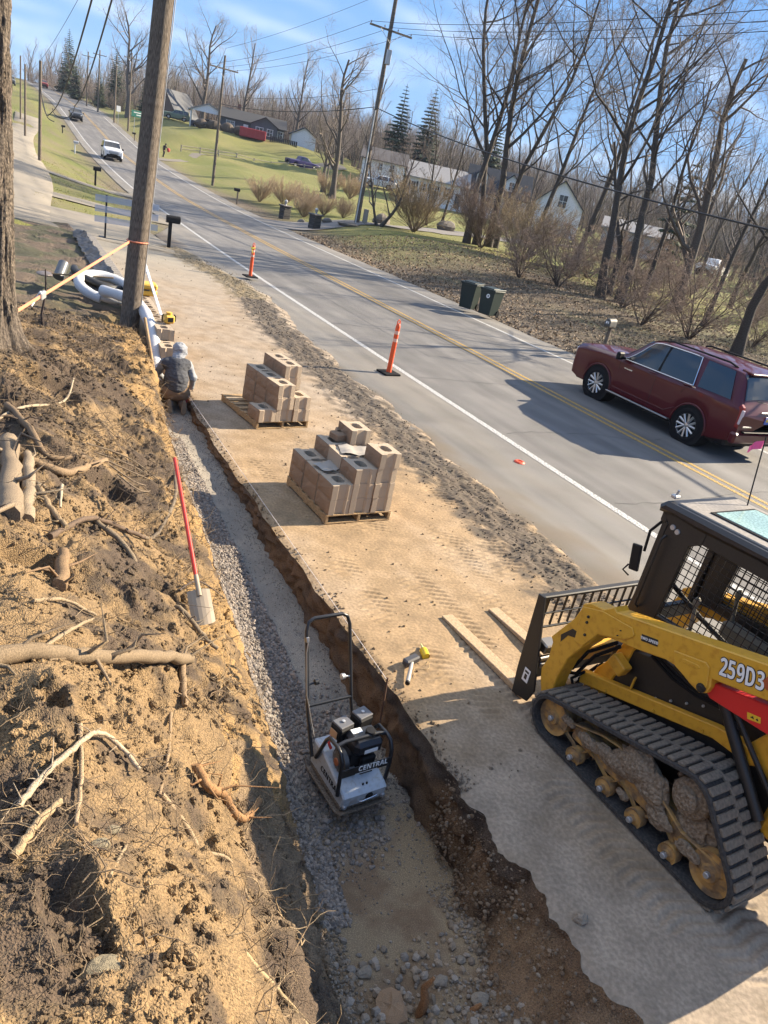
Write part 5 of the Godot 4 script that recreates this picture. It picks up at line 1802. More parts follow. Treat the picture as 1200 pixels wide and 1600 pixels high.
	for v in 2:
		var xfs := []
		var cs := []
		for k in 2000:
			var x := rng.randf_range(-75, 190) if rng.randf() < .6 else rng.randf_range(44, 130)
			var d := rng.randf_range(15, 300)
			var ok := false
			if x < 20: ok = (d > 205 and absf(x - 18.5 - (d - 200) * .03) > 7) or (x < -3.5 and d > 44) or (x < 1.5 + (d - 70) * .05 and d > 70)
			elif x < 60: ok = (d > 178 + (x - 20) * .1 and not (x < 29 and d < 212))
			elif x < 110: ok = d > 150 or (d > 124 and x > 58) or (x > 84 and d > 40) or (x > 66 and d < 46) or (x > 46 and d < 64 and d > 18 and rng.randf() < .3)
			else: ok = true
			if not ok: continue
			xfs.append(Transform3D(Basis(Vector3.UP, rng.randf() * TAU).scaled(Vector3.ONE * rng.randf_range(.5, .95)), V(x, land(x, d) - .1, -d)))
			var s := rng.randf_range(.75, 1.25)
			cs.append(Color(s, s * rng.randf_range(.92, 1.04), s * rng.randf_range(.88, 1.04)))
		for j in 2:
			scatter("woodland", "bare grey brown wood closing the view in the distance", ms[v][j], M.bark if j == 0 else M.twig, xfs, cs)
	# brushwood under that wood and on the verges of the far road
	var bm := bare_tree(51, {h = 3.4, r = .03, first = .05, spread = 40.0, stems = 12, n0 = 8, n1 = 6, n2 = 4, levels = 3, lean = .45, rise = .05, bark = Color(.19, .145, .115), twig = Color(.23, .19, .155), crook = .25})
	var bx := []
	var bcs := []
	for k in 1500:
		var x := rng.randf_range(-60, 170)
		var d := rng.randf_range(15, 280)
		var ok := false
		if x < 20: ok = (d > 210 and absf(x - 18.5 - (d - 200) * .03) > 6) or (x < -3.0 and d > 42)
		elif x < 60: ok = (d > 186 and not (x < 27 and d < 212))
		else: ok = d > 150 or x > 88 or (d < 50 and x > 50 and rng.randf() < .6)
		if not ok: continue
		bx.append(Transform3D(Basis(Vector3.UP, rng.randf() * TAU).scaled(Vector3.ONE * rng.randf_range(.7, 1.5)), V(x, land(x, d) - .1, -d)))
		var s := rng.randf_range(.7, 1.2)
		bcs.append(Color(s, s, s))
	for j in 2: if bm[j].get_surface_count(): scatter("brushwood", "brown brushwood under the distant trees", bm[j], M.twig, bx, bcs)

# ---------------------------------------------------------------- poles, wires, posts, bins, signs
func sag(a: Vector3, b: Vector3, drop: float, n := 16) -> Array:
	var p := []
	for k in n + 1:
		var f := float(k) / n
		p.append(a.lerp(b, f) + V(0, -4.0 * drop * f * (1 - f), 0))
	return p

func pole(called: String, label: String, base: Vector3, h: float, r0: float, r1: float, lean: Vector3, group := "") -> Node3D:
	var o := thing(called, label, "pole", base, 0, group)
	var m := MB.new()
	var p := PackedVector3Array()
	var rr := PackedFloat32Array()
	for k in 13:
		p.append(lean * (h * k / 12.0) + V(0, h * k / 12.0 - .1, 0)); rr.append(lerpf(r0, r1, k / 12.0))
	m.tube(p, rr, 16)
	part("shaft", m, M.pole_wood, o)
	return o

func cross_arm(o: Node3D, at: Vector3, half: float, yaw: float, pins := 4) -> void:
	var m := MB.new()
	var b := rot(0, yaw, 0)
	m.box(at, V(half * 2, .12, .10), .01, b)
	var arm := part("cross_arm", m, M.pole_wood, o)
	for k in pins:
		var x := half * (-.95 + 1.9 * k / (pins - 1))
		m = MB.new()
		m.lathe([Vector2(.02, 0), Vector2(.02, .05), Vector2(.05, .07), Vector2(.045, .12), Vector2(.025, .17), Vector2(0, .18)], 8, Transform3D(Basis(), at + b * V(x, .06, 0)))
		part("insulator", m, mat("insulator", lin(.12, .10, .09), .3), arm)
	for s in [-1.0, 1.0]:
		m = MB.new()
		m.rod(at + b * V(half * .5 * s, -.05, .06), at + V(0, -.75, .1), .018, 5)
		part("brace", m, M.galv, o)

func wire(label: String, pts: Array, r: float) -> void:
	var m := MB.new()
	m.pipe(pts, r, 5)
	tag(part("overhead_wire", m, mat("wire_black", lin(.015, .015, .017), .6)), label, "wire", "overhead wires along the road")

func street() -> void:
	grain(mat("pole_wood", Color(1, 1, 1), .9), ntex("pole_wood", .03, 5, [[.25, lin(.035, .027, .02)], [.42, lin(.115, .09, .066)], [.6, lin(.185, .15, .115)], [.85, lin(.27, .23, .185)]]), .7, texes["soil_bump"], 1.8, true, V(7.0, .35, 7.0))
	# near leaning pole
	var o := pole("utility_pole", "thick weathered grey wooden utility pole leaning right at the corner of the dirt bank", V(2.80, .35, -14.45), 10.5, .18, .15, V(.045, 0, .0))
	var m := MB.new()
	m.rod(V(.17, .2, .10), V(.17 + .045 * 6, 6.0, .09), .008, 5)
	part("ground_wire", m, M.galv, o)
	var top: Vector3 = V(2.80, .35, -14.45) + V(.045 * 9.6, 9.6, 0)
	wire("thick black cable slanting down from the near pole, left one of two", sag(top + V(-.35, -.3, 0), V(5.95, 3.3, -60), 1.1, 30), .030)
	wire("thick black cable slanting down from the near pole, right one of two", sag(top + V(-.1, -.4, 0), V(7.3, 3.9, -60), 1.0, 30), .030)
	var lp := []
	for k in 25:
		var a := PI * k / 24.0
		lp.append(V(6.63 + .68 * -cos(a), 3.5 - .7 * sin(a) + .02 * k, -60))
	wire("slack black cable loop hanging between the two thick cables", lp, .024)
	lp = [V(5.95, 3.3, -60), V(5.7, 3.0, -60.8), V(5.55, 3.6, -62), V(5.45, 4.6, -62.7), V(5.55, 3.9, -62.4), V(5.75, 2.9, -61.2), V(6.1, 2.7, -60.4)]
	wire("tangled spare loops of black cable hung on the thin far pole", Array(smooth_path(PackedVector3Array(lp), 6)), .03)
	wire("thin black wire running to the top of the thin pole by the path", sag(V(2.95, 10.2, -14.4) + V(.9, 0, 0), V(5.42, 6.2, -62.8), .5, 24), .010)
	# orange ratchet strap from the near tree to the pole
	m = MB.new()
	var a0 := V(.62, 1.62, -10.0)
	var a1 := V(2.70, 2.02, -14.30)
	var sdv := (a1 - a0).normalized()
	for k in 12:
		var q0 := a0.lerp(a1, k / 12.0)
		var q1 := a0.lerp(a1, (k + 1) / 12.0)
		m.box((q0 + q1) * .5, V(.008, .045, q0.distance_to(q1)), .001, Basis.looking_at(sdv))
	var st := part("ratchet_strap", m, mat("strap_orange", lin(.62, .22, .12), .7))
	tag(st, "faded orange ratchet strap stretched from the near tree to the leaning pole", "strap")
	m = MB.new()
	m.box(a0.lerp(a1, .17), V(.05, .10, .16), .012, Basis.looking_at(sdv))
	m.rod(a0.lerp(a1, .17) + V(-.02, .05, 0), a0.lerp(a1, .13) + V(-.06, -.10, 0), .014, 6)
	part("ratchet", m, M.galv, st)
	m = MB.new()
	for k in 20:
		var aa := TAU * k / 20
		var ab := TAU * (k + 1) / 20
		m.rod(V(2.87 + .185 * cos(aa), 2.03, -14.45 + .185 * sin(aa)), V(2.87 + .185 * cos(ab), 2.03, -14.45 + .185 * sin(ab)), .014, 4)
	part("loop", m, M["strap_orange"], st)
	# near tree trunk with shaggy bark
	var tr := thing("tree", "rough barked tree trunk at the picture's left edge on the bank", "tree", V(.30, 1.05, -10.0))
	var P := PackedVector3Array()
	var C := PackedColorArray()
	var nr := 170
	var nc := 130
	for j in nr:
		var y := -.2 + 11.0 * pow(j / (nr - 1.0), 1.25)
		var flare := .30 * exp(-y * 4.0)
		for k in nc + 1:
			var a := TAU * k / nc
			var c := cos(a)
			var s := sin(a)
			var rd := noise("barkr", 2.3, 3, FastNoiseLite.TYPE_SIMPLEX_SMOOTH, true).get_noise_3d(c * 1.9, y * .32, s * 1.9)
			var r := .275 + flare * (1.0 + .5 * sin(a * 5.0)) - .008 * y + .05 * rd + .012 * noise("barkf", 14.0, 2).get_noise_3d(c, y * .5, s)
			P.append(V(c * r, y, s * r))
			C.append(Color(.085, .062, .046).lerp(Color(.25, .20, .155), clampf(.5 + .8 * rd, 0, 1)))
	part("trunk", sheet(P, C, nr, nc + 1, Vector3.ZERO), M.bark, tr)
	pole("utility_pole", "slim brown and white wooden pole on the grass left of the road", V(5.44, -.45, -62.8), 6.75, .12, .09, Vector3.ZERO, "thin poles left of the road")
	pole("utility_pole", "thin brown pole farther along the path on the left", V(6.6, .1, -92), 6.6, .11, .09, Vector3.ZERO, "thin poles left of the road")
	pole("utility_pole", "farthest thin pole by the path on the left", V(8.2, .9, -122), 7.5, .11, .09, Vector3.ZERO, "thin poles left of the road")
	# poles of the power line right of the road
	var ln := "power line poles right of the road"
	o = pole("utility_pole", "tall wooden power pole with cross arm and grey box right of the road", V(26.9, land(26.9, 54.5), -54.5), 15.5, .20, .13, V(0.0, 0, 0), ln)
	var gy := o.position.y
	cross_arm(o, V(0, 13.0 - gy, .14), 1.75, 4)
	m = MB.new()
	m.box(V(.05, 11.4 - gy, .32), V(.32, .95, .28), .04)
	part("transformer_box", m, M.galv, o)
	m = MB.new()
	m.rod(V(-.18, 0, .16), V(-.15, 8.0 - gy, .15), .05, 6)
	part("conduit", m, mat("conduit_white", lin(.5, .5, .48), .6), o)
	m = MB.new()
	m.box(V(.55, .55, .2), V(.3, 1.1, .3), .02)
	part("service_box", m, mat("service_beige", lin(.30, .27, .22), .7), o)
	o = pole("utility_pole", "tall thin power pole with wide cross arm on the grass before the hill", V(23.4, land(23.4, 82), -82), 11.9, .15, .10, V(.0, 0, 0), ln)
	cross_arm(o, V(0, 10.05 - o.position.y, .12), 1.45, 4)
	var fx := [[25.2, 122.0, 12.5, "fourth from the front"], [25.6, 142.0, 11.5, "behind the green sign"], [25.0, 152.0, 10.5, "beyond the green sign"], [24.6, 168.0, 10.5, "second from the far end"], [24.2, 180.0, 10.0, "farthest of all"]]
	for q in fx:
		var e := pole("utility_pole", "distant power pole beside the road, %s" % q[3], V(q[0], land(q[0], q[1]), -q[1]), q[2], .16, .11, Vector3.ZERO, ln)
		cross_arm(e, V(0, q[2] - .9, .12), 1.2, 4, 3)
	var near_end := V(20.5, 10.6, 6.0)
	for k in 3:
		var off := (k - 1) * 1.6
		wire("power wire from the tall pole towards the camera, " + ["left", "middle", "right"][k], sag(V(26.9 + off, 13.2, -54.4), near_end + V(off * .8, .2 * k, 0), .9, 26), .014)
		wire("power wire from the tall pole back to the thin one, " + ["left", "middle", "right"][k], sag(V(26.9 + off, 13.2, -54.5), V(23.4 + off * .8, 10.2, -82), .4), .013)
		wire("power wire beyond the thin pole, " + ["left", "middle", "right"][k], sag(V(23.4 + off * .8, 10.2, -82), V(25.2 + off * .7, land(25.2, 122) + 11.7, -122), .8), .013)
	wire("top wire from the tall pole to the far left", sag(V(26.9, 15.6, -54.5), V(23.4, 11.8, -82), .3), .012)
	wire("thick communication cable from the tall pole sagging right in front of the wood", sag(V(26.7, 8.2, -54.4), V(20.6, 4.6, -6.0), .75, 26), .034)
	wire("thick communication cable from the tall pole back to the thin pole", sag(V(26.7, 8.2, -54.5), V(23.4, 7.0, -82), .5), .028)
	wire("thin lower cable to the thin pole below the cross arm", sag(V(26.8, 9.4, -54.5), V(23.4, 7.8, -82), .5), .014)
	# street lamp
	o = pole("street_lamp", "grey street lamp with a short arm beyond the lawn", V(45.6, land(45.6, 104), -104), 11.2 - land(45.6, 104), .11, .07, Vector3.ZERO)
	o.set_meta("category", "street lamp")
	m = MB.new()
	m.pipe([V(0, o.position.y * -1 + 10.7, 0), V(-.8, o.position.y * -1 + 10.95, 0), V(-1.4, o.position.y * -1 + 10.95, 0)], .05, 6)
	part("arm", m, M.galv, o)
	m = MB.new()
	m.box(V(-1.55, o.position.y * -1 + 10.93, 0), V(.6, .12, .26), .04)
	part("lamp_head", m, M.galv, o)
	# orange delineators
	for q in [[8.42, 14.15, 1.22, "nearer orange delineator post on a black base beside the white line"], [8.63, 24.75, 1.10, "farther orange delineator post with a yellow ribbon tied to it"]]:
		var e := thing("delineator_post", q[3], "delineator", V(q[0], .003, -q[1]), 6, "delineator posts along the white line")
		m = MB.new()
		m.box(V(0, .022, 0), V(.42, .044, .40), .012)
		part("base", m, M.rubber, e)
		var or_ := mat("post_orange", lin(.70, .085, .015), .5)
		m = MB.new()
		var h: float = q[2]
		m.lathe([Vector2(.062, .04), Vector2(.056, .10), Vector2(.05, h * .88), Vector2(.042, h * .91), Vector2(.028, h * .93), Vector2(0, h * .935)], 18)
		part("post", m, or_, e)
		m = MB.new()
		m.pipe([V(-.03, h * .92, 0), V(-.035, h * .97, 0), V(0, h, 0), V(.035, h * .97, 0), V(.03, h * .92, 0)], .013, 8)
		part("handle", m, or_, e)
		for b in [[.74, .80], [.60, .66]]:
			m = MB.new()
			m.lathe([Vector2(.0535, h * b[0]), Vector2(.0525, h * b[1])], 18)
			part("reflective_band", m, mat("band_pale", lin(.72, .42, .32), .4), e)
		if q[1] > 20:
			m = MB.new()
			m.box(V(-.07, h * .80, .05), V(.03, .22, .01), .003, rot(0, 0, 20)); m.box(V(-.02, h * .86, .06), V(.12, .05, .012), .003, rot(0, 0, 10))
			part("ribbon", m, mat("ribbon_yellow", lin(.65, .55, .08), .6), e)
	# wheeled bins
	var gb := mat("bin_green", lin(.010, .022, .019), .45)
	for q in [[16.98, 23.75, 4, "dark green wheeled bin by the road, left one of two"], [17.30, 22.85, -6, "dark green wheeled bin with a pale round mark, right one of two"]]:
		var e := thing("wheeled_bin", q[3], "bin", V(q[0], .03, -q[1]), q[2] - 62, "wheeled bins by the road")
		m = MB.new()
		for k in 6:
			pass
		var ring := []
		for yy in [.06, .95]:
			var w := lerpf(.24, .31, yy)
			var dd := lerpf(.26, .35, yy)
			ring.append([V(-w, yy, -dd), V(w, yy, -dd), V(w, yy, dd), V(-w, yy, dd)])
		for k in 4: m.quad_out(ring[0][k], ring[0][(k + 1) % 4], ring[1][(k + 1) % 4], ring[1][k], V(0, .5, 0))
		m.quad_out(ring[0][0], ring[0][1], ring[0][2], ring[0][3], V(0, .5, 0))
		m.box(V(0, .93, 0), V(.66, .06, .74), .015)
		part("body", m, gb, e)
		m = MB.new()
		m.box(V(0, .985, .0), V(.68, .05, .78), .02, rot(2, 0, 0)); m.box(V(0, 1.01, .1), V(.45, .04, .45), .015)
		part("lid", m, gb, e)
		m = MB.new()
		m.rod(V(-.25, .93, -.42), V(.25, .93, -.42), .018, 8)
		part("handle", m, gb, e)
		for s in [-1.0, 1.0]:
			m = MB.new()
			axle(m, [Vector2(0, -.03), Vector2(.11, -.025), Vector2(.125, 0), Vector2(.11, .025), Vector2(0, .03)], .27 * s, .125, -.27, 14)
			part("wheel", m, M.rubber, e)
		if q[1] < 23:
			m = MB.new()
			m.lathe([Vector2(.035, 0), Vector2(.075, 0), Vector2(.075, .004), Vector2(.035, .004)], 14, Transform3D(rot(86, 0, 0), V(.05, .74, .335)))
			part("mark", m, M.white_paint, e)
	# mailboxes
	mailbox(V(6.90, 0, -28.9), "black mailbox on a thick black post at the driveway's mouth", 1.14, M.black_plastic, M.black_plastic, 90)
	mailbox(V(8.40, -.58, -57.0), "black mailbox with a green paper tube on the left verge", 1.2, M.black_plastic, M.black_plastic, 90)
	mailbox(V(10.9, -.4, -88.0), "small grey mailbox on a white post farther along the left verge", 1.2, M.galv, M.white_paint, 90)
	mailbox(V(13.0, .1, -118.0), "far black mailbox on the left verge near the dark car", 1.2, M.black_plastic, M.black_plastic, 90)
	mailbox(V(21.0, land(21.0, 66), -66), "black mailbox on a dark stake right of the road by the shrubs", 1.3, M.black_plastic, M.pole_wood, -90)
	mailbox(V(17.95, land(18.0, 17.3), -17.3), "weathered dark mailbox with a red flag beyond the maroon car", 1.45, mat("mb_grey", lin(.07, .07, .065), .6), M.pole_wood, -70, true)
	mailbox(V(24.0, land(24, 128), -128), "small far mailbox on the right verge before the green sign", 1.2, M.black_plastic, M.pole_wood, -90)
	# sign on two posts with three pale blank panels
	o = thing("panel_sign", "three pale blank panels on two thin black posts at the driveway", "sign", V(5.35, 0.0, -29.1), -4)
	for s in [-.69, .69]:
		m = MB.new()
		m.box(V(s, .70, 0), V(.06, 1.44, .05), .006)
		part("post", m, M.black_metal, o)
	var pn := mat("panel_pale", Color(.66, .70, .76, .46), .3)
	pn.transparency = BaseMaterial3D.TRANSPARENCY_ALPHA
	for k in 3:
		m = MB.new()
		m.box(V(.01, .60 + .345 * k, .04), V(2.15, .215, .012), .003)
		part("panel", m, pn, o)
	for k in 2:
		var s: float = [-.78, .69][k]
		m = MB.new()
		m.box(V(s, .012, .05), V(.22, .02, .3), .006)
		part("foot", m, M.black_metal, o)
	# green direction sign and a white one
	o = thing("road_sign", "green road sign with white lettering on two posts right of the road", "road sign", V(26.5, land(26.5, 138), -138), 10)
	for s in [-.75, .75]:
		m = MB.new()
		m.box(V(s, 1.5, 0), V(.07, 3.2, .07), .005)
		part("post", m, M.galv, o)
	m = MB.new()
	m.box(V(0, 3.0, .06), V(2.6, .95, .03), .006)
	var sg := part("sign_panel", m, mat("sign_green", lin(.02, .16, .11), .5), o)
	m = MB.new()
	for k in 2: m.box(V(-.1 + .2 * k, 3.17 - .34 * k, .078), V(1.7 - .5 * k, .13, .006), .001)
	part("print", m, M.white_paint, sg)
	o = thing("road_sign", "small white speed sign on a post by the far road", "road sign", V(25.3, land(25.3, 150), -150), 8)
	m = MB.new()
	m.box(V(0, 1.3, 0), V(.06, 2.6, .06), .005)
	part("post", m, M.galv, o)
	m = MB.new()
	m.box(V(0, 2.5, .04), V(.7, .9, .02), .004)
	part("sign_panel", m, M.white_paint, o)
	# stone posts with lamps at the lane's mouth
	for q in [[22.45, 58.2, "dark stone gate post with a lamp, left of the lane"], [22.35, 51.9, "dark stone gate post with a lamp, right of the lane"]]:
		var e := thing("gate_post", q[2], "gate post", V(q[0], land(q[0], q[1]) - .02, -q[1]), 12, "stone gate posts at the lane")
		for k in 4:
			m = MB.new()
			m.box(V(0, .13 + .24 * k, 0), V(.66 - .02 * (k % 2), .235, .66 - .02 * ((k + 1) % 2)), .025, rot(0, k * 2.0, 0))
			part("stone", m, mat("post_stone", lin(.045, .042, .04), .9), e)
		m = MB.new()
		m.box(V(0, 1.0, 0), V(.82, .08, .82), .02)
		part("cap", m, mat("cap_stone", lin(.11, .10, .095), .9), e)
		m = MB.new()
		m.lathe([Vector2(.06, 1.04), Vector2(.04, 1.10), Vector2(.09, 1.14), Vector2(.13, 1.34), Vector2(.03, 1.44), Vector2(0, 1.46)], 8)
		part("lamp", m, M.galv, e)
	for q in [[24.6, 55.0, .55, .35, .4, "flat grey boulder by the lane's mouth"], [31.0, 58.3, 1.0, .7, .7, "pointed brown boulder right of the tall pole"], [38.6, 60.2, 1.1, .8, .8, "large pale boulder by the slender trunks"], [23.0, 56.0, .4, .25, .35, "small grey boulder beside the left gate post"], [25.4, 52.8, 1.2, .3, .7, "low stone ledge at the foot of the tall pole"]]:
		m = MB.new()
		m.col = Color(.20, .175, .145)
		m.blob(Vector3.ZERO, V(q[2], q[3], q[4]) * .8, .18, int(q[0] * 10), 7, 10)
		var e := part("boulder", m, M.stone)
		e.position = V(q[0], land(q[0], q[1]) + q[3] * .3, -q[1])
		tag(e, q[5], "boulder")
	# split rail fence at the foot of the hill
	o = thing("rail_fence", "low pale wooden rail fence along the hill lane", "fence", V(32, land(32, 122), -122))
	for k in 9:
		var x := 30.0 + 2.9 * k
		var d := 123.5 + k * .15
		m = MB.new()
		m.box(V(x, land(x, d) + .45, -d) - o.position, V(.16, 1.0, .16), .02)
		part("post", m, mat("fence_wood", lin(.34, .29, .22), .9), o)
		if k < 8:
			var x2 := x + 2.9
			var d2 := d + .15
			for yy in [.4, .8]:
				m = MB.new()
				m.rod(V(x, land(x, d) + yy, -d) - o.position, V(x2, land(x2, d2) + yy, -d2) - o.position, .05, 5)
				part("rail", m, M["fence_wood"], o)
	# pink flagging on a whip stuck in the bed of the machine's roof
	m = MB.new()
	m.rod(V(5.44, 2.2, -3.22), V(5.50, 2.76, -3.35), .006, 5)
	var wp := part("whip_stake", m, M.black_metal)
	tag(wp, "thin whip with a pink ribbon on the machine's roof at the right edge", "flag")
	m = MB.new()
	for k in 8:
		var f := k / 8.0
		var f2 := (k + 1) / 8.0
		var q := func(ff: float, up: float) -> Vector3: return V(5.50 + .015 * sin(ff * 6.0), 2.745 - .10 * ff + up * (1.0 - .2 * ff), -3.35 - .10 * ff + .012 * sin(ff * 9.0))
		m.quad(q.call(f, 0.0), q.call(f, -.075), q.call(f2, -.075), q.call(f2, 0.0))
	part("ribbon", m, mat("ribbon_pink", lin(.75, .11, .30), .6), wp)

func mailbox(pos: Vector3, label: String, h: float, bm: Material, pm: Material, yaw: float, flag := false) -> void:
	# the door looks along local +z
	var o := thing("mailbox", label, "mailbox", pos, yaw)
	var m := MB.new()
	m.box(V(0, (h - .25) * .5, -.05), V(.115, h - .25, .115), .012)
	part("post", m, pm, o)
	m = MB.new()
	m.box(V(0, h - .255, .03), V(.19, .03, .48), .006)
	part("bracket", m, pm, o)
	m = MB.new()
	var arch := PackedVector2Array([Vector2(-.10, 0), Vector2(.10, 0), Vector2(.10, .13)])
	for k in range(1, 8): arch.append(Vector2(.10 * cos(PI * k / 8.0), .13 + .10 * sin(PI * k / 8.0)))
	arch.append(Vector2(-.10, .13))
	m.t = Transform3D(Basis(), V(0, h - .24, 0))
	m.prism(arch, -.20, .28, .01)
	m.t = Transform3D()
	part("box", m, bm, o)
	m = MB.new()
	m.t = Transform3D(Basis().scaled(V(.92, .92, 1)), V(0, h - .232, 0))
	m.prism(arch, .275, .292, .004)
	part("door", m, bm, o)
	if flag:
		m = MB.new()
		m.box(V(-.108, h - .09, .02), V(.008, .06, .14), .002)
		part("flag", m, mat("flag_red", lin(.5, .03, .03), .5), o)
		m = MB.new()
		m.box(V(-.03, h - .13, .292), V(.05, .07, .004), .001); m.box(V(.03, h - .13, .292), V(.03, .07, .004), .001)
		part("number", m, M.white_paint, o)

# ---------------------------------------------------------------- vehicles
# tables are (z from the nose, value); a car looks along -z
func tb(t: Array, z: float) -> float:
	var k := PackedFloat32Array()
	var v := PackedFloat32Array()
	for i in range(0, t.size(), 2): k.append(t[i]); v.append(t[i + 1])
	if z <= k[0]: return v[0]
	for i in k.size() - 1:
		if z <= k[i + 1]:
			var f := (z - k[i]) / maxf(k[i + 1] - k[i], 1e-5)
			return lerpf(v[i], v[i + 1], f * f * (3.0 - 2.0 * f) * .35 + f * .65)
	return v[v.size() - 1]

# half section at z: 9 points from the sill up to the middle of the roof
func section(c: Dictionary, z: float) -> Array:
	var w := tb(c.width, z)
	var top := tb(c.top, z)
	var belt := minf(tb(c.belt, z), top - .025)
	var low := tb(c.low, z)
	for a in c.axles:
		var e: float = absf(z - a)
		if e < c.arch: low = maxf(low, c.wheel + sqrt(c.arch * c.arch - e * e) * 1.0 - 0.0)
	low = minf(low, belt - .05)
	var g := clampf((top - belt - .03) / .45, 0, 1)
	var rw := lerpf(w * .90, c.roof_w, g)
	var h := top - belt
	return [V(w * .97, low, z), V(w * .995, lerpf(low, belt, .30), z), V(w * 1.0, lerpf(low, belt, .62), z), V(w * .995, lerpf(low, belt, .90), z), V(w * .968, belt, z),
		V(lerpf(w * .945, rw, .5) + .012 * g, belt + h * .5, z), V(rw, top - minf(.065, h * .45), z), V(rw * .93, top - minf(.012, h * .12), z), V(rw * .5, top + .016, z), V(0, top + .024, z)]

func skin(c: Dictionary, z: float, u: float, out: float) -> Vector3:
	# u 0..9 along the half section; negative u is the right hand side
	var s := section(c, z)
	var a := absf(u)
	var i := mini(int(a), 8)
	var f := a - i
	var p: Vector3 = s[i].lerp(s[i + 1], f)
	var t: Vector3 = (s[i + 1] - s[i]).normalized()
	var s2 := section(c, z + .04)
	var p2: Vector3 = s2[i].lerp(s2[i + 1], f)
	var n := t.cross((p2 - p).normalized())
	if n.dot(V(.6, .6, 0)) < 0 and absf(n.x) + n.y > .05: n = -n
	if n.y < -.2: n = -n
	p += n.normalized() * out
	# the side with u > 0 is the left flank (x < 0)
	return V(-p.x, p.y, p.z) if u > 0 else p

func pane(m: MB, c: Dictionary, za: Callable, zb: Callable, u0: float, u1: float, nu: int, nzz: int, out: float) -> void:
	for i in nu:
		var ua := lerpf(u0, u1, float(i) / nu)
		var ub := lerpf(u0, u1, float(i + 1) / nu)
		for j in nzz:
			var fa := float(j) / nzz
			var fb := float(j + 1) / nzz
			var p := [skin(c, lerpf(za.call(absf(ua)), zb.call(absf(ua)), fa), ua, out), skin(c, lerpf(za.call(absf(ua)), zb.call(absf(ua)), fb), ua, out), skin(c, lerpf(za.call(absf(ub)), zb.call(absf(ub)), fb), ub, out), skin(c, lerpf(za.call(absf(ub)), zb.call(absf(ub)), fa), ub, out)]
			m.quad_out(p[0], p[1], p[2], p[3], V(0, .8, (p[0].z + p[2].z) * .5))

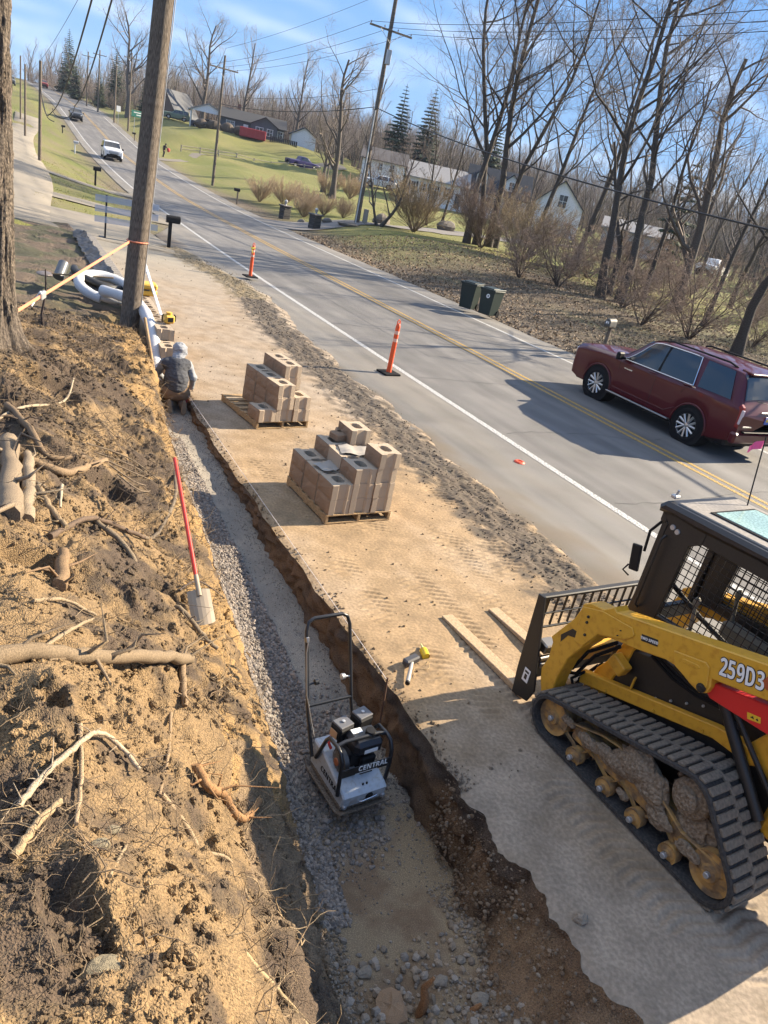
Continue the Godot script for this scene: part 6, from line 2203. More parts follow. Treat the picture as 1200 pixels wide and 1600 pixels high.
func car(label: String, cat_: String, c: Dictionary, paint: Material, pos: Vector3, yaw: float, fine := false) -> Node3D:
	var o := thing(c.get("called", "car"), label, cat_, pos, yaw)
	var L: float = c.length
	var P := PackedVector3Array()
	var nz_ := 110 if fine else 56
	var ns := 0
	for i in nz_ + 1:
		var z := lerpf(-L / 2, L / 2, float(i) / nz_)
		var s := section(c, z)
		var row := PackedVector3Array()
		var sub := 3 if fine else 1
		var half := PackedVector3Array()
		for k in 9:
			for q in sub:
				var f := float(q) / sub
				var p0: Vector3 = s[maxi(k - 1, 0)]
				var p1: Vector3 = s[k]
				var p2: Vector3 = s[k + 1]
				var p3: Vector3 = s[mini(k + 2, 9)]
				half.append(p1.lerp(p2, f) if sub == 1 else p1.cubic_interpolate(p2, p0, p3, f) if k > 0 else p1.lerp(p2, f))
		half.append(s[9])
		for k in half.size(): row.append(V(-half[k].x, half[k].y, half[k].z))
		for k in range(half.size() - 2, -1, -1): row.append(half[k])
		ns = row.size()
		P.append_array(row)
	var body := part("body", sheet(P, PackedColorArray(), nz_ + 1, ns), paint, o)
	# nose and tail closed
	for e in 2:
		var m := MB.new()
		var b := e * nz_ * ns
		var ctr := Vector3.ZERO
		for k in ns: ctr += P[b + k]
		ctr /= ns
		for k in ns - 1: m.tri_out(ctr + V(0, 0, -.03 + .06 * e), P[b + k], P[b + k + 1], V(0, ctr.y, 0))
		part("front_panel" if e == 0 else "tail_panel", m, paint if not (c.get("bed", false) and e == 0) else paint, o)
	var u := MB.new()
	u.box(V(0, c.wheel + .10, 0), V(tb(c.width, 0) * 1.78, .42, L * .93), .05)
	part("underbody", u, M.black_plastic, o)
	var wi := 0
	for a in c.axles:
		for s in [-1.0, 1.0]:
			var t := MB.new()
			var x: float = s * (tb(c.width, a) - .135)
			var r: float = c.wheel
			axle(t, [Vector2(r * .62, -.13), Vector2(r * .80, -.135), Vector2(r * .96, -.115), Vector2(r, -.07), Vector2(r, .07), Vector2(r * .96, .115), Vector2(r * .80, .135), Vector2(r * .62, .13)], x, r, a, 32 if fine else 16)
			var w := part("wheel", t, M.rubber, o)
			var q := MB.new()
			axle(q, [Vector2(r * .70, -.12), Vector2(r * .66, -.128), Vector2(r * .60, -.06), Vector2(0.0, -.05)] if s < 0 else [Vector2(0, .05), Vector2(r * .60, .06), Vector2(r * .66, .128), Vector2(r * .70, .12)], x, r, a, 28 if fine else 14)
			part("rim", q, mat("rim_dark", lin(.03, .03, .032), .4, .6), w)
			q = MB.new()
			for k in (6 if fine else 5):
				var an := TAU * k / (6 if fine else 5) + .3
				for h in [-1.0, 1.0]:
					var p0 := V(x + s * .108, r + r * .14 * sin(an), a + r * .14 * cos(an))
					var a2: float = an + h * .26
					var p1 := V(x + s * .125, r + r * .64 * sin(a2), a + r * .64 * cos(a2))
					q.rod(p0, p1, r * .075, 5, r * .075)
			axle(q, [Vector2(0, -.13), Vector2(r * .17, -.12), Vector2(r * .2, -.09)] if s < 0 else [Vector2(r * .2, .09), Vector2(r * .17, .12), Vector2(0, .13)], x, r, a, 14)
			axle(q, [Vector2(r * .70, -.122), Vector2(r * .64, -.131), Vector2(r * .62, -.12)] if s < 0 else [Vector2(r * .62, .12), Vector2(r * .64, .131), Vector2(r * .70, .122)], x, r, a, 28)
			part("spokes", q, mat("alloy", lin(.55, .55, .54), .28, .9), w)
			wi += 1
	# glass
	for gl in c.glass:
		var m := MB.new()
		var n1: String = gl[0]
		if n1 == "side":
			for s in [1.0, -1.0]:
				m = MB.new()
				var a0: float = gl[1]
				var a1: float = gl[2]
				var b0: float = gl[3]
				var b1: float = gl[4]
				var u1: float = gl[5] if gl.size() > 5 else 6.05
				pane(m, c, func(uu): return lerpf(a0, a1, clampf((uu - 4.1) / 1.9, 0, 1)), func(uu): return lerpf(b0, b1, clampf((uu - 4.1) / 1.9, 0, 1)), 4.12 * s, u1 * s, 4, 6, .022 if fine else .012)
				part("side_window", m, M.car_glass, o)
		else:
			var zb0: float = gl[1]
			var zt0: float = gl[2]
			for s in [1.0, -1.0]:
				pane(m, c, func(_u): return zb0, func(_u): return zt0, 6.4 * s, 9.0 * s, 5, 8, .022 if fine else .014)
			part("windscreen" if n1 == "front" else "rear_window", m, M.car_glass, o)
	return o

func bits(o: Node3D, called: String, m: MB, mt: Material) -> MeshInstance3D: return part(called, m, mt, o)

func suv_table(L: float, H: float, W: float) -> Dictionary:
	var f := L / 5.18
	var sc := func(t: Array, m: float) -> Array:
		var r := []
		for i in t.size(): r.append(t[i] * f if i % 2 == 0 else t[i] * m)
		return r
	var h := H / 1.89
	return {called = "car", length = L, wheel = .40 * h, arch = .475 * h, axles = [-1.50 * f, 1.45 * f], roof_w = .80 * W / 2.04,
		width = sc.call([-2.59, .88, -2.50, .965, -2.0, 1.0, 1.9, 1.0, 2.3, .975, 2.59, .90], W / 2.04),
		top = sc.call([-2.59, 1.06, -2.54, 1.15, -2.2, 1.20, -1.12, 1.25, -.95, 1.32, -.34, 1.80, 0.05, 1.865, .9, 1.885, 1.85, 1.87, 2.16, 1.845, 2.26, 1.78, 2.50, 1.22, 2.54, 1.16, 2.59, 1.05], h),
		belt = sc.call([-2.59, 1.03, -2.2, 1.13, -1.1, 1.19, 0.0, 1.20, 2.2, 1.23, 2.5, 1.19, 2.59, 1.03], h),
		low = sc.call([-2.59, .42, -2.2, .33, -1.0, .36, 2.0, .36, 2.59, .48], h),
		glass = [["side", -.84 * f, -.20 * f, .20 * f, .20 * f], ["side", .26 * f, .26 * f, 1.22 * f, 1.08 * f], ["side", 1.36 * f, 1.28 * f, 2.22 * f, 2.0 * f], ["front", -1.02 * f, -.33 * f], ["rear", 2.22 * f, 2.44 * f]]}

func cars() -> void:
	var mar := mat("paint_maroon", lin(.072, .002, .007), .34, .0)
	mar.metallic_specular = .3
	mar.clearcoat_enabled = true; mar.clearcoat = .7; mar.clearcoat_roughness = .03
	var t := suv_table(5.18, 1.89, 2.04)
	var o := car("large maroon sport utility vehicle driving away in the far lane", "car", t, mar, V(14.86, .0, -11.75), 0.0, true)
	suv_details(o, t, mar)
	var wh := mat("paint_white", lin(.70, .70, .69), .3)
	wh.clearcoat_enabled = true
	var t2 := suv_table(4.9, 1.78, 1.95)
	o = car("white sport utility vehicle coming down the road towards the camera", "car", t2, wh, V(rl(92) + 1.2, ry(92), -92), 176)
	face(o, t2, lin(.35, .36, .37))
	var bk := mat("paint_dark", lin(.02, .022, .026), .3)
	bk.clearcoat_enabled = true
	o = car("dark sport utility vehicle coming down the road far behind the white one", "car", t2, bk, V(rl(141) + 1.0, ry(141), -141), 176)
	face(o, t2, lin(.08, .08, .085))
	var rd := mat("paint_red", lin(.22, .02, .02), .4)
	o = car("small red car at the far end of the road", "car", t2, rd, V(rl(228) + 1.9, ry(228), -228), 178)
	o = car("dark grey car half hidden by trees at the far left of the road", "car", t2, mat("paint_grey", lin(.10, .11, .12), .4), V(11.8, land(11.8, 205), -205), 178)
	o = car("pale green sport utility vehicle parked by the steep roofed house", "car", t2, mat("paint_sage", lin(.13, .17, .11), .4), V(36.6, land(36.6, 156), -156), 75)
	for q in [[40.8, 153, "dark blue car parked behind the clipped hedge, left one", Color(.02, .025, .05)], [44.2, 151, "dark car parked behind the clipped hedge, right one", Color(.02, .02, .022)]]:
		car(q[2], "car", t2, mat("paint_" + str(q[1]), lin(q[3].r, q[3].g, q[3].b), .35), V(q[0], land(q[0], q[1]), -q[1]), 80)
	car("white car parked by the white house", "car", t2, wh, V(55.5, land(55.5, 107), -107), 60)
	# pickups: the cab and, behind it, a lower bed
	var tp := {called = "pickup_truck", length = 5.6, wheel = .39, arch = .47, axles = [-1.8, 1.75], roof_w = .66, width = [-2.8, .84, -2.6, .94, -2.0, .97, 2.6, .97, 2.8, .95],
		top = [-2.8, .98, -2.7, 1.08, -1.35, 1.18, -.6, 1.76, -.1, 1.84, .6, 1.82, .78, 1.70, .86, 1.22, 2.78, 1.20, 2.8, 1.18], belt = [-2.8, .95, -1.3, 1.14, .8, 1.18, .86, 1.16, 2.8, 1.16], low = [-2.8, .42, -2.4, .36, 2.4, .40, 2.8, .5],
		glass = [["side", -1.02, -.5, .05, .0], ["side", .12, .1, .7, .58], ["front", -1.25, -.63]]}
	car("purple pickup truck parked on the lane below the hill", "pickup truck", tp, mat("paint_purple", lin(.03, .022, .10), .35), V(50.5, land(50.5, 126), -126), -84)
	car("white pickup truck seen through the wood at the right", "pickup truck", tp, wh, V(70.0, land(70, 56), -56), -70)

func face(o: Node3D, c: Dictionary, grey: Color) -> void:
	var z: float = -c.length / 2
	var w := tb(c.width, z)
	var m := MB.new()
	m.box(V(0, .80, z - .02), V(w * 1.15, .26, .08), .03)
	part("grille", m, mat("grille_" + str(grey.r), grey, .3, .5), o)
	for s in [-1.0, 1.0]:
		m = MB.new()
		m.box(V(s * w * .80, .86, z + .06), V(.30, .15, .16), .04, rot(0, -s * 18, 0))
		part("headlight", m, mat("headlight", lin(.55, .57, .6), .1), o)
	m = MB.new()
	m.box(V(0, .52, z + .02), V(w * 1.7, .16, .12), .04)
	part("bumper", m, M.black_plastic, o)
	for s in [-1.0, 1.0]:
		m = MB.new()
		m.box(V(s * (tb(c.width, -.8) + .10), 1.18, -.72), V(.20, .15, .09), .03)
		part("mirror", m, M.black_plastic, o)
	m = MB.new()
	for s in [-1.0, 1.0]: m.pipe([V(s * .60, 1.78, -.1), V(s * .60, 1.83, 0), V(s * .60, 1.83, 1.4), V(s * .60, 1.76, 1.6)], .02, 6)
	part("roof_rails", m, M.galv, o)

func suv_details(o: Node3D, c: Dictionary, paint: Material) -> void:
	# left flank is x < 0: chrome round the windows, handles, mirror, step, lamps, badges
	for s in [1.0, -1.0]:
		var m := MB.new()
		var p := []
		for k in 9: p.append(skin(c, lerpf(1.24, -.88, k / 8.0), 4.06 * s, .024))
		for k in 6: p.append(skin(c, lerpf(-.88, -.24, k / 5.0), lerpf(4.1, 6.0, k / 5.0) * s, .024))
		for k in 9: p.append(skin(c, lerpf(-.2, 1.1, k / 8.0), 6.10 * s, .024))
		p.append(skin(c, 1.25, 4.06 * s, .024))
		m.pipe(p, .014, 6)
		part("window_trim", m, M.chrome, o)
		for z in [.23]:
			m = MB.new()
			m.quad_out(skin(c, z - .04, 4.1 * s, .026), skin(c, z + .04, 4.1 * s, .026), skin(c, z + .03, 6.05 * s, .026), skin(c, z - .03, 6.05 * s, .026), V(0, 1.2, z))
			part("pillar", m, M.black_plastic, o)
		for z in [[-.02, 3.55], [1.00, 3.6]]:
			m = MB.new()
			m.pipe([skin(c, z[0], z[1] * s, .0), skin(c, z[0] + .02, z[1] * s, .04), skin(c, z[0] + .20, z[1] * s, .045), skin(c, z[0] + .22, z[1] * s, .0)], .016, 6)
			part("door_handle", m, paint, o)
		# door seams
		for q in [[-.92, 2.2, 4.0], [.23, .25, 4.0], [1.02, 2.2, 4.0]]:
			m = MB.new()
			var sp := []
			for k in 10: sp.append(skin(c, q[0] + (.0 if q[0] < 1 else .22 * k / 9.0), lerpf(q[1], q[2], k / 9.0) * s, .001))
			m.pipe(sp, .005, 4)
			part("door_seam", m, M.black_plastic, o)
		m = MB.new()
		var lo := []
		for k in 8: lo.append(skin(c, lerpf(-.95, 1.0, k / 7.0), .55 * s, .008))
		m.pipe(lo, .012, 5)
		part("moulding", m, paint, o)
		# running board with bright edge
		m = MB.new()
		m.box(V(-s * 1.0, .35, -.02), V(.17, .06, 2.05), .02)
		var rb := part("running_board", m, M.black_plastic, o)
		m = MB.new()
		m.box(V(-s * 1.085, .375, -.02), V(.018, .028, 2.0), .006)
		part("bright_strip", m, M.chrome, rb)
		m = MB.new()
		m.box(V(-s * 1.15, 1.27, -.86), V(.22, .18, .11), .045, rot(0, s * 10, 0))
		m.rod(V(-s * .95, 1.22, -.84), V(-s * 1.1, 1.25, -.85), .03, 6)
		part("mirror", m, M.black_plastic, o)
		# wheel arch lips
		for a in c.axles:
			m = MB.new()
			var arc := []
			for k in 15:
				var an := PI * (-.04 + 1.08 * k / 14.0)
				arc.append(V(-s * (tb(c.width, a) * .985), c.wheel + c.arch * sin(an), a + c.arch * cos(an)))
			m.pipe(arc, .022, 6)
			part("arch_lip", m, paint, o)
			m = MB.new()
			axle(m, [Vector2(0, -.2), Vector2(c.arch * .98, -.2), Vector2(c.arch * .98, .17), Vector2(0, .17)], -s * .78, c.wheel, a, 24)
			part("wheel_well", m, M.rubber, o)
		# badge on the door and name on the tail
		m = MB.new()
		m.box(skin(c, -.62, 2.6 * s, .006), V(.012, .03, .26), .004)
		part("badge", m, M.chrome, o)
		m = MB.new()
		m.box(skin(c, 1.25, 3.9 * s, .006), V(.012, .025, .16), .004, rot(0, 0, 0))
		part("badge", m, M.chrome, o)
		# tail lamp, tall on the corner
		m = MB.new()
		m.prism(PackedVector2Array([Vector2(-.10, -.24), Vector2(.09, -.24), Vector2(.10, .14), Vector2(.02, .25), Vector2(-.05, .20)]), -.05, .06, .02)
		var lamp := part("tail_lamp", m, mat("lamp_red", lin(.20, .012, .015), .15), o)
		lamp.position = V(-s * .87, 1.0, 2.49)
		lamp.rotation_degrees = V(0, 90 if s > 0 else 90, 0)
		m = MB.new()
		m.box(V(-s * .89, 1.0, 2.565), V(.075, .30, .05), .02)
		part("clear_lens", m, mat("lamp_clear", lin(.55, .45, .45), .1), lamp).position = -lamp.position
		lamp.get_child(0).transform = lamp.transform.affine_inverse()
		m = MB.new()
		m.pipe([V(-s * .66, 1.875, -.05), V(-s * .67, 1.915, .1), V(-s * .67, 1.92, 1.7), V(-s * .66, 1.87, 1.9)], .022, 6)
		part("roof_rail", m, M.black_plastic, o)
	# tail: glass, spoiler, bumper, plate, strip, wiper
	var m := MB.new()
	m.box(V(0, 1.845, 2.16), V(1.34, .05, .30), .02, rot(4, 0, 0))
	part("spoiler", m, paint, o)
	m = MB.new()
	m.box(V(0, .56, 2.56), V(1.92, .24, .18), .06)
	part("rear_bumper", m, paint, o)
	m = MB.new()
	m.box(V(0, .70, 2.60), V(1.5, .03, .14), .01)
	part("bumper_step", m, M.black_plastic, o)
	m = MB.new()
	m.box(V(0, 1.12, 2.585), V(.62, .03, .03), .01)
	part("bright_strip", m, M.chrome, o)
	m = MB.new()
	m.box(V(.0, .97, 2.625), V(.32, .16, .015), .004)
	var pl := part("number_plate", m, mat("plate_blue", lin(.05, .12, .40), .4), o)
	m = MB.new()
	m.box(V(0, .975, 2.634), V(.26, .06, .004), .001)
	part("print", m, mat("plate_gold", lin(.55, .42, .06), .4), pl)
	m = MB.new()
	m.box(V(-.62, .80, 2.60), V(.30, .035, .012), .003)
	part("badge", m, M.chrome, o)
	m = MB.new()
	m.rod(V(0.05, 1.27, 2.475), V(-.42, 1.33, 2.45), .011, 5)
	part("wiper", m, M.black_plastic, o)
	m = MB.new()
	for k in 6: m.box(V(0, .78 + .06 * k, -2.60), V(1.1, .02, .04), .008)
	part("grille", m, M.chrome, o)
	for s in [-1.0, 1.0]:
		m = MB.new()
		m.box(V(s * .80, .97, -2.50), V(.28, .20, .18), .05, rot(0, -s * 20, 0))
		part("headlight", m, mat("headlight", lin(.55, .57, .6), .1), o)
	# inside: steering wheel and front seats behind the glass
	m = MB.new()
	m.pipe(Array(range(17)).map(func(k): return V(-.40 + .18 * cos(TAU * k / 16), 1.12 + .18 * sin(TAU * k / 16), -.62 + .05 * sin(TAU * k / 16))), .016, 6)
	part("steering_wheel", m, M.black_plastic, o)

# ---------------------------------------------------------------- houses
func slab_roof(o: Node3D, called: String, L: float, D: float, y: float, rise: float, over: float, mt: Material, axis_x := true, off := Vector3.ZERO) -> MeshInstance3D:
	var m := MB.new()
	var hl := L / 2 + over
	var hd := D / 2 + over
	var k := rise / (D / 2)
	var y0 := y - over * k
	var pr := PackedVector2Array([Vector2(-hd, y0), Vector2(0, y + rise), Vector2(hd, y0), Vector2(hd, y0 + .16), Vector2(0, y + rise + .18), Vector2(-hd, y0 + .16)])
	m.t = Transform3D(Basis(V(0, 0, -1), V(0, 1, 0), V(1, 0, 0)) if axis_x else Basis(), off)
	m.prism(pr, -hl, hl, 0.0)
	return part(called, m, mt, o)

func gable_walls(o: Node3D, L: float, D: float, h: float, rise: float, mt: Material, axis_x := true, off := Vector3.ZERO) -> MeshInstance3D:
	var m := MB.new()
	m.t = Transform3D(Basis(V(0, 0, -1), V(0, 1, 0), V(1, 0, 0)) if axis_x else Basis(), off)
	m.prism(PackedVector2Array([Vector2(-D / 2, -1.0), Vector2(D / 2, -1.0), Vector2(D / 2, h), Vector2(0, h + rise), Vector2(-D / 2, h)]), -L / 2, L / 2, 0.0)
	return part("wall", m, mt, o)

func window(o: Node3D, at: Vector3, yaw: float, w: float, h: float, frame: Material, shutters: Material = null) -> void:
	var b := rot(0, yaw, 0)
	var m := MB.new()
	for q in [[0, h / 2, w + .16, .09], [0, -h / 2, w + .2, .09], [-w / 2, 0, .09, h], [w / 2, 0, .09, h], [0, 0, .045, h], [0, 0, w, .045]]:
		m.box(at + b * V(q[0], q[1], .05), V(q[2], q[3], .07), .01, b)
	var f := part("window", m, frame, o)
	m = MB.new()
	m.box(at + b * V(0, 0, .02), V(w, h, .02), .0, b)
	part("pane", m, M.car_glass, f)
	if shutters:
		for s in [-1.0, 1.0]:
			m = MB.new()
			m.box(at + b * V(s * (w / 2 + .22), 0, .04), V(.30, h + .1, .05), .01, b)
			part("shutter", m, shutters, f)

func siding(key: String, c: Color) -> Material:
	return grain(mat(key, c, .75), ntex("siding", .02, 3, [[.2, .86], [.8, 1.0]]), 2.0, texes["fine_bump"], .3, false, V(.4, 6, .4))

func houses() -> void:
	var roof_d := grain(mat("roof_dark", lin(.045, .047, .052), .9), texes["asph_col"], 1.0)
	var roof_l := grain(mat("roof_light", lin(.36, .345, .33), .85), texes["asph_col"], 1.0)
	var roof_n := grain(mat("roof_navy", lin(.022, .03, .042), .85), texes["asph_col"], 1.0)
	var grey := siding("siding_grey", lin(.085, .10, .115))
	var white := siding("siding_white", lin(.80, .80, .80))
	var wf: Material = M.white_paint
	# grey ranch house on the hill
	var y := 5.25
	var o := thing("ranch_house", "low dark grey house with gable wing and raised deck on top of the grassy hill", "house", V(48.6, y, -148.5), -16)
	o.scale = Vector3.ONE * .86
	gable_walls(o, 13.5, 7.5, 2.7, 1.7, grey)
	slab_roof(o, "roof", 13.5, 7.5, 2.7, 1.7, .5, roof_d)
	gable_walls(o, 4.0, 5.4, 2.6, 1.45, grey, false, V(2.4, 0, 3.4))
	slab_roof(o, "roof", 4.0, 5.4, 2.6, 1.45, .45, roof_d, false, V(2.4, 0, 3.4))
	window(o, V(-4.6, 1.6, 3.76), 0, 1.7, 1.1, wf)
	window(o, V(1.4, 1.45, 5.42), 0, 1.5, 1.3, wf)
	window(o, V(3.6, 1.45, 5.42), 0, 1.2, 1.3, wf)
	window(o, V(5.9, 1.5, 3.76), 0, 1.1, 1.3, wf)
	var m := MB.new()
	m.box(V(-1.4, 1.0, 3.79), V(1.0, 2.1, .08), .01)
	part("door", m, wf, o)
	m = MB.new()
	m.box(V(-3.0, 5.2, -.5), V(.7, 1.0, .7), .02)
	part("chimney", m, mat("brick_far", lin(.16, .08, .06), .9), o)
	var dk := mat("deck_dark", lin(.028, .026, .026), .8)
	m = MB.new()
	m.box(V(6.5, -.35, 6.2), V(5.6, .2, 3.2), .02)
	var deck := part("deck", m, dk, o)
	for k in 15:
		m = MB.new()
		m.box(V(3.8 + .385 * k, .35, 7.75), V(.30, 1.2, .05), .01)
		part("board", m, dk, deck)
	for k in 4:
		m = MB.new()
		m.box(V(3.9 + 1.75 * k, -1.4, 7.6), V(.14, 2.0, .14), .01)
		part("post", m, M.lumber, deck)
	# white garage end beside the deck
	o = thing("garage", "small white gabled outbuilding right of the grey hilltop house", "garage", V(58.2, 4.9, -147), -16)
	gable_walls(o, 4.5, 4.6, 2.5, 1.3, white, false)
	slab_roof(o, "roof", 4.5, 4.6, 2.5, 1.3, .3, roof_d, false)
	# carport with pale gable left of the house
	o = thing("carport", "pale gabled carport left of the grey hilltop house", "carport", V(41.2, 5.0, -151.5), -16)
	slab_roof(o, "roof", 6.0, 6.5, 2.5, 1.4, .3, roof_l, false)
	m = MB.new()
	m.prism(PackedVector2Array([Vector2(-3.2, 2.5), Vector2(3.2, 2.5), Vector2(0, 3.85)]), 2.95, 3.05)
	part("gable", m, white, o)
	for q in [[-3, 2.8], [3, 2.8], [-3, -2.8], [3, -2.8]]:
		m = MB.new()
		m.box(V(q[0], 1.0, q[1]), V(.18, 3.4, .18), .01)
		part("post", m, wf, o)
	# steep roofed house
	o = thing("steep_roofed_house", "brownish house with a very steep grey roof at the left of the hilltop", "house", V(38.6, 4.6, -166), 41)
	gable_walls(o, 7.0, 6.2, 1.4, 4.2, siding("siding_brown", lin(.14, .10, .085)))
	slab_roof(o, "roof", 7.0, 6.2, 1.4, 4.2, .35, grain(mat("roof_mid", lin(.13, .135, .145), .9), texes["asph_col"], 1.0))
	# red skip and clipped hedge
	m = MB.new()
	m.box(V(0, .75, 0), V(4.6, 1.5, 2.0), .08)
	for k in 6: m.box(V(-1.9 + .76 * k, .75, 1.03), V(.1, 1.3, .08), .02)
	var sk := part("waste_container", m, mat("skip_red", lin(.30, .015, .02), .5))
	sk.position = V(46.6, land(46.6, 141.5) - .05, -141.5); sk.rotation_degrees.y = -16
	tag(sk, "red waste container in front of the grey hilltop house", "container")
	for k in 4:
		m = MB.new()
		m.col = Color(.07, .05, .035)
		m.blob(V(0, .6, 0), V(1.25, .85, .8), .12, 60 + k, 9, 14)
		var hd := part("clipped_hedge", m, M.leaf)
		var x: float = 38.2 + 2.15 * k
		hd.position = V(x, land(x, 144.5 - k * .6), -144.5 + k * .6)
		tag(hd, "brown clipped round hedge before the carport, %s" % ["leftmost of four", "second of four from the left", "third of four from the left", "rightmost of four"][k], "hedge", "clipped hedges by the carport")
	# white houses right of the pole
	o = thing("white_house", "long white house with pale hipped roof and shuttered windows among the trees", "house", V(59.6, land(59.6, 97.7), -97.7), -30)
	o.scale = Vector3.ONE * .88
	gable_walls(o, 9.2, 8.0, 3.4, 2.0, white)
	slab_roof(o, "roof", 9.2, 8.0, 3.4, 2.0, .5, roof_l)
	for k in 4: window(o, V(-3.7 + 1.9 * k, 2.0, 4.01), 0, .75, 1.3, wf, mat("shutter_dark", lin(.03, .03, .035), .6))
	m = MB.new()
	m.box(V(3.6, 1.1, 4.03), V(.95, 2.1, .08), .01)
	part("door", m, mat("door_dark", lin(.05, .045, .045), .6), o)
	window(o, V(-4.61, 2.0, 0), -90, 1.1, 1.3, wf)
	o = thing("white_house", "white two storey house with a grey roof behind the long white house, at its left", "house", V(60.8, land(60.8, 117) - .3, -117.0), -28)
	o.scale = Vector3.ONE * .85
	gable_walls(o, 8.0, 7.0, 4.6, 1.6, white)
	slab_roof(o, "roof", 8.0, 7.0, 4.6, 1.8, .5, grain(mat("roof_brown", lin(.13, .115, .11), .9), texes["asph_col"], 1.0))
	for k in 3: window(o, V(-2.8 + 2.2 * k, 3.5, 3.51), 0, .9, 1.3, wf)
	for k in 2: window(o, V(-2.8 + 3.2 * k, 1.3, 3.51), 0, .9, 1.3, wf)
	o = thing("dormer_house", "white house with dark roof and a white dormer behind the big trunks", "house", V(67.8, land(67.8, 94.6), -94.6), -32)
	gable_walls(o, 8.4, 8.0, 3.0, 3.0, white)
	slab_roof(o, "roof", 8.4, 8.0, 3.0, 3.0, .45, roof_n)
	window(o, V(-3.3, 1.7, 4.01), 0, .9, 1.3, wf)
	window(o, V(-.8, 1.7, 4.01), 0, 1.4, 1.4, wf)
	window(o, V(2.6, 1.7, 4.01), 0, .9, 1.3, wf)
	for k in 2:
		var dx := -2.6 + 4.2 * k
		var g := gable_walls(o, 2.4, 1.5, 5.0, .7, white, false, V(dx, 0, 2.2))
		g.name = "dormer"
		slab_roof(o, "dormer_roof", 2.6, 1.5, 5.0, .7, .15, roof_n, false, V(dx, 0, 2.2))
		window(o, V(dx, 4.3, 3.42), 0, .75, 1.1, wf)
	o = thing("garage_wing", "white gabled wing with one window right of the dormered house", "house", V(73.0, land(73, 86.8), -86.8), -38)
	gable_walls(o, 7.0, 6.4, 3.6, 3.0, white, false)
	slab_roof(o, "roof", 7.0, 6.4, 3.6, 3.0, .35, roof_n, false)
	window(o, V(.3, 4.2, 3.52), 0, 1.2, 1.6, wf)
	m = MB.new()
	m.box(V(0, .6, 3.53), V(4.8, 2.4, .06), .02)
	part("garage_door", m, mat("garage_door", lin(.5, .47, .43), .6), o)
	o = thing("pale_shed", "low pale building glimpsed through the wood beyond the twin trunks", "shed", V(73.0, land(73, 71), -71.0), -45)
	gable_walls(o, 8.0, 5.0, 2.6, 1.0, mat("shed_pale", lin(.42, .38, .35), .8))
	slab_roof(o, "roof", 8.0, 5.0, 2.6, 1.0, .35, roof_l)

